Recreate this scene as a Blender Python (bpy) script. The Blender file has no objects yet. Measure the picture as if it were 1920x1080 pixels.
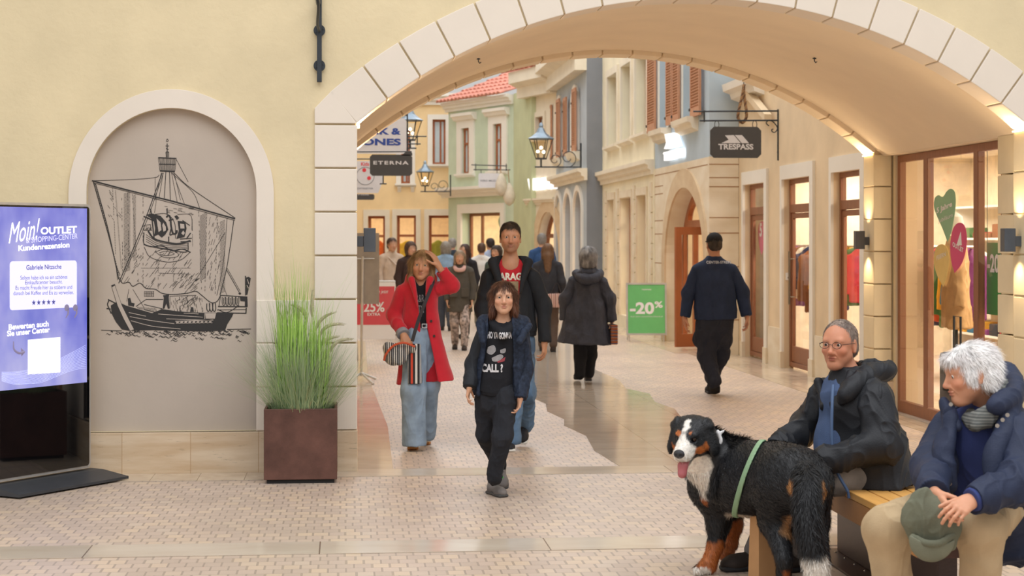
import bpy, bmesh, math, random
import numpy as np
from mathutils import Vector, Matrix
from mathutils.geometry import tessellate_polygon

# ---------------------------------------------------------------- camera
F = 3300.0; HY = 450.0; H = 1.7
TH = math.atan(310 / F); SN, CS = math.sin(TH), math.cos(TH)
scene = bpy.context.scene
cd = bpy.data.cameras.new('camera'); cam = bpy.data.objects.new('camera', cd)
scene.collection.objects.link(cam)
cam.location = (0, 0, H); cam.rotation_euler = (math.pi / 2, 0, -TH)
cd.sensor_width = 36; cd.lens = F / 1920 * 36
cd.shift_x = 0; cd.shift_y = -(540 - HY) / 1920
cd.clip_end = 400
cd.dof.use_dof = True; cd.dof.focus_distance = 11.0; cd.dof.aperture_fstop = 4.8
scene.camera = cam

# ---------------------------------------------------------------- light
vs = scene.view_settings
scene.display_settings.display_device = 'sRGB'
vs.view_transform = 'Standard'; vs.look = 'None'; vs.gamma = 1; vs.use_curve_mapping = False
vs.exposure = -0.13
w = bpy.data.worlds.new('world'); scene.world = w; w.use_nodes = True
nt = w.node_tree; nt.nodes.clear()
o_ = nt.nodes.new('ShaderNodeOutputWorld'); bg = nt.nodes.new('ShaderNodeBackground')
tc = nt.nodes.new('ShaderNodeTexCoord'); sx = nt.nodes.new('ShaderNodeSeparateXYZ')
rp = nt.nodes.new('ShaderNodeValToRGB')
rp.color_ramp.elements[0].position = 0.40; rp.color_ramp.elements[0].color = (0.62, 0.58, 0.54, 1)
rp.color_ramp.elements[1].position = 0.75; rp.color_ramp.elements[1].color = (0.95, 0.98, 1.0, 1)
mr = nt.nodes.new('ShaderNodeMapRange'); mr.inputs['From Min'].default_value = -1; mr.inputs['From Max'].default_value = 1
nt.links.new(tc.outputs['Generated'], sx.inputs[0]); nt.links.new(sx.outputs['Z'], mr.inputs['Value'])
nt.links.new(mr.outputs[0], rp.inputs[0]); nt.links.new(rp.outputs[0], bg.inputs[0])
bg.inputs[1].default_value = 0.86
nt.links.new(bg.outputs[0], o_.inputs[0])

def area_light(name, loc, sx_, sy_, power, col=(1, 1, 1), rot=(0, 0, 0), spread=math.pi):
    l = bpy.data.lights.new(name, 'AREA'); l.shape = 'RECTANGLE'; l.size = sx_; l.size_y = sy_
    l.energy = power; l.color = col; l.spread = spread
    o = bpy.data.objects.new(name, l); o.location = loc; o.rotation_euler = rot
    scene.collection.objects.link(o); return o
def point_light(name, loc, power, col=(1, 1, 1), r=0.05):
    l = bpy.data.lights.new(name, 'POINT'); l.energy = power; l.color = col; l.shadow_soft_size = r
    o = bpy.data.objects.new(name, l); o.location = loc; scene.collection.objects.link(o); return o
def spot_light(name, loc, rot, power, col, angle, blend=0.6, r=0.02):
    l = bpy.data.lights.new(name, 'SPOT'); l.energy = power; l.color = col; l.spot_size = angle
    l.spot_blend = blend; l.shadow_soft_size = r
    o = bpy.data.objects.new(name, l); o.location = loc; o.rotation_euler = rot
    scene.collection.objects.link(o); return o

WARM = (1.0, 0.72, 0.42)
area_light('plaza_skylight', (1.5, 5.0, 9.0), 12, 9, 980, (0.97, 0.98, 1.0), (0.25, 0, 0))
area_light('street_skylight', (3.2, 34, 10.5), 6, 32, 1600, (0.97, 0.98, 1.0))

# ---------------------------------------------------------------- picture -> place
def ray(x, y):
    a = (x - 960) / F
    return np.array([SN + a * CS, CS - a * SN, (HY - y) / F])
O0 = np.array([0, 0, H])
def P(x, y, d): return O0 + ray(x, y) * d
def G(x, y): return P(x, y, H * F / (y - HY))
def PY(x, y, Y): r = ray(x, y); return O0 + r * (Y / r[1])
def PX(x, y, X): r = ray(x, y); return O0 + r * (X / r[0])
RT = np.array([CS, -SN, 0.]); FW = np.array([SN, CS, 0.]); UP = np.array([0, 0, 1.])
def A(*v): return np.array(v, float)
def nrm(v): v = np.asarray(v, float); return v / np.linalg.norm(v)

COL = scene.collection
def link(o, parent=None):
    COL.objects.link(o)
    if parent is not None:
        o.parent = parent
        o.matrix_parent_inverse = Matrix.Translation(-Vector(parent.location))
    return o
def tag(o, label=None, cat=None, group=None, kind=None):
    if label: o['label'] = label
    if cat: o['category'] = cat
    if group: o['group'] = group
    if kind: o['kind'] = kind
    return o
def empty(name, loc, label=None, cat=None, group=None):
    o = bpy.data.objects.new(name, None); o.location = Vector(loc); o.empty_display_size = 0.1
    COL.objects.link(o); return tag(o, label, cat, group)

# ---------------------------------------------------------------- materials
MATS = {}
def srgb(c):
    if isinstance(c, str):
        c = c.lstrip('#'); c = [int(c[i:i + 2], 16) / 255 for i in (0, 2, 4)]
    return tuple((x / 12.92 if x <= 0.04045 else ((x + 0.055) / 1.055) ** 2.4) for x in c[:3])
def new_mat(name):
    m = bpy.data.materials.new(name); m.use_nodes = True
    nt = m.node_tree; b = nt.nodes['Principled BSDF']; return m, nt, b
def N(nt, t, **kw):
    n = nt.nodes.new(t)
    for k, v in kw.items(): setattr(n, k, v)
    return n
def mat(name, col, rough=0.6, metal=0.0, noise=0.06, nscale=8.0, bump=0.0, bscale=60.0, emit=0.0, spec=0.5, sheen=0.0, attr=False, coords='Object', aniso=None, coat=0.0):
    """plain surface with a little tonal variation and fine relief"""
    if name in MATS: return MATS[name]
    m, nt, b = new_mat(name); c = srgb(col) if not attr else (1, 1, 1)
    tc = N(nt, 'ShaderNodeTexCoord')
    src = tc.outputs[coords]
    if aniso:
        mp = N(nt, 'ShaderNodeMapping'); mp.inputs['Scale'].default_value = aniso
        nt.links.new(src, mp.inputs[0]); src = mp.outputs[0]
    nz = N(nt, 'ShaderNodeTexNoise'); nz.inputs['Scale'].default_value = nscale; nz.inputs['Detail'].default_value = 5
    nt.links.new(src, nz.inputs['Vector'])
    if attr:
        at = N(nt, 'ShaderNodeVertexColor'); at.layer_name = 'Col'; base = at.outputs[0]
    else:
        rgb = N(nt, 'ShaderNodeRGB'); rgb.outputs[0].default_value = (*c, 1); base = rgb.outputs[0]
    hsv = N(nt, 'ShaderNodeHueSaturation')
    mr = N(nt, 'ShaderNodeMapRange'); mr.inputs['From Min'].default_value = 0.25; mr.inputs['From Max'].default_value = 0.75
    mr.inputs['To Min'].default_value = 1 - noise * 2; mr.inputs['To Max'].default_value = 1 + noise * 2
    nt.links.new(nz.outputs['Fac'], mr.inputs['Value']); nt.links.new(mr.outputs[0], hsv.inputs['Value'])
    nt.links.new(base, hsv.inputs['Color']); nt.links.new(hsv.outputs[0], b.inputs['Base Color'])
    b.inputs['Roughness'].default_value = rough; b.inputs['Metallic'].default_value = metal
    b.inputs['Specular IOR Level'].default_value = spec
    if coat: b.inputs['Coat Weight'].default_value = coat
    if sheen: b.inputs['Sheen Weight'].default_value = sheen
    if emit:
        b.inputs['Emission Color'].default_value = (*c, 1); b.inputs['Emission Strength'].default_value = emit
    if bump:
        n2 = N(nt, 'ShaderNodeTexNoise'); n2.inputs['Scale'].default_value = bscale; n2.inputs['Detail'].default_value = 4
        nt.links.new(src, n2.inputs['Vector'])
        bp = N(nt, 'ShaderNodeBump'); bp.inputs['Strength'].default_value = bump; bp.inputs['Distance'].default_value = 0.01
        nt.links.new(n2.outputs['Fac'], bp.inputs['Height']); nt.links.new(bp.outputs[0], b.inputs['Normal'])
    MATS[name] = m; return m
def glow(name, col, s):
    if name in MATS: return MATS[name]
    m, nt, b = new_mat(name); c = srgb(col)
    b.inputs['Base Color'].default_value = (*c, 1)
    b.inputs['Emission Color'].default_value = (*c, 1); b.inputs['Emission Strength'].default_value = s
    MATS[name] = m; return m
def glass(name='pane_glass', tint='#ffffff', refl=0.45):
    if name in MATS: return MATS[name]
    m, nt, b = new_mat(name); nt.nodes.remove(b)
    tr = N(nt, 'ShaderNodeBsdfTransparent'); tr.inputs[0].default_value = (*srgb(tint), 1)
    gl = N(nt, 'ShaderNodeBsdfGlossy'); gl.inputs['Roughness'].default_value = 0.01
    fr = N(nt, 'ShaderNodeFresnel'); fr.inputs[0].default_value = 1.45
    mu = N(nt, 'ShaderNodeMath', operation='MULTIPLY'); mu.inputs[1].default_value = refl * 2
    mx = N(nt, 'ShaderNodeMixShader')
    ge = N(nt, 'ShaderNodeNewGeometry'); sb = N(nt, 'ShaderNodeMath', operation='SUBTRACT'); sb.inputs[0].default_value = 1
    m2 = N(nt, 'ShaderNodeMath', operation='MULTIPLY'); nt.links.new(ge.outputs['Backfacing'], sb.inputs[1])
    nt.links.new(fr.outputs[0], mu.inputs[0]); nt.links.new(mu.outputs[0], m2.inputs[0]); nt.links.new(sb.outputs[0], m2.inputs[1])
    nt.links.new(m2.outputs[0], mx.inputs[0])
    nt.links.new(tr.outputs[0], mx.inputs[1]); nt.links.new(gl.outputs[0], mx.inputs[2])
    nt.links.new(mx.outputs[0], nt.nodes['Material Output'].inputs[0])
    MATS[name] = m; return m

# ---------------------------------------------------------------- meshes
def mesh_obj(name, V, Fs, mats, parent=None, smooth=False, mi=None, cols=None):
    me = bpy.data.meshes.new(name)
    V = np.asarray(V, float)
    if isinstance(Fs, np.ndarray):
        n = Fs.shape[1]
        me.vertices.add(len(V)); me.vertices.foreach_set('co', V.astype(np.float32).ravel())
        me.loops.add(Fs.size); me.loops.foreach_set('vertex_index', Fs.astype(np.int32).ravel())
        me.polygons.add(len(Fs)); me.polygons.foreach_set('loop_start', np.arange(0, Fs.size, n, dtype=np.int32))
        me.update(calc_edges=True)
    else:
        me.from_pydata([tuple(v) for v in V], [], Fs)
    if not isinstance(mats, (list, tuple)): mats = [mats]
    for m in mats: me.materials.append(m)
    if mi is not None: me.polygons.foreach_set('material_index', np.asarray(mi, dtype=np.int32))
    if smooth: me.polygons.foreach_set('use_smooth', np.ones(len(me.polygons), bool))
    if cols is not None:
        ca = me.color_attributes.new('Col', 'FLOAT_COLOR', 'POINT')
        c4 = np.ones((len(V), 4), np.float32); c4[:, :3] = cols
        ca.data.foreach_set('color', c4.ravel())
    me.validate(); me.update()
    return link(bpy.data.objects.new(name, me), parent)

class MB:
    """collects shapes into one mesh"""
    def __init__(s): s.V = []; s.F = []; s.M = []; s.m = 0
    def add(s, V, Fs):
        n = len(s.V); s.V += [tuple(map(float, v)) for v in V]
        for f in Fs: s.F.append(tuple(i + n for i in f)); s.M.append(s.m)
        return s
    def box(s, lo, hi, M=None):
        x0, y0, z0 = lo; x1, y1, z1 = hi
        V = [A(x, y, z) for z in (z0, z1) for y in (y0, y1) for x in (x0, x1)]
        if M is not None: V = [M(v) for v in V]
        return s.add(V, [(0, 2, 3, 1), (4, 5, 7, 6), (0, 1, 5, 4), (2, 6, 7, 3), (0, 4, 6, 2), (1, 3, 7, 5)])
    def bbox(s, lo, hi, b=0.01, M=None):
        """box with chamfered edges"""
        lo = np.asarray(lo, float); hi = np.asarray(hi, float); b = min(b, *(0.45 * (hi - lo)))
        bm = bmesh.new(); bmesh.ops.create_cube(bm, size=1)
        for v in bm.verts: v.co = Vector((lo + hi) / 2 + np.array(v.co) * (hi - lo))
        bmesh.ops.bevel(bm, geom=list(bm.edges), offset=b, segments=2, affect='EDGES', profile=0.6)
        V = [np.array(v.co) for v in bm.verts]; Fs = [tuple(v.index for v in f.verts) for f in bm.faces]
        bm.free()
        if M is not None: V = [M(v) for v in V]
        return s.add(V, Fs)
    def tube(s, pts, r, n=8, cap=True):
        pts = [np.asarray(p, float) for p in pts]; k = len(pts)
        rs = r if hasattr(r, '__len__') else [r] * k
        V = []; prev = None
        for i, p in enumerate(pts):
            t = nrm(pts[min(i + 1, k - 1)] - pts[max(i - 1, 0)])
            if prev is None: u = nrm(np.cross(t, A(0, 0, 1) if abs(t[2]) < .9 else A(1, 0, 0)))
            else: u = nrm(prev - t * prev.dot(t))
            prev = u; v = np.cross(t, u)
            for j in range(n):
                a = 2 * math.pi * j / n; V.append(p + rs[i] * (math.cos(a) * u + math.sin(a) * v))
        Fs = [(i * n + j, i * n + (j + 1) % n, (i + 1) * n + (j + 1) % n, (i + 1) * n + j) for i in range(k - 1) for j in range(n)]
        if cap: Fs += [tuple(range(n - 1, -1, -1)), tuple((k - 1) * n + j for j in range(n))]
        return s.add(V, Fs)
    def lathe(s, c, prof, n=20, M=None):
        V = []
        for (r, z) in prof:
            for j in range(n):
                a = 2 * math.pi * j / n; v = A(r * math.cos(a), r * math.sin(a), z)
                V.append((M(v) if M else v) + np.asarray(c))
        k = len(prof)
        Fs = [(i * n + j, i * n + (j + 1) % n, (i + 1) * n + (j + 1) % n, (i + 1) * n + j) for i in range(k - 1) for j in range(n)]
        Fs += [tuple(range(n - 1, -1, -1)), tuple((k - 1) * n + j for j in range(n))]
        return s.add(V, Fs)
    def plate(s, fr, outer, holes=(), t=0.02, z0=0.0):
        """flat sheet with holes; fr = (origin, u, v, n); from z0 to z0+t along n"""
        o, u, v, n = [np.asarray(q, float) for q in fr]
        loops = [list(outer)] + [list(h) for h in holes]
        vl = [[Vector((a, b, 0)) for a, b in L] for L in loops]
        flat = [p for L in loops for p in L]; k = len(flat)
        tri = tessellate_polygon(vl)
        def w3(p, z): return o + u * p[0] + v * p[1] + n * z
        V = [w3(p, z0 + t) for p in flat] + [w3(p, z0) for p in flat]
        Fs = []
        for a, b, c in tri:
            pa, pb, pc = flat[a], flat[b], flat[c]
            ar = (pb[0] - pa[0]) * (pc[1] - pa[1]) - (pb[1] - pa[1]) * (pc[0] - pa[0])
            if abs(ar) < 1e-12: continue
            if ar < 0: b, c = c, b
            Fs.append((a, b, c)); Fs.append((k + a, k + c, k + b))
        i0 = 0
        for L in loops:
            m = len(L)
            for i in range(m):
                a, b = i0 + i, i0 + (i + 1) % m; Fs.append((a, k + a, k + b, b))
            i0 += m
        s.add(V, Fs)
        return s
    def extr(s, prof, a, b, u, v):
        """profile (list of 2-D points along u, v) swept from a to b"""
        a, b, u, v = [np.asarray(q, float) for q in (a, b, u, v)]
        n = len(prof)
        V = [a + u * p[0] + v * p[1] for p in prof] + [b + u * p[0] + v * p[1] for p in prof]
        return s.add(V, [(i, (i + 1) % n, n + (i + 1) % n, n + i) for i in range(n)] + [tuple(range(n - 1, -1, -1)), tuple(range(n, 2 * n))])
    def build(s, name, mats, parent=None, smooth=False):
        o = mesh_obj(name, s.V, s.F, mats, parent, smooth, s.M)
        if smooth:
            bm = bmesh.new(); bm.from_mesh(o.data)
            for e in bm.edges:
                if len(e.link_faces) == 2 and e.calc_face_angle(0) > 0.7: e.smooth = False
            bmesh.ops.recalc_face_normals(bm, faces=bm.faces)
            bm.to_mesh(o.data); bm.free()
        else:
            bm = bmesh.new(); bm.from_mesh(o.data); bmesh.ops.recalc_face_normals(bm, faces=bm.faces); bm.to_mesh(o.data); bm.free()
        return o

def rect(x0, y0, x1, y1): return [(x0, y0), (x1, y0), (x1, y1), (x0, y1)]
def archloop(x0, y0, x1, ys, rise=None, n=20):
    """door-like outline: straight up to ys, then a (flattened) arc"""
    c = (x0 + x1) / 2; r = (x1 - x0) / 2; rise = r if rise is None else rise
    return [(x0, y0), (x1, y0)] + [(c + r * math.cos(math.pi * i / n), ys + rise * math.sin(math.pi * i / n)) for i in range(n + 1)]

def text(body, o, u, v, width, height, m, parent=None, name='lettering', bold=0.0, shear=0.0, spacing=1.0, depth=0.0, lift=0.002, align='L', line=1.0):
    """lettering fitted to width x height on the plane at o spanned by u, v"""
    cu = bpy.data.curves.new('t', 'FONT'); cu.body = body; cu.size = 1; cu.offset = bold; cu.shear = shear
    cu.space_character = spacing; cu.space_line = line; cu.resolution_u = 4
    if align == 'C': cu.align_x = 'CENTER'
    to = bpy.data.objects.new('t', cu); COL.objects.link(to)
    dg = bpy.context.evaluated_depsgraph_get()
    me = bpy.data.meshes.new_from_object(to.evaluated_get(dg))
    V = np.zeros(len(me.vertices) * 3); me.vertices.foreach_get('co', V); V = V.reshape(-1, 3)
    Fs = [tuple(p.vertices) for p in me.polygons]
    bpy.data.objects.remove(to); bpy.data.curves.remove(cu); bpy.data.meshes.remove(me)
    lo, hi = V.min(0), V.max(0)
    u = np.asarray(u, float); v = np.asarray(v, float); n = nrm(np.cross(u, v))
    sx = width / (hi[0] - lo[0]); sy = height / (hi[1] - lo[1]) if height else sx
    W = np.asarray(o)[None] + np.outer((V[:, 0] - lo[0]) * sx, u) + np.outer((V[:, 1] - lo[1]) * sy, v) + n * lift
    if depth:
        k = len(W); W = np.vstack([W + n * depth, W]); F2 = list(Fs)
        from collections import Counter
        ec = Counter(); 
        for f in Fs:
            for i in range(len(f)): ec[(f[i], f[(i + 1) % len(f)])] += 1
        for (a, b) in ec:
            if (b, a) not in ec: F2.append((a, a + k, b + k, b))
        Fs = F2
    return mesh_obj(name, W, Fs, m, parent)
def bez(p, n=12):
    """smooth curve through points (Catmull-Rom)"""
    p = [np.asarray(q, float) for q in p]; out = []
    q = [2 * p[0] - p[1]] + p + [2 * p[-1] - p[-2]]
    for i in range(1, len(q) - 2):
        for t in np.linspace(0, 1, n, endpoint=False):
            a, b, c, d = q[i - 1], q[i], q[i + 1], q[i + 2]
            out.append(0.5 * (2 * b + (c - a) * t + (2 * a - 5 * b + 4 * c - d) * t * t + (3 * b - a - 3 * c + d) * t ** 3))
    return out + [p[-1]]

# ================================================================ setting: floor, arch wall, passage
def st(o, name=None): o['kind'] = 'structure'; return o
YW = 13.0; CX, CZ, R = 2.627, -0.397, 3.905
X0, X1, ZS = 0.0766, 5.178, 2.55
YB = 17.3; XW = 5.374; XF = 5.774; XBK = 5.33

def stucco(name, col, rough=0.85, bump=0.25, v=0.04):
    return mat(name, col, rough, noise=v, nscale=2.2, bump=bump, bscale=22, spec=0.25)
M_YEL = stucco('yellow_plaster', '#DFCEA9', bump=0.35)
M_CREAM = stucco('cream_stone', '#E6DACB', bump=0.08, v=0.02)
M_GROOVE = stucco('groove_mortar', '#A98463', bump=0.1)
M_SOFF = stucco('soffit_plaster', '#EAD9C0', bump=0.12, v=0.02)
M_GREY = stucco('niche_grey', '#BDAFA1', bump=0.1, v=0.025)
M_JAMB = stucco('jamb_yellow', '#E6D7B6', bump=0.12)
M_BEIGE = stucco('beige_facade', '#E3CDAC', bump=0.15)
M_WHITE = stucco('white_trim', '#EDE7DC', bump=0.05, v=0.015)
M_BRN = mat('brown_frame', '#8F5C40', 0.45, noise=0.08, nscale=3, aniso=(12, 12, 1))
M_BRNO = mat('orange_brown_frame', '#A8623A', 0.45, noise=0.08, nscale=3)
M_IRON = mat('dark_iron', '#3A3E43', 0.45, metal=0.4, noise=0.1)
M_DGREY = mat('sconce_grey', '#54585E', 0.4, metal=0.3)

# ---- travertine and polished stone
def stone_mat(name, c1, c2, rough, tile=None, grout='#9a8a78', offset=(0, 0), stretch=(1.2, 1.2, 6), coat=0.0, holes=False, tw=0.006):
    m, nt, b = new_mat(name); tc = N(nt, 'ShaderNodeTexCoord'); mp = N(nt, 'ShaderNodeMapping'); mp.inputs['Scale'].default_value = stretch
    nt.links.new(tc.outputs['Object'], mp.inputs[0])
    nz = N(nt, 'ShaderNodeTexNoise'); nz.inputs['Scale'].default_value = 2.2; nz.inputs['Detail'].default_value = 8; nz.inputs['Distortion'].default_value = 0.2
    nt.links.new(mp.outputs[0], nz.inputs['Vector'])
    cr = N(nt, 'ShaderNodeValToRGB'); cr.color_ramp.elements[0].position = 0.3; cr.color_ramp.elements[1].position = 0.7
    cr.color_ramp.elements[0].color = (*srgb(c1), 1); cr.color_ramp.elements[1].color = (*srgb(c2), 1)
    nt.links.new(nz.outputs['Fac'], cr.inputs[0]); out = cr.outputs[0]
    if holes:
        n2 = N(nt, 'ShaderNodeTexNoise'); n2.inputs['Scale'].default_value = 9; n2.inputs['Detail'].default_value = 10; n2.inputs['Roughness'].default_value = 0.75
        nt.links.new(mp.outputs[0], n2.inputs['Vector'])
        c2_ = N(nt, 'ShaderNodeValToRGB'); c2_.color_ramp.elements[0].position = 0.34; c2_.color_ramp.elements[1].position = 0.40
        c2_.color_ramp.elements[0].color = (.55, .55, .55, 1)
        nt.links.new(n2.outputs['Fac'], c2_.inputs[0])
        mu = N(nt, 'ShaderNodeMix', data_type='RGBA', blend_type='MULTIPLY'); mu.inputs[0].default_value = 0.8
        nt.links.new(out, mu.inputs[6]); nt.links.new(c2_.outputs[0], mu.inputs[7]); out = mu.outputs[2]
    if tile:
        sp = N(nt, 'ShaderNodeSeparateXYZ'); nt.links.new(tc.outputs['Object'], sp.inputs[0])
        masks = []; cells = []
        for ax, (sz, off) in enumerate(zip(tile, offset)):
            if not sz: continue
            a = N(nt, 'ShaderNodeMath', operation='MULTIPLY_ADD'); a.inputs[1].default_value = 1 / sz; a.inputs[2].default_value = off
            nt.links.new(sp.outputs[ax], a.inputs[0])
            f = N(nt, 'ShaderNodeMath', operation='FRACT'); nt.links.new(a.outputs[0], f.inputs[0])
            fl = N(nt, 'ShaderNodeMath', operation='FLOOR'); nt.links.new(a.outputs[0], fl.inputs[0]); cells.append(fl.outputs[0])
            l = N(nt, 'ShaderNodeMath', operation='LESS_THAN'); l.inputs[1].default_value = tw / sz; nt.links.new(f.outputs[0], l.inputs[0]); masks.append(l.outputs[0])
        mk = masks[0]
        for k in masks[1:]:
            mm = N(nt, 'ShaderNodeMath', operation='MAXIMUM'); nt.links.new(mk, mm.inputs[0]); nt.links.new(k, mm.inputs[1]); mk = mm.outputs[0]
        cv = N(nt, 'ShaderNodeCombineXYZ')
        for i, c in enumerate(cells): nt.links.new(c, cv.inputs[i])
        wn = N(nt, 'ShaderNodeTexWhiteNoise'); nt.links.new(cv.outputs[0], wn.inputs['Vector'])
        mr = N(nt, 'ShaderNodeMapRange'); mr.inputs['To Min'].default_value = 0.93; mr.inputs['To Max'].default_value = 1.05
        nt.links.new(wn.outputs['Value'], mr.inputs['Value'])
        hs = N(nt, 'ShaderNodeHueSaturation'); nt.links.new(out, hs.inputs['Color']); nt.links.new(mr.outputs[0], hs.inputs['Value']); out = hs.outputs[0]
        mx = N(nt, 'ShaderNodeMix', data_type='RGBA'); nt.links.new(mk, mx.inputs[0]); nt.links.new(out, mx.inputs[6]); mx.inputs[7].default_value = (*srgb(grout), 1); out = mx.outputs[2]
    nt.links.new(out, b.inputs['Base Color']); b.inputs['Roughness'].default_value = rough
    if coat: b.inputs['Coat Weight'].default_value = coat; b.inputs['Coat Roughness'].default_value = 0.05
    MATS[name] = m; return m
M_TRAV = stone_mat('travertine', '#C8AC8A', '#DFCBB0', 0.5, tile=(0.49, 0, 0), offset=(0.31, 0, 0), stretch=(1.0, 1.0, 7), holes=True, grout='#B08C66', tw=0.004)
M_POL = stone_mat('polished_stone', '#BFAE9C', '#CFC0AE', 0.12, tile=(0.66, 0.62), offset=(0.2, 0.1), stretch=(1.2, 2, 1), grout='#97836F')
M_BAND = stone_mat('polished_band', '#CDBCA8', '#D8C9B6', 0.14, tile=(1.26, 0), offset=(0.12, 0), stretch=(1.0, 2.2, 1), grout='#8B796A', tw=0.008)
M_SIDE = stone_mat('pavement_stone', '#C0AD96', '#D9C8B0', 0.16, tile=(0.33, 0.66), offset=(0.2, 0.3), stretch=(3, 2, 1), grout='#A08D78')

def paver_mat():
    m, nt, b = new_mat('pavers'); tc = N(nt, 'ShaderNodeTexCoord'); sp = N(nt, 'ShaderNodeSeparateXYZ'); nt.links.new(tc.outputs['Object'], sp.inputs[0])
    # slightly uneven rows
    nz0 = N(nt, 'ShaderNodeTexNoise'); nz0.inputs['Scale'].default_value = 3.0; nt.links.new(tc.outputs['Object'], nz0.inputs['Vector'])
    def math_(op, a, bb=None, c=None):
        n = N(nt, 'ShaderNodeMath', operation=op)
        for i, q in enumerate((a, bb, c)):
            if q is None: continue
            if isinstance(q, (int, float)): n.inputs[i].default_value = q
            else: nt.links.new(q, n.inputs[i])
        return n.outputs[0]
    wob = math_('MULTIPLY_ADD', nz0.outputs['Fac'], 0.02, -0.01)
    yy = math_('ADD', sp.outputs['Y'], wob); yr = math_('MULTIPLY', yy, 1 / 0.113); row = math_('FLOOR', yr); fy = math_('FRACT', yr)
    xs = math_('MULTIPLY_ADD', sp.outputs['X'], 1 / 0.0925, math_('MULTIPLY', row, 0.5)); 
    wn0 = N(nt, 'ShaderNodeTexWhiteNoise', noise_dimensions='1D'); nt.links.new(row, wn0.inputs['W'])
    xs = math_('MULTIPLY_ADD', wn0.outputs['Value'], 0.22, xs); colm = math_('FLOOR', xs); fx = math_('FRACT', xs)
    cv = N(nt, 'ShaderNodeCombineXYZ'); nt.links.new(row, cv.inputs[0]); nt.links.new(colm, cv.inputs[1])
    wn = N(nt, 'ShaderNodeTexWhiteNoise'); nt.links.new(cv.outputs[0], wn.inputs['Vector'])
    # thick end joints, hairline bed joints
    jx = math_('LESS_THAN', fx, math_('MULTIPLY_ADD', wn.outputs['Value'], 0.05, 0.10)); jy = math_('LESS_THAN', fy, 0.07)
    cr = N(nt, 'ShaderNodeValToRGB'); cr.color_ramp.elements[0].color = (*srgb('#C0AC9B'), 1); cr.color_ramp.elements[1].color = (*srgb('#CBB8A6'), 1)
    e = cr.color_ramp.elements.new(0.5); e.color = (*srgb('#C8B3A2'), 1)
    e = cr.color_ramp.elements.new(0.93); e.color = (*srgb('#D2BBA2'), 1)
    nt.links.new(wn.outputs['Value'], cr.inputs[0])
    nz = N(nt, 'ShaderNodeTexNoise'); nz.inputs['Scale'].default_value = 1.1; nz.inputs['Detail'].default_value = 6; nt.links.new(tc.outputs['Object'], nz.inputs['Vector'])
    mr = N(nt, 'ShaderNodeMapRange'); mr.inputs['From Min'].default_value = 0.3; mr.inputs['From Max'].default_value = 0.7; mr.inputs['To Min'].default_value = 0.88; mr.inputs['To Max'].default_value = 1.05
    nt.links.new(nz.outputs['Fac'], mr.inputs['Value'])
    hs = N(nt, 'ShaderNodeHueSaturation'); nt.links.new(cr.outputs[0], hs.inputs['Color']); nt.links.new(mr.outputs[0], hs.inputs['Value'])
    m1 = N(nt, 'ShaderNodeMix', data_type='RGBA'); nt.links.new(math_('MULTIPLY', jy, 0.7), m1.inputs[0]); nt.links.new(hs.outputs[0], m1.inputs[6]); m1.inputs[7].default_value = (*srgb('#A39080'), 1)
    m2 = N(nt, 'ShaderNodeMix', data_type='RGBA'); nt.links.new(math_('MULTIPLY', jx, 0.62), m2.inputs[0]); nt.links.new(m1.outputs[2], m2.inputs[6]); m2.inputs[7].default_value = (*srgb('#8E7F72'), 1)
    nt.links.new(m2.outputs[2], b.inputs['Base Color']); b.inputs['Roughness'].default_value = 0.42
    bp = N(nt, 'ShaderNodeBump'); bp.inputs['Strength'].default_value = 0.25; bp.inputs['Distance'].default_value = 0.004; bp.invert = True
    nt.links.new(math_('MAXIMUM', jx, jy), bp.inputs['Height']); nt.links.new(bp.outputs[0], b.inputs['Normal'])
    MATS['pavers'] = m; return m
M_PAV = paver_mat()
def sheet(name, pts, z, m):
    b = MB(); b.plate(((0, 0, 0), (1, 0, 0), (0, 1, 0), (0, 0, 1)), [(p[0], p[1]) for p in pts], t=0.003, z0=z - 0.003)
    return st(b.build(name, m))
b = MB(); b.box((-14, -6, -0.2), (14, 62, 0.0)); st(b.build('floor', M_PAV))
g = lambda x, y: tuple(G(x, y)[:2])
yb1a, yb1b = G(700, 893.5)[1], G(700, 880.5)[1]
sheet('floor', [(-0.25, yb1a), (6, yb1a), (6, yb1b), (-0.25, yb1b)], 0.004, M_BAND)
yb2a, yb2b = G(860, 1035)[1], G(860, 1012.5)[1]
sheet('floor', [(-6, yb2a), (7, yb2a), (7, yb2b), (-6, yb2b)], 0.004, M_BAND)
sheet('floor', [(-7, YW - 0.42), (-0.25, YW - 0.42), (-0.25, YW + .2), (-7, YW + .2)], 0.004, M_SIDE)
sheet('floor', [(-0.25, yb1b), g(737, 880), g(727, 800), g(712, 762), g(690, 705), g(685, 640), (-0.1, 30), (-0.1, yb1b)], 0.0035, M_POL)
poly = [(998, 746), (1023, 757), (1026, 771.5), (1057.6, 786), (1057.6, 798), (1098.5, 817), (1114, 845), (1161, 874), (1175, 881),
        (1420, 881), (1350, 830), (1312, 790), (1278, 784), (1265, 767), (1227.5, 754), (1218, 738.5), (1174, 729), (1161, 713), (1117, 694), (1100, 670), (1090, 640), (1062, 610), (1010, 600), (985, 625), (975, 670), (968, 700), (985, 720)]
sheet('floor', [g(*p) for p in poly], 0.0035, M_POL)
sheet('floor', [(5.08, 13.6), (6.5, 13.6), (6.5, 48), (4.9, 48), (4.9, 26), (5.08, 26)], 0.0035, M_SIDE)

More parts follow.
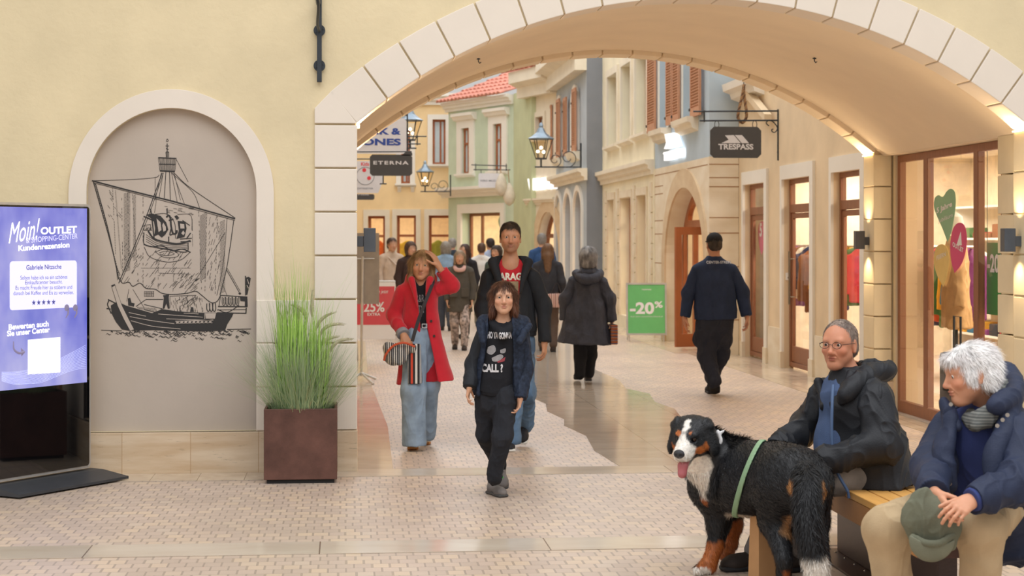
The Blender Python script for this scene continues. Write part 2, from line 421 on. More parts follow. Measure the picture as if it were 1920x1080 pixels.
# ---- the arch wall
def arcp(r, a0, a1, n=48): return [(CX + r * math.cos(math.radians(a0 + (a1 - a0) * i / n)), CZ + r * math.sin(math.radians(a0 + (a1 - a0) * i / n))) for i in range(n + 1)]
A0d, A1d = 130.9, 49.1
FRW = ((0, YW, 0), (1, 0, 0), (0, 0, 1), (0, -1, 0))
NL, NR, NB, NSP, NRAD = -1.877, -0.657, 0.305, 2.045, 0.61
Rg = R + 0.014
b = MB(); b.plate(FRW, [(-7, 0), (X0 - .01, 0), (X0 - .01, ZS)] + arcp(Rg, A0d, A1d) + [(X1 + .01, ZS), (X1 + .01, 0), (11, 0), (11, 7.5), (-7, 7.5)],
                  [archloop(NL, NB, NR, NSP, 0.615, 40)], t=0.33, z0=-0.33)
st(b.build('wall_front', M_YEL))
b = MB(); b.box((NL - .05, YW + .055, NB - .05), (NR + .05, YW + .1, NSP + .7)); st(b.build('wall_niche', M_GREY))
ni = archloop(NL, NB, NR, NSP, 0.615, 40)
no = archloop(-2.005, NB, -0.53, NSP - .012, 0.765, 40)
b = MB(); b.plate(FRW, no, [ni], t=0.022, z0=0.0); b.build('t', M_CREAM)
o = bpy.data.objects['t']; o.name = 'trim_1'; st(o)
bv = o.modifiers.new('b', 'BEVEL'); bv.width = 0.008; bv.segments = 2; bv.limit_method = 'ANGLE'; bv.angle_limit = 1.0
# blocks of the ring, near and far
def blk(name, poly, y0, y1, m, bev=0.006):
    b = MB(); b.plate(((0, y1, 0), (1, 0, 0), (0, 0, 1), (0, -1, 0)), poly, t=y1 - y0)
    o = b.build(name, m)
    if bev:
        v = o.modifiers.new('b', 'BEVEL'); v.width = bev; v.segments = 2; v.limit_method = 'ANGLE'; v.angle_limit = 0.6
    return o
NV = 19; pitch = (A0d - A1d) / NV
def ring(y0, y1, m, nm):
    for i in range(NV):
        a = A0d - pitch * i; b_ = a - pitch; g_ = 0.10
        poly = arcp(R, a - g_, b_ + g_, 4) + arcp(R + 0.30, b_ + g_ * .93, a - g_ * .93, 4)
        st(blk(nm, poly[::-1], y0, y1, m))
ring(YW - 0.03, YW + 0.30, M_CREAM, 'trim_2')
ring(YB - 0.33, YB, M_SOFF, 'trim_3')
zc = [2.548 - 0.3207 * i for i in range(8)]
for s in (0, 1):
    mx = (lambda x: x) if s == 0 else (lambda x: 2 * CX - x)
    ex = arcp(R + 0.30, 130.6, 130.6, 1)[0]
    poly = [(mx(-.234), ZS + .006), (mx(X0), ZS + .006), (mx(ex[0]), ex[1]), (mx(-.234), 2.665)]
    st(blk('trim_2', poly, YW - .03, YW + .3, M_CREAM))
    for i in range(7):
        xl = -.234 if i < 4 else -.657
        xa, xb = sorted((mx(xl), mx(X0)))
        st(blk('trim_2', rect(xa, zc[i + 1] + .006, xb, zc[i] - .006), YW - .03, YW + .30, M_CREAM if s == 0 else M_JAMB))
    # far pier
    for i in range(7):
        xa, xb = sorted((mx(-.1), mx(X0)))
        st(blk('trim_3', rect(xa, zc[i + 1] + .006, xb, zc[i] - .006), YB - .35, YB, M_JAMB))
# second, set-back pilaster beside the near pier
for i in range(8):
    st(blk('trim_4', rect(5.262, zc[i] - .3207 + .006 if i < 7 else .0, 5.45, zc[i] - .006), YW + .31, YW + .86, M_JAMB) if zc[i] > .1 else blk('trim_4', rect(5.262, 0, 5.45, .3), YW + .31, YW + .86, M_JAMB))
# baseboards (travertine)
b = MB(); b.bbox((-6, YW - .045, 0), (X0 + .003, YW + .3, NB - .002), .006); st(b.build('baseboard_front', M_TRAV))
b = MB(); b.bbox((X1 - .003, YW - .045, 0), (8, YW + .33, NB - .002), .006); st(b.build('baseboard_front', M_TRAV))
b = MB(); b.bbox((X1 - .003, YB - .36, 0), (5.5, YB + .01, NB - .002), .006); st(b.build('baseboard_front', M_TRAV))
# vault
def vault(r, t, y0, y1, a0, a1, m, name):
    V = []; Fs = []; n = 64
    for i in range(n + 1):
        a = math.radians(a0 + (a1 - a0) * i / n)
        for rr in (r, r + t):
            for y in (y0, y1): V.append((CX + rr * math.cos(a), y, CZ + rr * math.sin(a)))
    for i in range(n):
        k = 4 * i; j = k + 4
        Fs += [(k, j, j + 1, k + 1), (k + 2, k + 3, j + 3, j + 2), (k, k + 2, j + 2, j), (k + 1, j + 1, j + 3, k + 3)]
    o = mesh_obj(name, V, Fs, m, smooth=True); 
    bm = bmesh.new(); bm.from_mesh(o.data); bmesh.ops.recalc_face_normals(bm, faces=bm.faces)
    for e in bm.edges:
        if e.calc_face_angle(0) > .7: e.smooth = False
    bm.to_mesh(o.data); bm.free(); return st(o)
vault(R + 0.045, 0.12, YW + .29, YB - .3, 132.2, 47.8, M_SOFF, 'ceiling')
for (xa, xb) in ((5.27, 5.40), (2 * CX - 5.40, 2 * CX - 5.27)): b = MB(); b.box((xa, YW + .3, 2.532), (xb, YB - .3, 2.62)); st(b.build('ceiling', M_SOFF))
# far wall of the passage block, towards the street
b = MB(); b.plate(((0, YB, 0), (1, 0, 0), (0, 0, 1), (0, -1, 0)), [(-3, 0), (X0 - .01, 0), (X0 - .01, ZS)] + arcp(Rg, A0d, A1d) + [(X1 + .01, ZS), (X1 + .01, 0), (XF + .02, 0), (XF + .02, 7), (-3, 7)], t=0.30, z0=0.01)
st(b.build('wall_back', M_BEIGE))
# passage side walls; the right one is a shop window
ya, yb = PX(1878, 450, XW)[1], PX(1679, 450, XW)[1]
FRX = lambda X: ((X, 0, 0), (0, 1, 0), (0, 0, 1), (-1, 0, 0))
b = MB(); b.plate(FRX(XW), [(YW + .3, 0), (ya, 0), (ya, 2.53), (yb, 2.53), (yb, 0), (YB - .3, 0), (YB - .3, 2.75), (YW + .3, 2.75)], t=0.07, z0=-0.07)
st(b.build('wall_right', M_JAMB))
b = MB(); b.plate(((2 * CX - XW, 0, 0), (0, 1, 0), (0, 0, 1), (1, 0, 0)), rect(YW + .3, 0, YB - .3, 2.75), t=.25, z0=-.25); st(b.build('wall_left', M_JAMB))
b = MB(); b.box((-.75, YB + .02, 0), (-.35, 49.8, 6.2)); st(b.build('wall_left', M_BEIGE))
# shop window in the passage
def framework(name, FR, y0, y1, z0, z1, muls, rails, w, m, depth=(0.06, -0.06), parent=None, wb=None):
    """outer frame with mullions (list of (a,b)) and rails (list of (z,z))"""
    wb = wb or w
    holes = []
    ys = [y0 + w] + [q for mm in sorted(muls) for q in mm] + [y1 - w]
    zs = [z0 + wb] + [q for rr in sorted(rails) for q in rr] + [z1 - w]
    for i in range(0, len(ys), 2):
        for j in range(0, len(zs), 2): holes.append(rect(ys[i], zs[j], ys[i + 1], zs[j + 1]))
    b = MB(); b.plate(FR, rect(y0, z0, y1, z1), holes, t=depth[0] - depth[1], z0=depth[1])
    o = b.build(name, m, parent)
    v = o.modifiers.new('b', 'BEVEL'); v.width = 0.006; v.segments = 2; v.limit_method = 'ANGLE'; v.angle_limit = 1.0
    return o, holes
yy = lambda x: PX(x, 450, XW)[1]
GL = glass()
wo, wh = framework('window_1', FRX(XW + .02), ya, yb, 0.0, 2.53, [(yy(1829), yy(1820.5)), (yy(1734.5), yy(1727))], [], .07, M_BRN, (0.0, -0.065), wb=.13)
st(wo)
b = MB()
for h in wh: b.plate(FRX(XW + .03), h, t=.006)
b.build('pane', GL, wo)
b = MB(); b.bbox((XW - .03, ya, 0.0), (XW + .02, yb, .02), .004); b.build('threshold', mat('threshold_grey', '#B9AFA6', .4), wo)
# warm light strips on the springers, wall lamps
M_LED = glow('led_warm', '#FFD9A0', 6.0)
def led(x, y0, y1, z, sgn):
    b = MB(); b.box((min(x, x + sgn * .02), y0, z - .012), (max(x, x + sgn * .02), y1, z)); o = b.build('light_strip', M_LED)
    area_light('strip_light', (x + sgn * .012, (y0 + y1) / 2, z + .004), .02, y1 - y0, 9, WARM, (0, math.pi + sgn * .35, 0)); return o
for (xx, sg) in ((X1, -1), (X0, 1)):
    for (p, q, nm) in ((YW, YW + .28, 'near arch'), (YB - .31, YB - .02, 'far arch')):
        o = led(xx, p, q, ZS + .0, sg)
        tag(o, f'warm light strip on the {"right" if sg<0 else "left"} springer of the {nm}', 'light strip', 'warm light strips')
def sconce(X, Y, z, sg, label):
    e = empty('wall_lamp', (X, Y, z), label, 'lamp', 'grey up-and-down wall lamps')
    b = MB(); b.bbox((min(X, X - sg * .05), Y - .035, z - .05), (max(X, X - sg * .05), Y + .035, z + .03), .004); b.build('wall_mount', M_DGREY, e)
    b = MB(); x2 = X - sg * .05; x3 = X - sg * .14
    b.bbox((min(x2, x3), Y - .045, z - .09), (max(x2, x3), Y + .045, z + .09), .004); b.build('lamp_housing', M_DGREY, e)
    for s in (1, -1):
        spot_light('lamp_beam', ((x2 + x3) / 2, Y, z + s * .1), (math.pi if s > 0 else 0, 0, 0), 16, WARM, 1.9, .8)
sconce(X1, YW + .17, 1.70, 1, 'square grey wall lamp on the near right pier, beside the shop window')
sconce(X1, YB - .17, 1.70, 1, 'square grey wall lamp on the far right pier, left of the shop window')
sconce(X0, YW + .25, 1.70, -1, 'square grey wall lamp on the left jamb of the arch, above the grass planter')

# ================================================================ the street behind the arch
M_STONE = stone_mat('ashlar_stone', '#DFCDB0', '#EBDFC9', 0.8, stretch=(1, 1, 2))
M_ARCHST = stone_mat('brown_ashlar', '#CDB08C', '#DCC6A4', 0.8, stretch=(1, 1, 2))
M_BLUE = stucco('blue_plaster', '#B5C3CD', bump=0.1)
M_CRYEL = stucco('pale_yellow_plaster', '#EDE3C8', bump=0.1)
M_BG = stucco('blue_grey_plaster', '#B4BCC3', bump=0.1)
M_TOWER = stucco('slate_plaster', '#85888D', bump=0.1)
M_IVORY = stucco('ivory_plaster', '#E8DDC8', bump=0.1)
M_GREEN = stucco('green_plaster', '#C9D6BE', bump=0.1)
M_GREEND = stucco('olive_plaster', '#C3C8A2', bump=0.1)
M_ORANGE = stucco('orange_plaster', '#F2D5A4', bump=0.1)
M_SHUT = mat('shutter_wood', '#C08A68', 0.6, noise=0.05)
M_PANE = mat('pane_reflection_blue', '#C4D3DA', 0.15, noise=0.03, spec=0.8)  # opaque upper panes, no curtain: the glass's bluish reflection is put into the colour
M_ROOF = mat('roof_tile', '#CC8672', 0.75, noise=0.15, nscale=6)
M_INT = mat('shop_interior', '#EBDCC0', 0.8)
M_INTW = mat('shop_white', '#EFE6D8', 0.8)

class Face:
    def __init__(s, a, b, z0=0.0):
        s.a = A(a[0], a[1], 0); d = A(b[0] - a[0], b[1] - a[1], 0); s.L = np.linalg.norm(d); s.u = d / s.L
        n = A(s.u[1], -s.u[0], 0); s.n = n if n.dot(O0 - s.a) > 0 else -n
        s.fr = (s.a, s.u, UP, s.n)
    def uv(s, x, y):
        r = ray(x, y); t = (s.a - O0).dot(s.n) / r.dot(s.n); p = O0 + r * t
        return (p - s.a).dot(s.u), p[2]
    def S(s, x): return s.uv(x, 450)[0]
    def Z(s, x, y): return s.uv(x, y)[1]
    def frame(s, off): return (s.a + s.n * off, s.u, UP, s.n)
    def pt(s, q, z, off=0): return s.a + s.u * q + UP * z + s.n * off
    def R(s, x0, x1, yt, yb, xr=None):
        xr = xr or x0; return (s.S(x0), s.Z(xr, yb), s.S(x1), s.Z(xr, yt))

def wall(f, name, m, s0, s1, z0, z1, holes, parent, t=0.3, kind=None):
    b = MB(); b.plate(f.fr, rect(s0, z0, s1, z1), holes, t=t, z0=-t); o = b.build(name, m, parent)
    return o
def cornice(f, name, m, s0, s1, z0, z1, out, parent, steps=3):
    b = MB(); h = (z1 - z0)
    prof = [(0, 0)]
    for i in range(steps):
        a = out * (i + 1) / steps; prof += [(a, h * i / steps + (h * .06 if i else 0)), (a, h * (i + .82) / steps)]
    prof += [(out, h), (0, h)]
    b.extr(prof, f.pt(s0, z0), f.pt(s1, z0), f.n, UP); return b.build(name, m, parent)
def winset(f, r, parent, recess=0.12, fw=0.05, muls=(), rails=(), mfr=None, mpane=None, trim=None, name='window', mt=None, sill=True, wb=None):
    """window frame set back in its opening, with pane, stone trim and sill"""
    s0, z0, s1, z1 = r; mfr = mfr or M_BRN
    lo, hi = min(s0, s1), max(s0, s1)
    W = hi - lo; Hh = z1 - z0
    mu = [(lo + W * a - fw * .4, lo + W * a + fw * .4) for a in muls]
    ra = [(z0 + Hh * a - fw * .5, z0 + Hh * a + fw * .5) for a in rails]
    fo, holes = framework(name, f.frame(-recess), lo, hi, z0, z1, mu, ra, fw, mfr, (0.03, -0.04), parent, wb)
    b = MB()
    for h in holes: b.plate(f.frame(-recess - .01), h, t=.005)
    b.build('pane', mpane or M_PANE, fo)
    if trim:
        tw, th, out = trim
        b = MB(); b.plate(f.fr, rect(lo - tw, z0 - (0.0 if sill else th * 0), hi + tw, z1 + th), [rect(lo, z0, hi, z1)] if z0 > .05 and sill else [], t=out) if (z0 > .05 and sill) else \
            b.plate(f.fr, [(lo - tw, z0), (lo, z0), (lo, z1), (hi, z1), (hi, z0), (hi + tw, z0), (hi + tw, z1 + th), (lo - tw, z1 + th)], t=out)
        b.build('window_trim', mt or M_WHITE, parent)
        if sill:
            b = MB(); b.extr([(0, 0), (out + .04, .05), (out + .07, .05), (out + .07, .10), (0, .10)], f.pt(lo - tw - .03, z0 - .1), f.pt(hi + tw + .03, z0 - .1), f.n, UP)
            b.build('window_sill', mt or M_WHITE, parent)
    return fo
def shop_light(f, s, z, off, power, sx=1.5, sy=1.5, col=(1, .86, .66)):
    p = f.pt(s, z, -off); return area_light('shop_light', tuple(p), sx, sy, power, col)

# ---------------- beige shop front with three doors, right of the street
fb = Face((XF, YB), (XF, 25.45))
e_b = empty('shop_building', (XF, YB, 0), 'beige plastered shop front with three white-framed glass doors beside the arch', 'building')
holes = []; doors = []
spec = [(1397, 1436, 1444), (1470, 1522, 1530.6), (1563, 1617, 1626)]
zt = 2.50; ZTR = 2.685
for (xf_, xn_, xo_) in spec:
    s1, s0 = fb.S(xf_), fb.S(xn_)
    doors.append((s0, s1))
b = MB()
outer = [(0, 0)]
for s0, s1 in sorted(doors): outer += [(s0, 0), (s0, zt), (s1, zt), (s1, 0)]
outer += [(fb.L + .6, 0), (fb.L + .6, 4.3), (0, 4.3)]
b.plate(fb.fr, outer, t=.13, z0=-.13); b.build('wall', M_BEIGE, e_b)
for k, (s0, s1) in enumerate(doors):
    b = MB(); b.plate(fb.fr, [(s0 - .16, 0), (s0, 0), (s0, zt), (s1, zt), (s1, 0), (s1 + .10, 0), (s1 + .10, ZTR), (s0 - .16, ZTR)], t=.035)
    b.build('door_trim', M_WHITE, e_b)
    # stone foot of the trim
    for (p, q) in ((s0 - .19, s0 + .005), (s1 - .005, s1 + .13)):
        b = MB(); b.plate(fb.fr, rect(p, 0, q, .22), t=.05); b.build('trim_foot', M_STONE, e_b)
    muls = []; 
    fo, hl = framework('door_frame', fb.frame(-.09), s0, s1, 0.03, zt, [], [(2.06, 2.17)], .06, M_BRN, (.02, -.05), e_b, wb=.06)
    b = MB(); b.plate(fb.frame(-.09), hl[1], t=.006); b.build('transom_pane', GL, fo)
    h = hl[0]
    lo_, hl2 = framework('door_leaf', fb.frame(-.105), h[0][0] + .006, h[1][0] - .006, h[0][1] + .01, h[2][1] - .006, [], [], .07, M_BRN, (.02, -.02), e_b, wb=.2)
    b = MB(); b.plate(fb.frame(-.115), hl2[0], t=.006); b.build('door_pane', GL, lo_)
    if k != 2:
        sh = s1 - .13 if k == 1 else s0 + .13
        b = MB(); b.tube([fb.pt(sh, .85, -.04), fb.pt(sh, 1.55, -.04)], .014); b.tube([fb.pt(sh, .95, -.04), fb.pt(sh, .95, -.11)], .01); b.tube([fb.pt(sh, 1.45, -.04), fb.pt(sh, 1.45, -.11)], .01)
        b.build('door_handle', mat('steel', '#8d8478', .3, metal=.9), lo_)
for (p, q) in [(0, doors[2][0] - .19), (doors[2][1] + .13, doors[1][0] - .19), (doors[1][1] + .13, doors[0][0] - .19)]:
    if q > p: b = MB(); b.plate(fb.fr, rect(p, 0, q, .52), t=.02); b.build('plinth', M_STONE, e_b)
b = MB(); z_, s_ = fb.Z(1476, 519), doors[1][1]
b.bbox((XF + .02, YB + s_ - .02, z_ - .05), (XF + .09, YB + s_ + .0, z_ + .05), .004); b.m = 1
b.box((XF + .045, YB + s_ - .024, z_ - .025), (XF + .07, YB + s_ - .019, z_ - .005))
tag(b.build('door_buzzer', [mat('plastic_white', '#E9E6E0', .4), M_IRON]), 'small white intercom box in the reveal of the middle door', 'intercom')
# cornice and brace high up at the corner
b = MB(); b.extr([(0, 0), (.14, .05), (.16, .12), (.26, .16), (.28, .26), (0, .26)], (XF, 24.0, 3.72), (XF, 25.5, 3.72), (-1, 0, 0), UP); b.build('cornice', M_WHITE, e_b)
b = MB(); b.extr([(-.05, 0), (.05, 0), (.05, .1), (-.05, .1)], PX(1440, 228, XF - .1), PX(1396, 172, XF - .1), (-1, 0, 0), UP); b.build('roof_brace', M_BEIGE, e_b)

# ---------------- corner building: ashlar ground floor, blue upper floor
ycor = 25.594
f1 = Face((XBK, ycor), (XBK, 30.2)); f2 = Face((XBK - .003, ycor - .004), (XF - .005, ycor - .004))
e_c = empty('corner_building', (XBK, ycor, 0), 'pale blue corner building over a stone ground floor with arched doorway', 'building')
zst = f1.Z(1330, 293.5)
# arched doorway
sA, sB = f1.S(1322), f1.S(1249); zap = f1.Z(1278, 352.7)
dl = archloop(sA, 0, sB, 1.35, zap - 1.35, 28)
b = MB(); lp = dl[2:]
outer = [(0, 0), (sA, 0)] + lp[::-1] + [(sB, 0), (f1.L, 0), (f1.L, zst), (0, zst)]
b.plate(f1.fr, outer, t=.35, z0=-.35); b.build('wall', M_STONE, e_c)
b = MB(); b.plate(f2.fr, rect(0, 0, f2.L, zst), t=.1, z0=-.1); b.build('wall', M_STONE, e_c)
ol = archloop(sA - .26, 0, sB + .30, 1.3, zap - 1.3 + .32, 28)[2:]
def arch_ring(f, sa, sb, zs, rise, wa, wb_, rise2, t, m, parent, z0=0, n=28, name='arch_trim'):
    inn = archloop(sa, z0, sb, zs, rise, n)[2:]; out = archloop(sa - wa, z0, sb + wb_, zs, rise2, n)[2:]
    V = []; Fs = []
    seqi = [(sb, z0)] + inn + [(sa, z0)]; seqo = [(sb + wb_, z0)] + out + [(sa - wa, z0)]
    b = MB()
    for off in (0, t):
        for p in seqi: V.append(f.pt(p[0], p[1], off))
        for p in seqo: V.append(f.pt(p[0], p[1], off))
    k = len(seqi)
    for i in range(k - 1):
        Fs += [(2 * k + i, 2 * k + i + 1, 3 * k + i + 1, 3 * k + i), (i, k + i, k + i + 1, i + 1), (i, i + 1, 2 * k + i + 1, 2 * k + i), (k + i, 3 * k + i, 3 * k + i + 1, k + i + 1)]
    b.add(V, Fs); return b.build(name, m, parent)
arch_ring(f1, sA, sB, 1.35, zap - 1.35, .26, .28, zap - 1.35 + .3, .03, M_ARCHST, e_c)
# reveal lining, doors set back
dfr = f1.frame(-.3)
b = MB(); zz = 1.9
b.plate(dfr, archloop(sA, 0, sB, 1.35, zap - 1.35, 28), [rect(sA + .12, .12, sA + .95, zz), rect(sA + 1.07, .12, sB - 1.05, zz), rect(sB - .93, .12, sB - .14, zz), archloop(sA + .5, zz + .12, sB - .55, zz + .13, zap - zz - .3, 16)], t=.08, z0=-.04)
df = b.build('door_frame', M_BRNO, e_c)
b = MB(); b.plate(dfr, rect(sA + .1, .1, sB - .1, zz + .05), t=.006); b.plate(dfr, archloop(sA + .5, zz + .12, sB - .55, zz + .13, zap - zz - .3, 16), t=.006); b.build('pane', GL, df)
# open leaf
b = MB(); q = f1.pt(sA + 1.05, 0, -.3)
b.plate((q, nrm(A(-.93, -.35, 0)), UP, nrm(A(-.35, .93, 0))), rect(0, .05, .62, zz), [rect(.1, .25, .52, zz - .12)], t=.05); b.build('door_leaf', M_BRNO, e_c)
# mortar lines
b = MB()
for z in [f1.Z(1330, q) for q in (333, 350, 408, 437, 500, 560, 600)]:
    for (p, q) in ((0, sA - .27), (sB + .3, f1.L)):
        b.plate(f1.fr, rect(p, z - .008, q, z + .008), t=.002)
    b.plate(f2.fr, rect(0, z - .008, .46, z + .008), t=.002)
for z in [f1.Z(1330, 308)]: b.plate(f1.fr, rect(0, z - .008, f1.L, z + .008), t=.002); b.plate(f2.fr, rect(0, z - .008, .46, z + .008), t=.002)
b.build('mortar_joint', M_GROOVE, e_c)
# blue floor with shutters
wins = [(1237, 1255, 1.0, 240), (1281, 1306, 1.0, 219)]
hs = []
for (xa, xb, _, yb_) in wins:
    sa, sb = f1.S(xb), f1.S(xa); z0 = f1.Z(xb, yb_); hs.append(rect(sa, z0, sb, 5.5))
b = MB(); b.plate(f1.fr, rect(0, zst, f1.L, 6.5), hs, t=.3, z0=-.3); b.build('wall', M_BLUE, e_c)
b = MB(); b.plate(f2.fr, rect(0, zst, f2.L, 6.5), t=.1, z0=-.1); b.build('wall', M_BLUE, e_c)
for h in hs:
    (sa, z0), (sb, z1) = h[0], h[2]
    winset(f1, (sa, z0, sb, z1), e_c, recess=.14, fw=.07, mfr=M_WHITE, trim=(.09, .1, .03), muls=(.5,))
    b = MB(); b.extr([(0, 0), (.1, .05), (.12, .12), (.17, .14), (.18, .22), (0, .22)], f1.pt(sa - .15, z0 - .22), f1.pt(sb + .15, z0 - .22), f1.n, UP); b.build('window_sill', M_IVORY, e_c)
def shutter(f, s0, s1, z0, z1, parent, off=0.05, ang=0.0):
    lo, hi = min(s0, s1), max(s0, s1); W = hi - lo
    b = MB(); fr = f.frame(off)
    b.plate(fr, rect(lo, z0, hi, z1), [rect(lo + .055, z0 + .14, hi - .055, z1 - .08)], t=.035)
    n = int((z1 - z0 - .22) / .045)
    for i in range(n):
        z = z0 + .14 + i * .045
        b.extr([(0.004, 0), (.03, .03), (.03, .042), (.004, .012)], np.asarray(fr[0]) + f.u * (lo + .05) + UP * z, np.asarray(fr[0]) + f.u * (hi - .05) + UP * z, f.n, UP)
    o = b.build('shutter', M_SHUT, parent)
    b = MB()
    for z in (z0 + .12, z1 - .3): b.box((-.03, -.01, -.02), (.03, .02, .02), lambda v: f.pt((hi if ang >= 0 else lo) + v[0], z + v[2], off + .03 + v[1]))
    b.build('hinge', M_IRON, o)
for (xa, xb, yb_) in ((1221.5, 1236, 245), (1257, 1268, 232), (1269.5, 1281, 229), (1303.5, 1321, 215)):
    shutter(f1, f1.S(xa), f1.S(xb), f1.Z(xb, yb_), 5.4, e_c)
# lit sign over the arch
M_SIGNW = glow('sign_white', '#FFFFFF', 1.05)
e_s = empty('lit_shop_sign', f1.pt(f1.S(1268), f1.Z(1268, 280), .05), 'glowing white TRESPASS sign on the pale blue wall over the arched door', 'sign')
sc_ = lambda x, y: f1.uv(x, y)
b = MB(); b.plate(f1.frame(.03), [sc_(*p) for p in ((1258.5, 279), (1262.5, 268), (1259.5, 252), (1275.5, 249), (1284, 273.5))][::-1], t=.09); b.build('emblem', M_SIGNW, e_s)
p0 = f1.uv(1255.5, 302); p1 = f1.uv(1286, 297); wd = p1[0] - p0[0]
text('TRESPASS', f1.pt(*p0), f1.u * np.sign(wd), UP, abs(wd) , f1.Z(1262, 285) - f1.Z(1262, 301), M_SIGNW, e_s, 'sign_letters', bold=.03, depth=.08, lift=.03)

# ---------------- pale yellow building further on
f3 = Face((XBK - .02, 30.2), (XBK - .02, 36.45))
e_y = empty('town_building', (XBK, 30.2, 0), 'pale yellow building with tall narrow windows beside the blue corner building', 'building')
gw = [(1140.6, 1153), (1164, 1185), (1195, 1213.5)]; zg = f3.Z(1196, 367)
uw = [(1141, 1159, 276, 146), (1167, 1185, 266, 126), (1193, 1215, 255, 100)]
hs = []
for (xa, xb) in gw: hs.append(rect(f3.S(xb), .25, f3.S(xa), zg))
hs2 = []
for (xa, xb, yb_, yt) in uw: hs2.append(rect(f3.S(xb), f3.Z(xa, yb_), f3.S(xa), f3.Z(xa, yt)))
b = MB(); b.plate(f3.fr, rect(0, 0, f3.L, 6.6), hs + hs2, t=.3, z0=-.3); b.build('wall', M_CRYEL, e_y)
for h in hs:
    winset(f3, (h[0][0], h[0][1], h[2][0], h[2][1]), e_y, recess=.2, fw=.09, mfr=M_BRNO, mpane=GL, rails=(.8,), trim=(.05, .14, .03), mt=M_STONE, sill=False)
for h in hs2:
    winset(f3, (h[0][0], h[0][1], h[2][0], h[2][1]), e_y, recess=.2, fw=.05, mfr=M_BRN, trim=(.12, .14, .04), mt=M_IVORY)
zc_ = f3.Z(1226, 305); cornice(f3, 'cornice', M_IVORY, -.0, f3.L, zc_ - .2, zc_ + .06, .16, e_y)
for sx_ in (.1, hs[2][2][0] + .2, hs[1][2][0] + .25, hs[0][2][0] + .25):
    for k in range(9): b = MB(); b.plate(f3.fr, rect(sx_, .3 + k * .27, sx_ + .22, .55 + k * .27), t=.03); b.build('quoin', M_STONE, e_y)

# ---------------- slate tower and blue-grey arcade
fT = Face((4.9826, 36.39), (5.42, 36.35)); fG = Face((4.9826, 36.39), (4.977, 42.02))
e_t = empty('blue_grey_building', (4.98, 36.4, 0), 'blue-grey building with shutters, white round arches and a dark slate end wall', 'building')
b = MB(); b.plate(fT.fr, rect(0, 0, fT.L, 6.8), t=.2, z0=-.2); b.build('end_wall', M_TOWER, e_t)
la = [(1042, 1054.5, 361), (1058.5, 1074.5, 357), (1077, 1094, 352)]; ua = [(1045, 1056, 185, 296), (1073, 1087, 166, 284)]
def archplate(f, openings, s0, s1, z0, z1, m, parent, name='wall', t=.3):
    b = MB(); b.plate(f.fr, rect(s0, z0, s1, z1), openings, t=t, z0=-t); return b.build(name, m, parent)
ops = []
for (xa, xb, yt) in la:
    sa, sb = f3b = sorted((fG.S(xa), fG.S(xb))); zt_ = fG.Z((xa + xb) / 2, yt + 5); ops.append((sa + .1, .05, sb - .1, zt_ - .45, .45))
for (xa, xb, yt, yb_) in ua:
    sa, sb = sorted((fG.S(xa), fG.S(xb))); zt_ = fG.Z((xa + xb) / 2, yt + 3); ops.append((sa + .12, fG.Z((xa + xb) / 2, yb_), sb - .12, zt_ - .35, .35))
archplate(fG, [archloop(a, z0, b_, zs, r_, 14) for (a, z0, b_, zs, r_) in ops], 0, fG.L, 0, 5.25, M_BG, e_t)
for i, (a, z0, b_, zs, r_) in enumerate(ops):
    arch_ring(fG, a, b_, zs, r_, .12, .12, r_ + .12, .05, M_WHITE, e_t, z0=z0, n=14, name='arch_trim')
    b = MB(); b.plate(fG.frame(-.2), archloop(a, z0, b_, zs, r_, 14), [archloop(a + .09, z0 + .1, b_ - .09, zs, r_ - .1, 14)], t=.05); fo = b.build('window_frame', M_BRNO, e_t)
    b = MB(); b.plate(fG.frame(-.2), archloop(a + .05, z0 + .05, b_ - .05, zs, r_ - .05, 14), t=.006); b.build('pane', GL if i < 3 else M_PANE, fo)
    if i >= 3: b = MB(); b.extr([(0, 0), (.12, .08), (.16, .2), (0, .2)], fG.pt(a - .18, z0 - .22), fG.pt(b_ + .18, z0 - .22), fG.n, UP); b.build('window_sill', M_IVORY, e_t)
for (xa, xb, yt, yb_) in ((1036.5, 1041.5, 198, 300), (1051, 1057, 186, 296), (1064.5, 1070, 183, 292), (1081, 1088, 166, 284)):
    shutter(fG, fG.S(xa), fG.S(xb), fG.Z((xa + xb) / 2, yb_), fG.Z((xa + xb) / 2, yt), e_t, off=.08)
zc_ = fG.Z(1098, 320.4); cornice(fG, 'cornice', M_IVORY, -.1, fG.L, zc_ - .2, zc_ + .05, .2, e_t)
zt_ = fG.Z(1099, 130); cornice(fG, 'cornice', M_IVORY, -.0, fG.L + .4, zt_ - .02, zt_ + .75, .5, e_t, steps=2)

# ---------------- ivory building with the arched door
fV = Face((4.45, 43.5), (4.975, 41.7))
e_v = empty('ivory_building', (4.6, 43, 0), 'ivory building with a brown stone arch and glowing letters above it', 'building')
vs0, vs1 = 0, fV.L
sa, sb = fV.S(1008), fV.S(1050); zta = fV.Z(1030, 397)
op = archloop(sa, .05, sb, 1.3, zta - 1.3, 16)
wr = fV.R(1006, 1020, 220, 262)
b = MB(); b.plate(fV.fr, rect(0, 0, fV.L + .3, 5.3), [op, rect(wr[0], wr[1], wr[2], wr[3])], t=.3, z0=-.3); b.build('wall', M_IVORY, e_v)
arch_ring(fV, sa, sb, 1.3, zta - 1.3, .3, .3, zta - 1.3 + .3, .04, M_ARCHST, e_v, z0=.0)
b = MB(); b.plate(fV.frame(-.25), archloop(sa, .05, sb, 1.3, zta - 1.3, 16), [archloop(sa + .12, .15, sb - .12, 1.3, zta - 1.4, 16)], t=.06); b.plate(fV.frame(-.25), rect(sa + .1, 1.75, sb - .1, 1.85), t=.06); fo = b.build('door_frame', M_BRN, e_v)
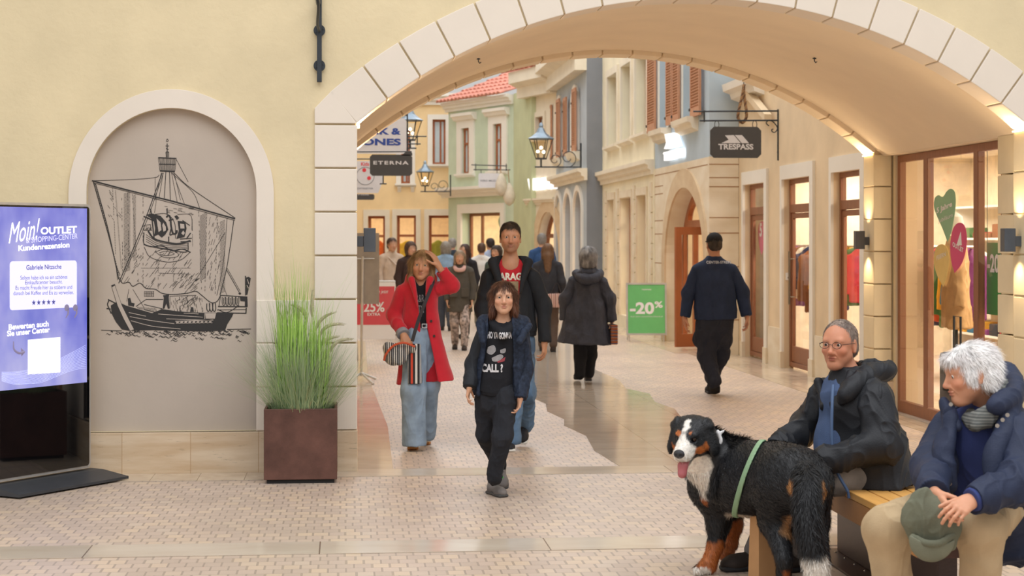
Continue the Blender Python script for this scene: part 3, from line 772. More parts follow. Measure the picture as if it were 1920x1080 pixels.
b = MB(); b.plate(fV.frame(-.25), archloop(sa + .1, .1, sb - .1, 1.3, zta - 1.4, 16), t=.006); b.build('pane', GL, fo)
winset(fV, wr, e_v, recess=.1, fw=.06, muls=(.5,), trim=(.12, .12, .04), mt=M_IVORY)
zc_ = fV.Z(990, 376) ; cornice(fV, 'cornice', M_IVORY, 0, fV.L, zc_ - .12, zc_ + .04, .1, e_v)
b = MB()
for y in (400, 425, 450): b.plate(fV.fr, rect(0, fV.Z(990, y) - .01, sa - .32, fV.Z(990, y) + .01), t=.003)
b.build('mortar_joint', M_GROOVE, e_v)
zt_ = fV.Z(1036, 174); cornice(fV, 'cornice', M_IVORY, -.1, fV.L + .15, zt_ - .02, zt_ + .62, .45, e_v, steps=2)
e_s = empty('lit_shop_sign', fV.pt(fV.S(1015), fV.Z(1015, 345), .05), 'glowing white VERO MODA letters on the ivory wall', 'sign')
p0 = fV.uv(994.5, 358); text('VERO MODA', fV.pt(*p0), fV.u, UP, (fV.S(1040) - fV.S(994.5)) * 1.7, .30, M_SIGNW, e_s, 'sign_letters', bold=.03, depth=.05, lift=.03)

# ---------------- green building
fN = Face((2.7833, 48.25), (4.268, 45.0)); fN2 = Face((4.268, 45.0), (4.45, 43.4))
e_n = empty('green_building', (3.5, 46.6, 0), 'pale green building with red tiled roof and white framed windows', 'building')
w1, w2 = fN.R(867, 882, 241, 326), fN.R(927, 943, 233, 321); gr = fN.R(867, 941, 400, 560, 867)
gr = (gr[0], .1, gr[2], gr[3])
zt_ = fN.Z(963, 194.4)
b = MB(); b.plate(fN.fr, rect(0, 0, fN.L, zt_), [rect(w1[0], w1[1], w1[2], w1[3]), rect(w2[0], w2[1], w2[2], w2[3]), rect(gr[0], gr[1], gr[2], gr[3])], t=.3, z0=-.3); b.build('wall', M_GREEN, e_n)
b = MB(); b.plate(fN2.fr, rect(0, 0, fN2.L + .5, zt_ + .25), t=.2, z0=-.2); b.build('end_wall', M_GREEND, e_n)
for r_ in (w1, w2):
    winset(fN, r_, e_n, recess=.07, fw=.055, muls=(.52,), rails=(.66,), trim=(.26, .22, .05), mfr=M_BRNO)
    b = MB(); b.extr([(0, 0), (.1, .02), (.14, .1), (.18, .12), (.18, .2), (0, .2)], fN.pt(r_[0] - .36, r_[3] + .2), fN.pt(r_[2] + .36, r_[3] + .2), fN.n, UP); b.build('window_hood', M_WHITE, e_n)
winset(fN, gr, e_n, recess=.25, fw=.08, muls=(.31, .8), mpane=GL, trim=(.2, .24, .06), mfr=M_BRN, sill=False)
zc_ = fN.Z(842, 371); cornice(fN, 'cornice', M_WHITE, -.25, fN.L * .93, zc_, zc_ + .27, .3, e_n)
cornice(fN, 'cornice', M_WHITE, -.1, fN.L + .0, zt_ - .0, zt_ + .24, .2, e_n)
def tiled_roof(p0, p1, q0, q1, n, m, name, parent, rows=9):
    """barrel-tile roof between eave p0-p1 and ridge q0-q1"""
    p0, p1, q0, q1 = [A(*q) for q in (p0, p1, q0, q1)]; nn = nrm(np.cross(p1 - p0, q0 - p0)); nn = nn if nn[2] > 0 else -nn
    V = []; Fs = []; K = n * 6
    for r in range(rows):
        for e in (0, 1):
            t = (r + e) / rows; dz = 0.035 * (1 - e)
            for i in range(K + 1):
                s = i / K; a = p0 + (p1 - p0) * s; c = q0 + (q1 - q0) * s
                V.append(a + (c - a) * t + nn * (0.05 * abs(math.sin(math.pi * s * n)) + dz))
    for k in range(2 * rows - 1):
        for i in range(K): Fs.append((k * (K + 1) + i, k * (K + 1) + i + 1, (k + 1) * (K + 1) + i + 1, (k + 1) * (K + 1) + i))
    # underside
    o = mesh_obj(name, V, Fs, m, parent)
    so = o.modifiers.new('s', 'SOLIDIFY'); so.thickness = .04; so.offset = -1
    return o
ze = zt_ + .25
a0 = fN.pt(-.15, ze, .3); a1 = fN.pt(fN.L - .15, ze, .3)
tiled_roof(a0, a1, fN.pt(1.0, ze + 1.3, -2.6), fN.pt(fN.L + 2.2, ze + 1.3, -2.6), 17, M_ROOF, 'roof', e_n)
# the roof of the ivory building, seen above its cornice
za = fV.Z(1036, 174) + .62
tiled_roof(fV.pt(-.45, za, .5), fV.pt(fV.L + .4, za, .5), fV.pt(.3, za + 1.2, -2.2), fV.pt(fV.L + 1.4, za + 1.2, -2.2), 9, M_ROOF, 'roof', e_v)
# ---------------- orange building closing the view
fO = Face((.2, 50.16), (3.1, 49.9))
e_o = empty('orange_building', (1.7, 50, 0), 'warm orange building with three shop windows closing the street', 'building')
gws = [fO.R(690, 722, 405, 560), fO.R(744, 780, 404, 560), fO.R(804, 852, 404, 560)]; gws = [(a, .1, c, d) for (a, _, c, d) in gws]
uws = [fO.R(752, 769, 240, 344), fO.R(811, 835.5, 224, 308)]
b = MB(); b.plate(fO.fr, rect(-3, 0, fO.L + 1.5, fO.Z(800, 197)), [rect(*r_) for r_ in gws + uws], t=.3, z0=-.3); b.build('wall', M_ORANGE, e_o)
for r_ in gws: winset(fO, r_, e_o, recess=.25, fw=.07, rails=(.75,), mpane=GL, trim=(.13, .18, .05), mfr=M_BRNO, mt=M_IVORY, sill=False)
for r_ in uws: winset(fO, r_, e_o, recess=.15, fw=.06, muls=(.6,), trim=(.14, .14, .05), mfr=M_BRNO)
cornice(fO, 'cornice', M_WHITE, -3, fO.L + 1.5, fO.Z(800, 197), fO.Z(800, 176), .3, e_o)
r_ = uws[0]
for q in (r_[0] - .1, r_[2] + .02): b = MB(); b.extr([(0, 0), (.1, .12), (.12, .16), (0, .16)], fO.pt(q, r_[1] - .25), fO.pt(q + .1, r_[1] - .25), fO.n, UP); b.build('bracket', M_WHITE, e_o)

# street ceiling far above (white boards of the covered mall)
# ---------------- shop rooms behind the glass
def room(name, x0, y0, x1, y1, h, m, open_=None):
    """three walls and ceiling; open towards the street side given"""
    b = MB(); t = .1
    if open_ != 'x0': b.box((x0 - t, y0 - t, 0), (x0, y1 + t, h))
    b.box((x1, y0 - t, 0), (x1 + t, y1 + t, h))
    if open_ != 'y0': b.box((x0, y0 - t, 0), (x1, y0, h))
    b.box((x0, y1, 0), (x1, y1 + t, h)); b.box((x0 - t, y0 - t, h), (x1 + t, y1 + t, h + t))
    return st(b.build(name, m))
room('wall_shop', 6.12, 13.4, 9.2, 25.3, 2.9, M_INT, 'x0')
for yy_ in (14.8, 17.2, 19.6, 22.0, 24.2): area_light('shop_light', (7.4, yy_, 2.85), 1.2, 1.2, 95, (1, .9, .76))
room('wall_shop', 5.7, 26.0, 8.6, 30.0, 2.9, M_INT, 'x0'); area_light('shop_light', (7, 28, 2.8), 1.8, 2.4, 80, (1, .82, .6))
room('wall_shop', 5.66, 30.4, 8.2, 41.8, 3.0, M_INT, 'x0')
for yy_ in (32.5, 36, 39.5): area_light('shop_light', (6.9, yy_, 2.8), 1.5, 2.2, 70, (1, .82, .6))
room('wall_shop', -1.2, 50.5, 4.6, 53.5, 2.9, M_INT, 'y0')
for xx_ in (0, 2): area_light('shop_light', (xx_, 51.6, 2.8), 1.8, 1.6, 48, (1, .8, .56))
# room behind the green front
b = MB(); b.box((-.2, .32, 0), (fN.L + .1, 3.0, .01), lambda v: fN.pt(v[0], v[2], -v[1])); b.box((-.2, 3.0, 0), (fN.L + .1, 3.1, 3), lambda v: fN.pt(v[0], v[2], -v[1])); b.box((-.2, .3, 2.72), (fN.L + .1, 3.1, 2.8), lambda v: fN.pt(v[0], v[2], -v[1]))
b.box((-.25, .3, 0), (-.2, 3.1, 2.8), lambda v: fN.pt(v[0], v[2], -v[1])); b.box((fN.L+.1, .3, 0), (fN.L + .15, 3.1, 2.8), lambda v: fN.pt(v[0], v[2], -v[1])); st(b.build('wall_shop', M_INT))
area_light('shop_light', tuple(fN.pt(fN.L / 2, 2.65, -1.5)), 1.6,1.6,80, (1, .85, .64))
b = MB(); b.box((-.3, .35, 0), (2.6, 3.0, 2.8), lambda v: fV.pt(v[0], v[2], -v[1])); b.F = [f for i, f in enumerate(b.F) if i != 2]; b.M = b.M[:len(b.F)]; st(b.build('wall_shop', M_INT))
area_light('shop_light', tuple(fV.pt(fV.L / 2, 2.6, -1.5)), 1.2, 1.2, 60, (1, .84, .66))

# ================================================================ things fixed to the walls
def disc(c, n, r, t, m=14):
    n = nrm(n); u = nrm(np.cross(n, UP if abs(n[2]) < .9 else A(1, 0, 0))); v = np.cross(n, u)
    return [np.asarray(c) + (u * math.cos(2 * math.pi * i / m) + v * math.sin(2 * math.pi * i / m)) * r + n * k for k in (0, t) for i in range(m)], \
        [tuple(range(m - 1, -1, -1)), tuple(range(m, 2 * m))] + [(i, (i + 1) % m, m + (i + 1) % m, m + i) for i in range(m)]
# iron sign arm on the arch wall, seen end-on
e = empty('sign_bracket', PY(599, 90, YW), 'dark iron sign arm bolted high on the yellow wall left of the arch', 'bracket')
p = lambda y, off=0, dx=0: PY(599 + dx, y, YW) + A(0, -off, 0)
b = MB(); b.bbox(tuple(p(155, .055, -4.5)), tuple(p(-40, .02, 4.5))[0:1] + (p(0, .02)[1],) + (p(-40)[2],), .004); b.build('wall_bar', M_IRON, e)
for y in (58, 124):
    b = MB(); V, Fs = disc(p(y, 0.022), (0, -1, 0), .043, .012, 20); b.add(V, Fs)
    for k in range(4):
        a = k * math.pi / 2 + .4; V, Fs = disc(p(y, 0.034) + A(.03 * math.cos(a), 0, .03 * math.sin(a)), (0, -1, 0), .006, .006, 8); b.add(V, Fs)
    b.build('flange', M_IRON, e)
b = MB(); q0 = p(60, .05); pts = [q0 + A(0, -.02, 0), q0 + A(-.01, -.2, .03), q0 + A(.0, -.42, .12), q0 + A(-.01, -.5, .2), q0 + A(-.015, -.42, .26), q0 + A(-.01, -.35, .2)]
b.tube(bez(pts, 8), .011, 8); b.tube([p(8, .04, -2), p(8, 1.3, -2)], .017, 10); b.build('sign_arm', M_IRON, e)
b = MB(); V, Fs = disc(p(8, 1.3, -2), (0, -1, 0), .026, .03, 16); b.add(V, Fs); b.build('end_cap', M_IRON, e)

# ---- cog mural in the niche: painted strokes on the grey plaster
YN = YW + .055
M_INK = mat('mural_ink', '#33302E', .8, noise=.03)
class Strokes:
    def __init__(s): s.V = []; s.F = []; s.k = 0
    def q(s, x, y): s.k += 1; return PY(x, y, YN) + A(0, -.0022 - .0000012 * (s.k % 500), 0)
    def line(s, pts, w=1.0, taper=False):
        n0 = len(s.V); n = len(pts)
        for i, (x, y) in enumerate(pts):
            a = pts[max(i - 1, 0)]; b = pts[min(i + 1, n - 1)]; dx, dy = b[0] - a[0], b[1] - a[1]; L = math.hypot(dx, dy) or 1
            ww = w / 2 * (math.sin(math.pi * (i + .5) / n) if taper else 1)
            s.V += [s.q(x - dy / L * ww, y + dx / L * ww), s.q(x + dy / L * ww, y - dx / L * ww)]
        for i in range(n - 1): k = n0 + 2 * i; s.F.append((k, k + 1, k + 3, k + 2))
    def poly(s, pts):
        n0 = len(s.V); tri = tessellate_polygon([[Vector((x, y, 0)) for x, y in pts]])
        s.V += [s.q(*p) for p in pts]; s.F += [tuple(n0 + i for i in t) for t in tri]
    def curve(s, pts, w=1.0, n=8, taper=False): s.line([tuple(p) for p in bez([A(*q) for q in pts], n)], w, taper)
rnd = random.Random(4)
S = Strokes(); ZF = 2.634; zx = lambda x: 160 + x / ZF; zy = lambda y: 250 + y / ZF
Z = lambda L: [(zx(a), zy(b_)) for a, b_ in L]
# hull
S.poly(Z([(126, 850), (150, 835), (175, 838), (200, 850), (260, 868), (330, 888), (380, 868), (450, 878), (520, 884), (590, 886), (733, 886), (725, 905), (700, 945), (690, 975), (560, 978), (330, 972), (215, 975), (180, 968), (150, 930), (130, 890)]))
M_NG = mat('mural_ground', '#B9AB9E', .8, noise=.02)
T = Strokes(); T.k = 1000
T.q = lambda x, y: PY(x, y, YN) + A(0, -.0036, 0)
for L in ([(215, 885), (300, 903)], [(220, 905), (330, 925), (440, 940)], [(225, 925), (330, 952), (470, 966)], [(400, 916), (580, 922), (632, 920)], [(360, 892), (470, 900), (580, 908)], [(486, 888), (560, 892)], [(590, 888), (590, 918)]): T.curve(Z(L), 1.1, 6)
T.line(Z([(445, 928), (632, 922)]), 1.6); T.line(Z([(448, 938), (628, 936)]), .9)
for k in range(9): T.poly(Z([(452 + k * 20, 928), (464 + k * 20, 928), (460 + k * 20, 937), (448 + k * 20, 937)]))
T.poly(Z([(132, 760), (146, 752), (180, 850), (215, 920), (240, 968), (222, 975), (190, 915), (160, 850)]))
T.poly(Z([(592, 888), (646, 888), (640, 915), (596, 915)]))
for L in ([(132, 760), (160, 850), (190, 915), (222, 975)], [(146, 752), (180, 850), (215, 920), (240, 968)], [(140, 760), (170, 850), (205, 920), (230, 970)]): S.curve(Z(L), 1.3)
S.poly(Z([(128, 750), (146, 744), (150, 758), (132, 764)]))
# sail, yard, mast
S.line(Z([(33, 234), (200, 278), (430, 335), (740, 422)]), 2.6); S.line(Z([(40, 244), (430, 345), (738, 430)]), 1.0)
S.curve(Z([(40, 240), (80, 380), (130, 560), (165, 720)]), 1.6); S.curve(Z([(52, 250), (110, 460), (150, 640), (172, 700)]), .9); S.curve(Z([(46, 244), (100, 430), (145, 620), (160, 725)]), .8)
for k in range(40):
    t = k / 40; x = 42 + 120 * t + 6; y = 250 + 470 * t; S.line(Z([(x, y), (x + 8, y + 7)]), .7)
S.curve(Z([(733, 430), (715, 560), (695, 680), (665, 800)]), 1.4); S.curve(Z([(700, 420), (690, 560), (675, 680), (650, 800)]), .8)
S.curve(Z([(165, 715), (185, 740), (215, 735), (235, 755), (270, 740), (300, 765), (345, 770), (380, 790), (430, 795), (500, 790), (545, 780), (575, 800), (620, 835), (650, 830), (668, 800)]), 1.4)
for (x0_, y0_, x1_, y1_) in ((180, 285, 185, 720), (232, 300, 262, 740), (285, 315, 285, 760), (360, 640, 360, 770), (440, 640, 432, 795), (527, 380, 530, 560), (560, 385, 575, 790), (600, 395, 590, 800), (652, 405, 640, 830), (135, 268, 150, 600), (210, 292, 215, 700)):
    n = 26
    for i in range(n):
        if rnd.random() < .3: continue
        a, c = i / n, (i + .7) / n; S.line(Z([(x0_ + (x1_ - x0_) * a, y0_ + (y1_ - y0_) * a), (x0_ + (x1_ - x0_) * c, y0_ + (y1_ - y0_) * c)]), .7)
def hatch(x0_, y0_, x1_, y1_, n, dx, dy, w=.6):
    for _ in range(n):
        x = rnd.uniform(x0_, x1_); y = rnd.uniform(y0_, y1_); k = rnd.uniform(.4, 1); S.line(Z([(x, y), (x + dx * k, y + dy * k)]), w, False)
for i in range(60):
    y = 300 + i * 6.5; S.line(Z([(190, y), (222, y - 10)]), .55)
    if i < 50: S.line(Z([(236, y + 10), (250, y + 3)]), .5); S.line(Z([(566, y + 110), (596, y + 92)]), .55)
    if i < 55: S.line(Z([(664 + (i % 3), 440 + y - 300), (690, 428 + y - 300)]), .5)
    S.line(Z([(146 + i * .5, y - 15), (152 + i * .5, y - 18)]), .5)
hatch(290, 600, 520, 770, 70, 22, -30); hatch(600, 420, 660, 780, 40, 10, -34); hatch(80, 280, 170, 420, 14, 16, 22); hatch(390, 360, 520, 400, 16, 26, 4); hatch(190, 560, 280, 740, 30, 14, -20); hatch(440, 700, 560, 780, 30, 20, -16)
# rigging
for L, w_ in (([(380, 195), (290, 440), (165, 740)], 1.5), ([(386, 195), (300, 440), (176, 735)], .9), ([(375, 195), (345, 330)], .8), ([(385, 195), (365, 315)], .8), ([(398, 190), (390, 320)], 1.2), ([(416, 190), (420, 330)], 1.2), ([(425, 192), (455, 345)], .8), ([(432, 192), (490, 350)], .8), ([(438, 195), (520, 270), (740, 418)], 1.2), ([(425, 195), (530, 290), (565, 370)], .8), ([(450, 130), (508, 240)], .8), ([(365, 205), (345, 218), (230, 228), (40, 234)], .9), ([(345, 215), (345, 330)], .7), ([(690, 490), (560, 700), (490, 790)], .8), ([(695, 670), (760, 785)], 1.1), ([(700, 665), (765, 780)], .8), ([(680, 750), (700, 800)], .7), ([(440, 200), (470, 330)], .7), ([(352, 320), (342, 392)], .7), ([(215, 770), (205, 830)], .7), ([(235, 770), (290, 860)], .7), ([(505, 800), (480, 870)], .7), ([(545, 800), (500, 860)], .7)):
    S.curve(Z(L), w_, 6)
# top castle and finial
S.line(Z([(360, 120), (450, 124)]), 2.0); S.line(Z([(366, 152), (446, 154)]), 1.6); S.line(Z([(369, 185), (442, 189)]), 2.6)
for k in range(15):
    t = k / 14; S.line(Z([(361 + 88 * t, 121), (369 + 73 * t, 187)]), .9)
S.line(Z([(404, 50), (405, 118)]), 1.6); S.line(Z([(396, 62), (414, 62)]), 1.2); S.curve(Z([(400, 42), (404, 28), (410, 36), (404, 42)]), 1.0); S.line(Z([(398, 92), (400, 118)]), 1.2); S.line(Z([(412, 92), (412, 118)]), 1.2); S.line(Z([(398, 92), (412, 92)]), 1.2); S.line(Z([(398, 75), (412, 80)]), 1.0)
# little ship with flowing sails on the big sail
S.poly(Z([(300, 402), (330, 396), (372, 408), (400, 440), (410, 475), (395, 500), (378, 515), (360, 500), (340, 508), (345, 470), (338, 430)]))
T.poly(Z([(352, 420), (372, 440), (376, 478), (362, 488), (356, 450)])); T.poly(Z([(385, 440), (398, 462), (398, 480), (386, 486), (380, 455)]))
S.curve(Z([(322, 372), (330, 430), (340, 520)]), 2.2); S.line(Z([(288, 410), (340, 432)]), 2.4); S.curve(Z([(345, 400), (400, 398), (440, 440), (446, 520)]), 1.2)
S.curve(Z([(400, 415), (412, 405), (420, 420), (424, 460), (434, 495), (450, 492), (452, 478)]), 3.2); S.line(Z([(412, 430), (436, 424)]), 2.4); S.curve(Z([(424, 470), (418, 500), (432, 498)]), 2.2)
S.poly(Z([(456, 432), (494, 436), (500, 470), (490, 512), (462, 518), (450, 522), (462, 480)])); T.poly(Z([(468, 446), (488, 448), (490, 470), (470, 470)])); T.poly(Z([(484, 480), (492, 492), (484, 504), (474, 493)]))
S.line(Z([(480, 430), (516, 455)]), 1.6); S.poly(Z([(440, 410), (452, 404), (464, 418), (452, 428)])); S.line(Z([(500, 520), (520, 492)]), 2.0); S.curve(Z([(455, 400), (520, 405), (527, 480)]), .8)
S.curve(Z([(310, 482), (340, 520), (400, 538), (460, 545), (520, 530)]), 3.0); S.curve(Z([(290, 490), (290, 545), (330, 560), (420, 576), (500, 585), (508, 540)]), 1.6); S.curve(Z([(288, 548), (330, 560), (380, 556), (430, 580), (480, 572), (520, 588)]), 2.0)
for k in range(4): S.curve(Z([(300, 500 + k * 11), (360, 536 + k * 9), (440, 550 + k * 7), (505, 545 + k * 8)]), .8)
S.line(Z([(412, 510), (412, 535)]), 2.0); S.line(Z([(404, 370), (404, 400)]), 2.0); S.line(Z([(288, 455), (322, 450)]), 1.0); S.line(Z([(290, 455), (290, 480)]), 1.0); S.line(Z([(322, 450), (324, 478)]), 1.0); S.line(Z([(288, 480), (330, 478)]), 1.0); S.line(Z([(468, 522), (526, 518)]), 1.6); S.line(Z([(470, 535), (522, 534)]), 1.6)
hatch(292, 458, 320, 478, 12, 14, -3)
S.curve(Z([(290, 560), (320, 610), (400, 635), (470, 625), (515, 590)]), 1.0); S.curve(Z([(345, 585), (400, 570), (455, 590), (450, 610), (390, 612), (345, 585)]), .9); S.curve(Z([(365, 590), (400, 582), (440, 595), (400, 604), (368, 596)]), .9)
S.curve(Z([(400, 570), (430, 576), (450, 590)]), .8); S.line(Z([(275, 665), (520, 665)]), .6); S.line(Z([(365, 690), (520, 695)]), .6)
# deck, castle, shields, flag
S.line(Z([(250, 855), (300, 820), (385, 820)]), 1.2); S.line(Z([(290, 870), (350, 885), (380, 866), (290, 845)]), 1.2)
for k in range(14): S.line(Z([(256 + k * 7, 856 + k * .6), (262 + k * 7, 866 + k * 1.2)]), .7)
S.poly(Z([(384, 800), (414, 796), (412, 812), (416, 866), (408, 866), (400, 840), (390, 866), (382, 866), (388, 812)]))
for k in range(6): S.line(Z([(292 + k * 9, 780), (292 + k * 9, 806)]), .7)
for k in range(4): S.line(Z([(292, 782 + k * 8), (340, 782 + k * 8)]), .7)
S.line(Z([(418, 802), (418, 862)]), .8); S.line(Z([(420, 804), (548, 800)]), .9); hatch(424, 800, 580, 880, 60, 4, 22, .6); hatch(440, 800, 540, 860, 14, 30, -20, .6)
S.poly(Z([(522, 858), (532, 858), (537, 882), (517, 882)]))
S.poly(Z([(210, 815), (222, 812), (228, 836), (244, 840), (240, 856), (212, 850)])); S.curve(Z([(118, 822), (110, 845), (120, 870), (128, 890)]), 2.0); S.line(Z([(105, 865), (126, 868)]), 2); S.line(Z([(112, 820), (150, 840)]), 2)
S.line(Z([(668, 800), (800, 808)]), 1.6); S.line(Z([(655, 855), (800, 856)]), 2.0); S.line(Z([(668, 800), (660, 855)]), 1.2); S.line(Z([(650, 872), (795, 870)]), 1.2); S.line(Z([(795, 862), (793, 890)]), 2.2); S.line(Z([(650, 886), (795, 889)]), 2.0); S.poly(Z([(762, 806), (800, 808), (802, 856), (788, 856), (788, 830), (766, 828)]))
for k in range(5): S.curve(Z([(676 + k * 17, 808), (676 + k * 17, 838), (684 + k * 17, 850), (690 + k * 17, 838), (690 + k * 17, 808)]), 1.2, 4); S.line(Z([(683 + k * 17, 812), (683 + k * 17, 842)]), 1.2)
for k in range(3): S.curve(Z([(600 + k * 15, 840), (600 + k * 15, 868), (608 + k * 15, 880), (614 + k * 15, 866), (612 + k * 15, 838)]), 1.6, 4)
S.curve(Z([(655, 870), (700, 884), (760, 850)]), 1.4)
S.line(Z([(791, 704), (792, 800)]), 2.0); S.poly(Z([(794, 712), (806, 708), (817, 716), (812, 745), (806, 770), (800, 798), (795, 796)])); T.line(Z([(800, 720), (808, 745)]), 1.2); T.line(Z([(798, 750), (806, 765)]), 1.2)
V_ = []; S.poly(Z([(756, 790), (764, 784), (770, 792), (763, 798)]))
# sea
S.line(Z([(78, 972), (180, 975)]), 1.2); S.line(Z([(700, 968), (818, 966)]), 1.2)
for _ in range(120):
    x = rnd.uniform(85, 790); y = 975 + abs(rnd.gauss(0, 20)); w0 = rnd.uniform(12, 40)
    if y > 1032: continue
    S.curve(Z([(x, y + 4), (x + w0 * .3, y - 3), (x + w0 * .65, y + 4), (x + w0, y - 2)]), rnd.uniform(.7, 1.7), 4, True)
S.curve(Z([(215, 985), (240, 962), (262, 975), (240, 985)]), 1.4)
mural = mesh_obj('ship_mural', S.V, S.F, M_INK); tag(mural, 'black ink drawing of a sailing cog on the grey niche wall', 'mural')
mesh_obj('mural_highlight', T.V, T.F, M_NG, mural)

for (x, y, lab) in ((1527, 127, 'right'), (897, 125, 'left')):
    Yh = 15.0; p_ = PY(x, y, Yh); zv = CZ + math.sqrt((R + .045) ** 2 - (p_[0] - CX) ** 2); b = MB(); c = A(p_[0], Yh, zv)
    b.tube([c + UP * .01, c - UP * .03, c - UP * .045 + RT * .012, c - UP * .035 + RT * .022], .005, 6); b.tube([c - UP * .004, c - UP * .012], .016, 10)
    tag(b.build('ceiling_hook', M_IRON), f'small dark hook screwed into the {lab} half of the vaulted ceiling', 'hook')
# ================================================================ digital display stand
kr = G(165, 885); kd = nrm(A(*(G(165, 885) - G(0, 905)))[:3] * A(1, 1, 0))
fkR = 263.0
pR = P(170, 450, F / 263.); pL = P(0, 450, F / 280.); kd = nrm((pR - pL) * A(1, 1, 0)); WK = 1.0
kA = A(pR[0], pR[1], 0) - kd * WK
fK = Face(kA, (pR[0], pR[1])); fK.n = fK.n
e = empty('display_stand', kA + kd * WK / 2, 'tall black digital display stand with a violet lit screen in front of the niche', 'display')
def rrect(x0, y0, x1, y1, r, n=5):
    o = []
    for cx, cy, a in ((x1 - r, y0 + r, -90), (x1 - r, y1 - r, 0), (x0 + r, y1 - r, 90), (x0 + r, y0 + r, 180)):
        for i in range(n + 1): t = math.radians(a + 90 * i / n); o.append((cx + r * math.cos(t), cy + r * math.sin(t)))
    return o
z0k, z1k = fK.Z(166, 877), fK.Z(166, 383)
M_SIL = mat('silver_edge', '#C9C6C2', .35, metal=.6); M_BLK = mat('black_glass', '#0B0B0D', .04, noise=0, spec=.9); M_BASE = mat('base_metal', '#4C4E52', .5, metal=.5)
b = MB(); b.plate(fK.frame(0), rrect(0, z0k, WK, z1k, .03), [], t=.055, z0=-.055); b.build('housing', M_SIL, e)
b = MB(); b.plate(fK.frame(0), rrect(.018, z0k + .018, WK - .018, z1k - .018, .022), [], t=.004); b.build('front_glass', M_BLK, e)
sx0, sx1 = .05, fK.S(162); sz0, sz1 = fK.Z(162, 716.5), fK.Z(162, 391)
def screen_mat():
    m, nt, b = new_mat('screen'); tc = N(nt, 'ShaderNodeTexCoord')
    mp = N(nt, 'ShaderNodeMapping'); mp.inputs['Scale'].default_value = (2.2, 2.2, 1.4); nt.links.new(tc.outputs['Object'], mp.inputs[0])
    nz = N(nt, 'ShaderNodeTexNoise'); nz.inputs['Scale'].default_value = 1.4; nz.inputs['Detail'].default_value = 3; nt.links.new(mp.outputs[0], nz.inputs['Vector'])
    cr = N(nt, 'ShaderNodeValToRGB'); e_ = cr.color_ramp.elements; e_[0].position = .3; e_[1].position = .72
    e_[0].color = (*srgb('#6E72D8'), 1); e_[1].color = (*srgb('#C3C0F4'), 1); k = e_.new(.5); k.color = (*srgb('#9A9BEA'), 1)
    nt.links.new(nz.outputs['Fac'], cr.inputs[0]); b.inputs['Base Color'].default_value = (.01, .01, .02, 1); b.inputs['Roughness'].default_value = .06
    nt.links.new(cr.outputs[0], b.inputs['Emission Color']); b.inputs['Emission Strength'].default_value = .95; return m
b = MB(); b.plate(fK.frame(.004), rect(sx0, sz0, sx1, sz1), t=.001); scr = b.build('screen', screen_mat(), e)
M_SW = glow('screen_white', '#F4F3FF', 1.0); M_SV = glow('screen_violet', '#C9C8F6', .95); M_SD = glow('screen_dark', '#4A4A8C', .5); M_SQ = glow('screen_grey', '#7D7590', .6); M_SL = glow('screen_line', '#C4CBFF', .9)
def kt(body, x0, y0, x1, y1, m, bold=0, shear=0, h=None, **kw):
    """words on the screen from (x0,y0) bottom left to (x1,y1) bottom right, in picture px; h = letter height px"""
    a = fK.uv(x0, y0); c = fK.uv(x1, y1); tl = fK.uv(x0, y0 - h)
    u = fK.u * (c[0] - a[0]) + UP * (c[1] - a[1]); L = np.linalg.norm(u)
    return text(body, fK.pt(a[0], a[1], .0055), u / L, UP, L, tl[1] - a[1], m, scr, 'screen_text', bold=bold, shear=shear, lift=.0008, **kw)
kt('Moin!', 15, 457, 73, 447, M_SW, .0, .35, 39); kt('OUTLET', 75, 440, 143, 437, M_SW, .035, 0, 14); kt('& SHOPPING-CENTER', 48, 456, 144, 447, M_SV, .0, 0, 10)
kt('Kundenrezension', 33, 471, 129, 464, M_SW, .03, 0, 11)
b = MB(); b.plate(fK.frame(.0055), rrect(fK.S(17), fK.Z(17, 582), fK.S(143), fK.Z(17, 490), .025), t=.0004); b.build('text_panel', M_SV, scr)
kt('Gabriele Nitzsche', 48, 506, 114, 504, M_SD, .015, 0, 9)
for s_, x0, x1, y in (('Selten habe ich so ein schönes', 37, 125, 524), ('Einkaufscenter besucht.', 46, 116, 533), ('Es macht Freude hier zu stöbern und', 28, 134, 543), ('danach bei Kaffee und Eis zu verweilen.', 24, 137, 553)): kt(s_, x0, y + .5, x1, y - 1.5, M_SD, .0, 0, 7.5)
def star(f, cx, cy, r, off, m, parent, n5=5, name='star'):
    b = MB(); pts = []
    for i in range(2 * n5):
        a = math.pi / 2 + math.pi * i / n5; rr = r if i % 2 == 0 else r * .42; pts.append((cx + rr * math.cos(a), cy + rr * math.sin(a)))
    b.plate(f.frame(off), pts, t=.0004); return b.build(name, m, parent)
for k in range(5):
    c = fK.uv(62 + k * 9.3, 567.5 - k * .3); star(fK, c[0], c[1], .021, .0062, M_SD, scr)
for k in (0, 1):
    c = fK.uv(124 + 16 * k, 577); b = MB(); th_ = [i * 2 * math.pi / 16 for i in range(16)]
    b.plate(fK.frame(.0062), [(c[0] + .024 * math.cos(t), c[1] + .024 * math.sin(t)) for t in th_], t=.0004)
    b.plate(fK.frame(.0062), [(c[0] + .024, c[1]), (c[0] + .02, c[1] - .045), (c[0] - .008, c[1] - .075), (c[0] - .012, c[1] - .068), (c[0] + .006, c[1] - .04), (c[0] + .004, c[1] - .01)][::-1], t=.0004)
    b.build('quote_mark', M_SQ, scr)
kt('Bewerten auch', 15, 619, 90, 612, M_SW, .03, 0, 11); kt('Sie unser Center', 12, 631, 92, 623, M_SW, .03, 0, 11)
b = MB(); q = [fK.uv(*p_) for p_ in ((51, 702), (112, 698), (112, 632), (51, 637))]; b.plate(fK.frame(.0055), q, t=.0004); b.build('blank_panel', M_SW, scr)
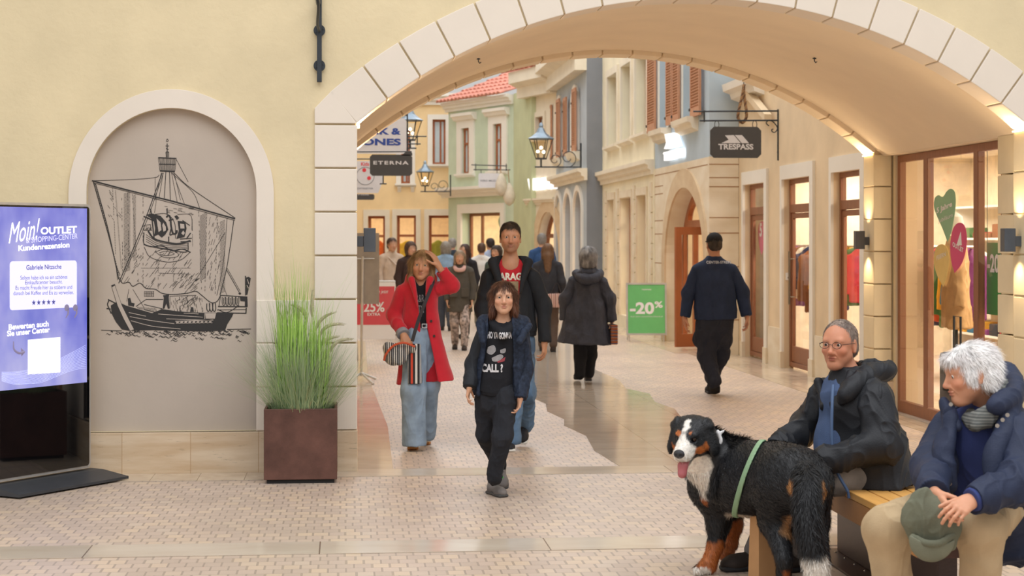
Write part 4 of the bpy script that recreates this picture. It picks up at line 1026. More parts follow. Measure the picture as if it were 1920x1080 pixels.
ar = [fK.uv(*p_) for p_ in bez([A(24, 640), A(25, 655), A(34, 662), A(43, 660)], 6)]
b = MB(); b.tube([fK.pt(a, c, .0062) for a, c in ar], [.004 + .008 * i / len(ar) for i in range(len(ar))], 6); c = fK.uv(46, 659.5); b.plate(fK.frame(.0058), [(c[0], c[1]), (c[0] - .04, c[1] + .028), (c[0] - .035, c[1] - .03)][::1], t=.001); b.build('arrow', M_SQ, scr)
for k in range(14):
    pts = []
    for i in range(24):
        t = i / 23; x = 2 + 158 * t; y = 716 - 6 * t - k * (1 + 3.2 * t * t) + 14 * math.sin(t * 4.4 + .3) * (1 - k / 16) - 6; pts.append(fK.uv(x, min(y, 722 - 8 * t)))
    b = MB(); b.tube([fK.pt(a, c, .0056) for a, c in pts], .0009, 4); b.build('wave_line', M_SL, scr)
b = MB(); bl = A(pL[0], pL[1], 0)
prof = [(-.30, 0.012), (.2, 0.012), (.2, .03), (.06, .065), (-.06, .065), (-.30, .03)]
b.extr([(-p_[0], p_[1]) for p_ in prof], fK.pt(.0, 0), fK.pt(WK + .06, 0), fK.n, UP); b.build('floor_base', M_BASE, e)
b = MB()
for q in (.08, WK - .1):
    for s_ in (-.15, .22): b.lathe(fK.pt(q, 0, s_), [(.02, 0), (.02, .014)], 10)
b.build('base_foot', M_IRON, e)

# ================================================================ planter with grasses
gp = G(494.2, 910); gq = G(632.2, 908.5)
PW = .508; px0 = P(494.2, 450, F * 1.7 / 459)[0]; py0 = G(563, 907)[1] + .0
e = empty('grass_planter', (px0 + PW / 2, py0 + PW / 2, 0), 'square rust-brown steel planter full of tall green ornamental grasses', 'planter')
def rust_mat():
    m, nt, b = new_mat('rusted_steel'); tc = N(nt, 'ShaderNodeTexCoord'); out = None
    nz = N(nt, 'ShaderNodeTexNoise'); nz.inputs['Scale'].default_value = 5; nz.inputs['Detail'].default_value = 9; nz.inputs['Roughness'].default_value = .65; nt.links.new(tc.outputs['Object'], nz.inputs['Vector'])
    cr = N(nt, 'ShaderNodeValToRGB'); e_ = cr.color_ramp.elements; e_[0].position = .32; e_[1].position = .7; e_[0].color = (*srgb('#4E2F25'), 1); e_[1].color = (*srgb('#6E483C'), 1)
    nt.links.new(nz.outputs['Fac'], cr.inputs[0]); nt.links.new(cr.outputs[0], b.inputs['Base Color']); b.inputs['Roughness'].default_value = .5
    n2 = N(nt, 'ShaderNodeTexNoise'); n2.inputs['Scale'].default_value = 120; nt.links.new(tc.outputs['Object'], n2.inputs['Vector'])
    bp = N(nt, 'ShaderNodeBump'); bp.inputs['Strength'].default_value = .15; bp.inputs['Distance'].default_value = .003; nt.links.new(n2.outputs['Fac'], bp.inputs['Height']); nt.links.new(bp.outputs[0], b.inputs['Normal']); return m
pz0, pz1 = .028, .522
b = MB(); t = .012
outer = rect(px0, py0, px0 + PW, py0 + PW); inner = rect(px0 + .02, py0 + .02, px0 + PW - .02, py0 + PW - .02)
b.plate(((0, 0, 0), (1, 0, 0), (0, 1, 0), (0, 0, 1)), outer, [inner], t=pz1 - pz0, z0=pz0); b.box((px0 + .01, py0 + .01, pz0 + .001), (px0 + PW - .01, py0 + PW - .01, pz0 + .02))
o = b.build('planter_box', rust_mat(), e); v = o.modifiers.new('b', 'BEVEL'); v.width = .004; v.segments = 2; v.limit_method = 'ANGLE'
b = MB(); b.box((px0 + .02, py0 + .02, 0), (px0 + PW - .02, py0 + PW - .02, pz0)); b.build('plinth', mat('black_foot', '#1c1a1a', .7), e)
b = MB(); b.box((px0 + .021, py0 + .021, .40), (px0 + PW - .021, py0 + PW - .021, .44)); b.build('soil', mat('soil', '#3a2c22', .95, bump=.6), e)
M_GR1 = mat('grass_bright', '#A3C464', .5, noise=.25, nscale=3, spec=.3); M_GR2 = mat('grass_soft', '#A6B98E', .6, noise=.2, nscale=4, spec=.3); M_PLU = mat('grass_plume', '#B7AE92', .9, noise=.15); M_GRD = mat('grass_dry', '#A9A77A', .7, noise=.2)
for m_ in (M_GR1, M_GR2):
    m_.node_tree.nodes['Principled BSDF'].inputs['Subsurface Weight'].default_value = 0
def blade(b, p0, d, L, w, bend, seg=6, side=None):
    """tapering leaf blade that leans over"""
    d = nrm(d); d = nrm(A(d[0], d[1] * (.35 if d[1] > 0 else 1), d[2])); hd = nrm(A(d[0], d[1], 0) + 1e-6); s = nrm(np.cross(hd, UP)) if side is None else side
    V = []; p = np.asarray(p0, float); dirv = d.copy(); n0 = len(b.V)
    for i in range(seg + 1):
        t = i / seg; ww = w * (1 - t ** 1.5) * (1 if i < seg else 0) + .0003
        V += [p - s * ww, p + s * ww]; p = p + dirv * L / seg; p[1] = min(p[1], 12.93); dirv = nrm(dirv + (hd * A(.9, .9 if hd[1] < 0 else .25, .9) - UP * .35) * bend / seg)
    b.add(V, [(2 * i, 2 * i + 1, 2 * i + 3, 2 * i + 2) for i in range(seg)])
rg = random.Random(11); cxp, cyp = px0 + PW / 2, py0 + PW / 2
b = MB()
for k in range(330):
    left = rg.random() < .68
    bx = cxp + (rg.uniform(-.16, .03) if left else rg.uniform(.06, .17)); by = cyp + rg.uniform(-.12, .14); a = rg.uniform(0, 6.28)
    L = rg.uniform(.7, 1.12) * (1 if left else .8); lean = abs(rg.gauss(0, .08))
    blade(b, (bx, by, .44), (math.cos(a) * lean, math.sin(a) * lean, 1), L, rg.uniform(.0036, .0075), abs(rg.gauss(.08, .15)))
for k in range(10): a = rg.uniform(0, 6.28); blade(b, (cxp + rg.uniform(-.12, .1), cyp, .44), (math.cos(a) * .22, math.sin(a) * .1, 1), rg.uniform(1.1, 1.35), .0016, rg.uniform(.1, .9), 9)
tag(b.build('tall_grass', M_GR1, e), kind='stuff')
b = MB()
for k in range(1350):
    a = rg.uniform(0, 6.28); r_ = rg.random() ** .6 * .2; lean = r_ / .2 * rg.uniform(.1, .95); aa = a + rg.gauss(0, .4)
    blade(b, (cxp + math.cos(a) * r_, cyp + math.sin(a) * r_, .43), (math.cos(aa) * lean, math.sin(aa) * lean, 1), rg.uniform(.34, .70), rg.uniform(.0014, .0028), rg.uniform(.0, .75), 6)
for k in range(60):
    a = rg.uniform(0, 6.28); blade(b, (cxp + math.cos(a) * .17, cyp + math.sin(a) * .17, .44), (math.cos(a) * .9, math.sin(a) * .9, .8), rg.uniform(.55, .85), .0011, rg.uniform(.6, 1.4), 8)
tag(b.build('fine_grass', M_GR2, e), kind='stuff')
b = MB(); blade(b, (cxp + .06, py0 + .02, .5), (0.1, -.5, 1), .34, .003, 3.2, 12); blade(b, (cxp - .05, py0 + .02, .5), (-.05, -.5, 1), .2, .002, 3.2, 12)
for k in range(30): a = rg.uniform(0, 6.28); blade(b, (cxp + math.cos(a) * .12, cyp + math.sin(a) * .12, .46), (math.cos(a) * .8, math.sin(a) * .8, .9), rg.uniform(.4, .66), .0015, rg.uniform(.3, 1.2), 8)
tag(b.build('dry_blades', M_GRD, e), kind='stuff')
for (x, y, dx, ben, L) in ((545, 630, -1, .05, .24), (559, 610, 0, .1, .2), (585, 575, .0, .2, .2), (592, 600, 1, .8, .2), (600, 612, 1, 1.3, .22), (596, 640, 1, 1.0, .2), (620, 640, 1, 1.2, .2), (575, 580, -1, .9, .17)):
    p0 = P(x, y + 20, F / 262.); pts = [p0]; d = nrm(A(.25 * dx, -.05, 1)); p = p0
    b = MB()
    for i in range(9): p = p + d * L / 9; d = nrm(d + A(dx * .5 + .05, 0, -.5) * ben / 4); pts.append(p)
    b.tube(pts, [.004, .009, .012, .013, .013, .012, .011, .009, .006, .002], 8)
    for i in range(260):
        k = rg.randrange(1, 9); q = pts[k] + (pts[k + 1] - pts[k]) * rg.random(); a = rg.uniform(0, 6.28); v_ = nrm(A(math.cos(a), math.sin(a), rg.uniform(.2, .9)))
        b.add([q, q + v_ * .022 + A(0, 0, .001), q + v_ * .02 + A(.0012, 0, 0)], [(0, 1, 2)])
    b.tube([(cxp + rg.uniform(-.06, .06), cyp, .45), (pts[0] + A(cxp, cyp, .45)) / 2 + A(0, 0, .05), pts[0]], .0015, 5)
    b.build('plume', M_PLU, e)

# ================================================================ hanging signs, lanterns, boards
M_SGREY = mat('sign_charcoal', '#4A494A', .6, noise=.03); M_SWH = mat('sign_lightgrey', '#DDDCE0', .5, noise=.02); M_BLUEL = mat('sign_blue', '#2F4C9E', .5, noise=.02)
M_RED = mat('print_red', '#E0404A', .5, noise=.02); M_INKG = mat('print_grey', '#8F8F96', .6); M_WH = mat('print_white', '#F2F2F4', .5, noise=.01)
class FY(Face):
    """upright plane at constant depth along the street, u to the right"""
    def __init__(s, Y): super().__init__((-2, Y), (8, Y))
def chamfer(x0, y0, x1, y1, c): return [(x0 + c, y0), (x1 - c, y0), (x1, y0 + c), (x1, y1 - c), (x1 - c, y1), (x0 + c, y1), (x0, y1 - c), (x0, y0 + c)]
def bar(f, L, r, m, parent, name='bar', off=0.0):
    b = MB(); b.tube([f.pt(*f.uv(*p_), off) for p_ in L], r, 8); return b.build(name, m, parent)
def board(f, x0, yt, x1, yb_, m, parent, c=.06, t=.02, name='board'):
    a = f.uv(x0, yb_); q = f.uv(x1, yt); b = MB(); b.plate(f.frame(0), chamfer(a[0], a[1], q[0], q[1], c), t=t, z0=-t / 2); return b.build(name, m, parent)
def lett(f, s_, x0, yb_, x1, yt, m, parent, bold=.0, off=.012, name='sign_letters', **kw):
    a = f.uv(x0, yb_); q = f.uv(x1, yt); return text(s_, f.pt(a[0], a[1], off), f.u, UP, q[0] - a[0], q[1] - a[1], m, parent, name, bold=bold, **kw)
def spiral(f, cx, cy, r, a0, turns, off=0, sgn=1):
    c = f.uv(cx, cy); k = r * 1.0
    return [f.pt(c[0] + k * (1 - .75 * i / 24) * math.cos(a0 + sgn * turns * 2 * math.pi * i / 24), c[1] + k * (1 - .75 * i / 24) * math.sin(a0 + sgn * turns * 2 * math.pi * i / 24), off) for i in range(25)]

# TRESPASS hanging sign
fS = FY(PX(1460, 450, XF)[1])
e = empty('hanging_sign', fS.pt(*fS.uv(1379, 266)), 'charcoal TRESPASS sign hanging from an iron arm outside the beige shop front', 'sign')
board(fS, 1331.5, 238, 1427, 296, M_SGREY, e, .05)
lett(fS, 'TRESPASS', 1346.5, 280.5, 1412, 270, M_SWH, e, .035)
for pts in (((1352, 268.5), (1366, 262), (1359, 254), (1375.5, 253.5), (1388.5, 268.5)), ((1377.5, 253.5), (1391, 253.5), (1404, 268.5), (1390.5, 268.5))):
    b = MB(); b.plate(fS.frame(.01), [fS.uv(*p_) for p_ in pts][::-1], t=.004); b.build('emblem', M_SWH, e)
for x in (1344, 1415):
    b = MB(); c = fS.uv(x, 232); b.tube([fS.pt(c[0] + .03 * math.cos(a), c[1] - .01 + .05 * math.sin(a)) for a in np.linspace(0, 2 * math.pi, 16)], .005, 6); b.build('hanger', M_IRON, e)
e2 = empty('iron_sign_arm', fS.pt(*fS.uv(1459, 250)), 'black iron sign arm with two rails and a scroll fixed to the beige shop wall', 'bracket')
bar(fS, [(1300, 209), (1468, 208)], .011, M_IRON, e2, 'rail'); bar(fS, [(1312, 226.5), (1480, 225.5)], .011, M_IRON, e2, 'rail'); bar(fS, [(1458.8, 205), (1458.8, 301)], .012, M_IRON, e2, 'post'); bar(fS, [(1320.5, 207), (1320.5, 229)], .011, M_IRON, e2, 'post')
bar(fS, [(1457, 285), (1480, 285)], .01, M_IRON, e2, 'stay')
for y in (225.5, 285): V, Fs = disc(fS.pt(*fS.uv(1479, y)) + A(0, 0, 0), (-1, 0, 0), .045, .012); b = MB(); b.add(V, Fs); b.build('flange', M_IRON, e2)
b = MB(); c0 = [fS.pt(*fS.uv(*p_)) for p_ in ((1442, 236), (1438, 233), (1437, 229), (1442, 226), (1449, 228), (1456, 236), (1457.5, 242), (1453, 248), (1448, 247), (1447, 243), (1450, 242))]; b.tube(bez(c0, 5), .008, 6); b.build('scroll', M_IRON, e2)
# rope loop over the rails
M_ROPE = mat('rope', '#A4805C', .9, noise=.12, nscale=30); M_ROPED = mat('rope_dark', '#6B5040', .9)
def rope(pts, r, name, parent, strands=3, pitch_=.09):
    pts = bez(pts, 14); L = [0]
    for a, c in zip(pts, pts[1:]): L.append(L[-1] + np.linalg.norm(c - a))
    for k in range(strands):
        b = MB(); q = []
        for i, p_ in enumerate(pts):
            t = nrm(pts[min(i + 1, len(pts) - 1)] - pts[max(i - 1, 0)]); u = nrm(np.cross(t, A(0, 1, 0.01))); v = np.cross(t, u); a = 2 * math.pi * (k / strands + L[i] / pitch_)
            q.append(p_ + (u * math.cos(a) + v * math.sin(a)) * r * .55)
        b.tube(q, r * .56, 6); b.build(name, M_ROPED if k == 0 else M_ROPE, parent, smooth=True)
e3 = empty('rope_loop', fS.pt(*fS.uv(1393, 200)), 'twisted brown rope loop hanging behind the rails above the charcoal sign', 'rope')
rope([fS.pt(*fS.uv(*p_), -.05) for p_ in ((1397, 158), (1393, 180), (1386, 210), (1386, 222), (1393, 229.5), (1400, 222), (1401, 208), (1397, 180), (1396, 160))], .02, 'rope_strand', e3, pitch_=.10)
bar(fS, [(1396, 170), (1396, 130)], .006, M_IRON, e3, 'hook', -.05)

# signs on the left side of the street
f_ = FY(26.0); e = empty('hanging_sign', f_.pt(*f_.uv(733, 307)), 'charcoal ETERNA sign hanging on the left of the street', 'sign')
board(f_, 693.5, 290, 773, 329.5, M_SGREY, e, .035); lett(f_, 'ETERNA', 700, 308.5, 766, 302, M_SWH, e, .03, spacing=1.25)
b = MB(); b.plate(f_.frame(0), [f_.uv(*p_) for p_ in ((752, 292), (773, 292), (773, 287), (769, 283.5), (762, 283.5))], t=.02, z0=-.01); b.build('hanger_plate', M_SGREY, e)
bar(f_, [(600, 285), (772, 284)], .009, M_IRON, e, 'rail', -.03); bar(f_, [(718.5, 328), (718.5, 345)], .009, M_IRON, e, 'post', -.03); bar(f_, [(712, 344.5), (725, 344.5)], .01, M_IRON, e, 'post', -.03)
f_ = FY(27.5); e = empty('hanging_sign', f_.pt(*f_.uv(715, 260)), 'large pale JACK & JONES sign with blue letters behind the arch', 'sign')
board(f_, 652, 222, 762, 288, M_SWH, e, .04); lett(f_, 'JACK &', 668, 256, 751.5, 240, M_BLUEL, e, .04); lett(f_, 'JONES', 668, 276, 751.5, 260, M_BLUEL, e, .04)
bar(f_, [(600, 216), (764, 215)], .012, M_IRON, e, 'rail', -.05); bar(f_, [(764, 200), (764, 292)], .012, M_IRON, e, 'post', -.05); bar(f_, [(762, 255.5), (800, 255.5)], .01, M_IRON, e, 'rail', -.05); bar(f_, [(762, 269.5), (789, 269.5)], .01, M_IRON, e, 'rail', -.05); bar(f_, [(782.5, 253), (782.5, 272)], .01, M_IRON, e, 'post', -.05)
f_ = FY(30.0); e = empty('hanging_sign', f_.pt(*f_.uv(690, 340)), 'pale childrens shop sign with a ring emblem, lowest on the left of the street', 'sign')
b = MB(); b.plate(f_.frame(0), [f_.uv(*p_) for p_ in ((640, 362), (640, 302), (718, 302), (718, 340), (709, 362))], t=.02, z0=-.01); b.build('board', M_SWH, e)
bar(f_, [(600, 298), (718, 298)], .01, M_IRON, e, 'rail', -.03); lett(f_, 'Kids', 677, 311, 692, 304, M_RED, e, .02)
b = MB(); c = f_.uv(685, 330); b.tube([f_.pt(c[0] + .15 * math.cos(a), c[1] + .15 * math.sin(a), .012) for a in np.linspace(0, 2 * math.pi, 28)], .006, 5); b.build('ring_mark', M_INKG, e)
for (x, y) in ((683, 319), (692, 334)): V, Fs = disc(f_.pt(*f_.uv(x, y), .011), f_.n, .035, .003, 7); b = MB(); b.add(V, Fs); b.build('red_mark', M_RED, e)
lett(f_, 'KIDSTREETER', 664, 355, 700, 352, M_INKG, e, .01, off=.013)
board(f_, 640, 364, 702, 374.5, M_SGREY, e, .02, name='lower_board'); lett(f_, 'UP TO SCHOOL', 671, 366.5, 692, 363.5, M_SWH, e, .01, off=.013)
f_ = FY(43.5); e = empty('hanging_sign', f_.pt(*f_.uv(918, 337)), 'pale VERO MODA sign hanging in front of the green building', 'sign')
board(f_, 897, 325, 938, 352, M_SWH, e, .03); lett(f_, 'VERO MODA', 900, 340.5, 934, 337, M_INKG, e, .02)
bar(f_, [(884, 309), (951, 311)], .012, M_IRON, e, 'rail', -.04); bar(f_, [(888, 318), (957, 318.5)], .012, M_IRON, e, 'rail', -.04); bar(f_, [(892, 307), (892, 320)], .012, M_IRON, e, 'post', -.04); bar(f_, [(949.5, 307), (949.5, 320)], .012, M_IRON, e, 'post', -.04)
for x in (902, 932): bar(f_, [(x, 318), (x, 326)], .008, M_IRON, e, 'hanger', -.0)
# pale sacks hanging on the rail
M_SACK = mat('sack_cloth', '#D8CDB9', .95, noise=.08, bump=.4, bscale=30)
for k, L in enumerate((((943, 325), (937, 345), (931, 362), (936, 368), (944, 356), (947, 330)), ((951, 343), (947, 360), (953, 378), (958, 386), (961, 360), (957, 343)))):
    e = empty('hanging_sack', f_.pt(*f_.uv(*L[0])), ('pale cloth bundle hanging from the left end of the sign rail, beside the white sign', 'pale cloth bundle hanging lowest beside the olive wall')[k], 'bundle')
    b = MB(); c = [f_.uv(*p_) for p_ in L]; mx_ = sum(q[0] for q in c) / len(c); zs_ = [q[1] for q in c]; n = 9
    zt_, zb_ = max(zs_), min(zs_); prof = [(.02, 0)] + [(.04 + .11 * math.sin(math.pi * (i / n) ** 1.3) ** .7, -(zt_ - zb_) * i / n) for i in range(1, n)] + [(.02, -(zt_ - zb_))]
    b.lathe(f_.pt(mx_, zt_, .05), prof, 12); b.build('sack', M_SACK, e, smooth=True); b = MB(); b.tube([f_.pt(mx_, zt_ - .02, .05), f_.pt(mx_ - .02, f_.uv(950, 318)[1], -.02)], .012, 6); b.build('cord', M_ROPE, e)

# street lanterns on scroll arms
M_LROOF = mat('lantern_roof', '#8A9AA8', .4, metal=.4); M_BULB = glow('bulb', '#FFF3DC', 9.0); M_LG = glass('lantern_glass', '#FBF4E6', .3)
def lantern(c, d, s, wall_dx, label, armlen, power=10):
    """c: picture point of the glass foot, d depth, s scale of the head, arm reaches wall_dx to the side"""
    f = FY(P(c[0], 450, d)[1]); q = f.uv(*c); b0 = f.pt(*q); e = empty('street_lantern', b0, label, 'lantern', 'street lanterns on iron scroll arms')
    w0, w1, h = .10 * s, .19 * s, .36 * s
    b = MB(); b.lathe(b0 + UP * h, [(w1 * 1.28, 0), (w1 * 1.3, .015 * s), (w1 * .95, .05 * s), (w1 * .5, .12 * s), (w1 * .28, .2 * s), (.035 * s, .22 * s), (.045 * s, .25 * s), (.03 * s, .29 * s), (.012 * s, .31 * s)], 6); b.build('roof', M_LROOF, e)
    b = MB()
    for k in range(6):
        a = math.pi / 3 * k; u = A(math.cos(a), math.sin(a), 0); b.tube([b0 + u * w0, b0 + u * w1 * 1.15 + UP * h], .009 * s, 6)
    for (r_, z) in ((w0, 0), (w1 * 1.15, h)): b.tube([b0 + A(math.cos(a), math.sin(a), 0) * r_ + UP * z for a in np.linspace(0, 2 * math.pi, 7)], .01 * s, 6)
    b.lathe(b0 - UP * .02 * s, [(w0 * 1.05, 0), (w0 * 1.05, .02 * s)], 6); b.tube([b0, b0 - UP * .16 * s], .018 * s, 8); b.build('frame', M_IRON, e)
    b = MB(); n0 = 6; V = [b0 + A(math.cos(math.pi / 3 * k), math.sin(math.pi / 3 * k), 0) * r_ + UP * z for (r_, z) in ((w0 * .97, .01), (w1 * 1.1, h - .005)) for k in range(6)]
    b.add(V, [(k, (k + 1) % 6, 6 + (k + 1) % 6, 6 + k) for k in range(6)]); b.build('glass', M_LG, e)
    for (dx, z) in ((0, .2), (-.06, .13), (.05, .12)):
        b = MB(); b.lathe(b0 + A(dx * s, 0, z * s), [(.004, -.03 * s), (.025 * s, -.015 * s), (.03 * s, 0), (.02 * s, .02 * s), (.004, .03 * s)], 10); b.build('bulb', M_BULB, e, smooth=True)
    z0 = q[1] - .16 * s; sg = 1 if wall_dx > 0 else -1
    b = MB(); b.tube([f.pt(q[0] - sg * .12 * s, z0), f.pt(q[0] + wall_dx, z0)], .014 * s, 8); b.build('arm', M_IRON, e)
    for (cx_, r_, a0, tn) in ((.35, .13, -math.pi / 2, 1.2), (.68, .17, -math.pi / 2, 1.2)):
        b = MB(); cc = (q[0] + wall_dx * cx_, z0 + r_ * s); b.tube([f.pt(cc[0] + r_ * s * (1 - .7 * i / 24) * math.cos(a0 + tn * 2 * math.pi * i / 24), cc[1] + r_ * s * (1 - .7 * i / 24) * math.sin(a0 + tn * 2 * math.pi * i / 24)) for i in range(25)], .009 * s, 6); b.build('scroll', M_IRON, e)
    b = MB(); b.bbox(tuple(f.pt(q[0] + wall_dx - .01, z0 - .1, -.02)), tuple(f.pt(q[0] + wall_dx + .02, z0 + .45 * s, 0) + A(0, .0, 0) - A(0, .04, 0))) if False else b.tube([f.pt(q[0] + wall_dx, z0 - .12 * s), f.pt(q[0] + wall_dx, z0 + .45 * s)], .018 * s, 8); b.build('wall_bar', M_IRON, e)
lantern((1014.5, 297), 36.9, 1.12, .84, 'lit street lantern with pale blue roof in front of the ivory building', .9)
lantern((797, 348), 47.0, 1.0, .68, 'lit street lantern with pale blue roof in front of the warm orange building', .7)
lantern((769, 262), 30.0, .9, -1.42, 'iron street lantern partly hidden by the arch, above the hanging signs', .6)

# ---- advertising boards
M_ALU = mat('aluminium', '#CDCBC8', .35, metal=.5); M_GRN = mat('poster_green', '#6FC47A', .5, noise=.02); M_GRND = mat('poster_dark_green', '#3F8F4A', .5, noise=.02)
def aboard(x0, x1, yt, yb_, yf, label, m, d=None):
    d = d or H * F / (yf - HY); c = P((x0 + x1) / 2, 450, d); f = Face((P(x0, 450, d * 1.0)[:2]), (P(x1, 450, d * 1.0)[:2])); e = empty('sale_board', A(c[0], c[1], 0), label, 'sign'); return f, e
f, e = aboard(1175, 1250, 530, 630, 641, 'standing A-board with a green -20% poster beside the arched door', M_GRN)
tilt = .10
def tl(f, s, z, off=0): return f.pt(s, z, off - (z - .6) * tilt)
v_ = nrm(UP - f.n * tilt)
s0, s1 = f.S(1174), f.S(1250); z0, z1 = f.Z(1212, 628), f.Z(1212, 530)
FRt = (tl(f, 0, 0), f.u, v_, nrm(f.n + UP * tilt)); 
b = MB(); b.plate(FRt, rect(s0, z0, s1, z1), [rect(s0 + .03, z0 + .03, s1 - .03, z1 - .03)], t=.03, z0=-.01); b.build('frame', M_ALU, e)
b = MB(); b.plate(FRt, rect(s0 + .02, z0 + .02, s1 - .02, z1 - .02), t=.012, z0=-.0); po = b.build('poster', M_GRN, e)
W = s1 - s0; o_ = FRt[0] + f.u * s0
text('-20', o_ + f.u * W * .09 + v_ * (z0 + .40 * (z1 - z0)), f.u, v_, W * .60, .20, M_WH, po, 'poster_text', bold=.035, lift=.014)
text('%', o_ + f.u * W * .70 + v_ * (z0 + .52 * (z1 - z0)), f.u, v_, W * .20, .11, M_WH, po, 'poster_text', bold=.03, lift=.014)
text('AUF DEN GESAMTEN EINKAUF', o_ + f.u * W * .1 + v_ * (z0 + .34 * (z1 - z0)), f.u, v_, W * .8, .022, M_SWH, po, 'poster_text', lift=.014)
text('TRESPASS', o_ + f.u * W * .38 + v_ * (z0 + .86 * (z1 - z0)), f.u, v_, W * .24, .02, M_WH, po, 'poster_text', lift=.014, bold=.02)
for sx_ in (s0 + .05, s1 - .05):
    b = MB(); b.tube([tl(f, sx_, z0 + .02), tl(f, sx_, 0.012)], .011, 8); b.build('leg', M_ALU, e)
    b = MB(); b.tube([tl(f, sx_, z1 - .05, -.01), f.pt(sx_, .012, -.42)], .011, 8); b.build('leg', M_ALU, e)
# red sale board and grey easel left, beyond the pier
M_SALE = mat('poster_red', '#DC5560', .5, noise=.02)
f, e = aboard(676, 740, 530, 636, 641, 'low white banner with a red 25% EXTRA sale print left of the street', M_SALE, d=24.5)
s0, s1 = f.S(655), f.S(741); z0, z1 = f.Z(700, 636), f.Z(700, 529)
b = MB(); b.plate(f.frame(0), rect(s0, z0, s1, z1), t=.03, z0=-.03); b.build('banner', M_WH, e)
b = MB(); b.plate(f.frame(.001), rect(s0 + .0, f.Z(700, 609), s1 - .01, f.Z(700, 537)), t=.002); po = b.build('print', M_SALE, e)
lett(f, '25%', 682, 585, 721, 566, M_WH, po, .02, off=.004, name='poster_text'); lett(f, 'EXTRA', 689, 592, 713, 586.5, M_WH, po, .02, off=.004, name='poster_text'); lett(f, 'Spare jetzt', 696, 552, 728, 543, M_WH, po, .0, off=.004, name='poster_text', shear=.3)
b = MB(); b.bbox(tuple(f.pt(s0, z0 - .05, -.08)), tuple(f.pt(s1, z0 - .0, .05)), .01) if False else b.tube([f.pt(s0 + .01, z1 + .005, -.015), f.pt(s1, z1 + .005, -.015)], .018, 8); b.build('top_rail', M_ALU, e)
b = MB()
for sx_ in (s0 + .1, s1 - .06): b.tube([f.pt(sx_, z0, -.015), f.pt(sx_, .012, .16)], .012, 6); b.tube([f.pt(sx_, z0, -.015), f.pt(sx_, .012, -.2)], .012, 6)
b.build('stand', M_ALU, e)
dE = H * F / (712 - HY); f = FY(P(690, 450, dE)[1]); e = empty('poster_stand', f.pt(f.S(690), 0), 'grey poster stand seen from behind, left of the red sale banner', 'sign')
M_STG = mat('stand_grey', '#A39C94', .5, metal=.2)
b = MB(); a = f.uv(650, 570); q = f.uv(711, 437); b.plate(f.frame(.02), rect(a[0], a[1], q[0], q[1]), t=.02); b.build('panel', M_STG, e)
b = MB(); b.tube([f.pt(f.S(680), f.Z(680, 480), .05), f.pt(f.S(677), .05, .05)], .017, 10); b.build('pole', M_ALU, e)
for k, (x, y) in enumerate(((705, 712), (700, 722), (655, 718))):
    b = MB(); gg = G(x, y); b.tube(bez([f.pt(f.S(677), .09, .05), (f.pt(f.S(677), .0, .05) + gg) / 2 + UP * .05, gg + UP * .01], 6), .013, 8); b.build('foot', M_ALU, e)
b = MB(); b.tube([f.pt(f.S(668), f.Z(680, 485), .05), f.pt(f.S(702), f.Z(680, 485), .05)], .008, 6); b.build('cross_bar', M_ALU, e)

# ---- things in the shop window of the passage
fW = Face((XW, YB), (XW, YW)); fW = Face((XW + .012, 17.0), (XW + .012, 13.9))
M_BG1 = mat('sticker_green', '#8FBF9A', .5, noise=.02); M_BG2 = mat('sticker_pink', '#D9467F', .5, noise=.02); M_BG3 = mat('sticker_yellow', '#E3C77A', .5, noise=.02)
def ws(pts, m, name, label):
    b = MB(); q = [fW.uv(*p_) for p_ in pts]; b.plate(fW.frame(0), q, t=.002); return tag(b.build(name, m), label, 'sticker', 'balloon stickers on the shop window')
def sm(pts, n=5): return [tuple(p_[:2]) for p_ in bez([A(x, y, 0) for x, y in pts + pts[:1]], n)[:-1]]
heart = sm([(1777, 454), (1768, 430), (1757, 405), (1751.5, 388), (1753, 372), (1760, 366), (1768, 369), (1776, 358), (1784, 354), (1791, 362), (1792, 385), (1788, 415), (1783, 438)])
o = ws(heart, M_BG1, 'balloon_sticker', 'green heart-shaped balloon sticker reading 5 Jahre on the shop window')
def wt(s_, x0, y0, x1, y1, h, m, parent, **kw):
    a = fW.uv(x0, y0); c = fW.uv(x1, y1); tp = fW.uv(x0, y0 - h); u = fW.u * (c[0] - a[0]) + UP * (c[1] - a[1]); L = np.linalg.norm(u)
    text(s_, fW.pt(a[0], a[1], .0025), u / L, UP, L, tp[1] - a[1], m, parent, 'sticker_text', **kw)
wt('5 Jahre', 1757, 403, 1786, 390, 13, M_WH, o, bold=.03); wt('Jubiläum', 1760, 421, 1787, 409, 10, M_WH, o)
o = ws(sm([(1790, 512), (1784, 490), (1782, 460), (1787, 430), (1797, 418), (1808, 422), (1813, 442), (1811, 470), (1803, 495)]), M_BG2, 'balloon_sticker', 'pink balloon sticker reading OUTLET on the shop window')
wt('OUTLET', 1787, 462, 1807, 474, 9, M_WH, o, bold=.03); b = MB(); b.plate(fW.frame(.0022), [fW.uv(*p_) for p_ in ((1794, 460), (1802, 434), (1804, 460))], t=.001); b.build('tent_mark', M_WH, o)
o = ws(sm([(1769, 538), (1757, 515), (1751, 488), (1755, 465), (1766, 458), (1776, 465), (1780, 488), (1776, 515)]), M_BG3, 'balloon_sticker', 'yellow balloon sticker reading FEIERN on the shop window')
wt('FEIERN', 1757, 488, 1774, 480, 8, M_WH, o)
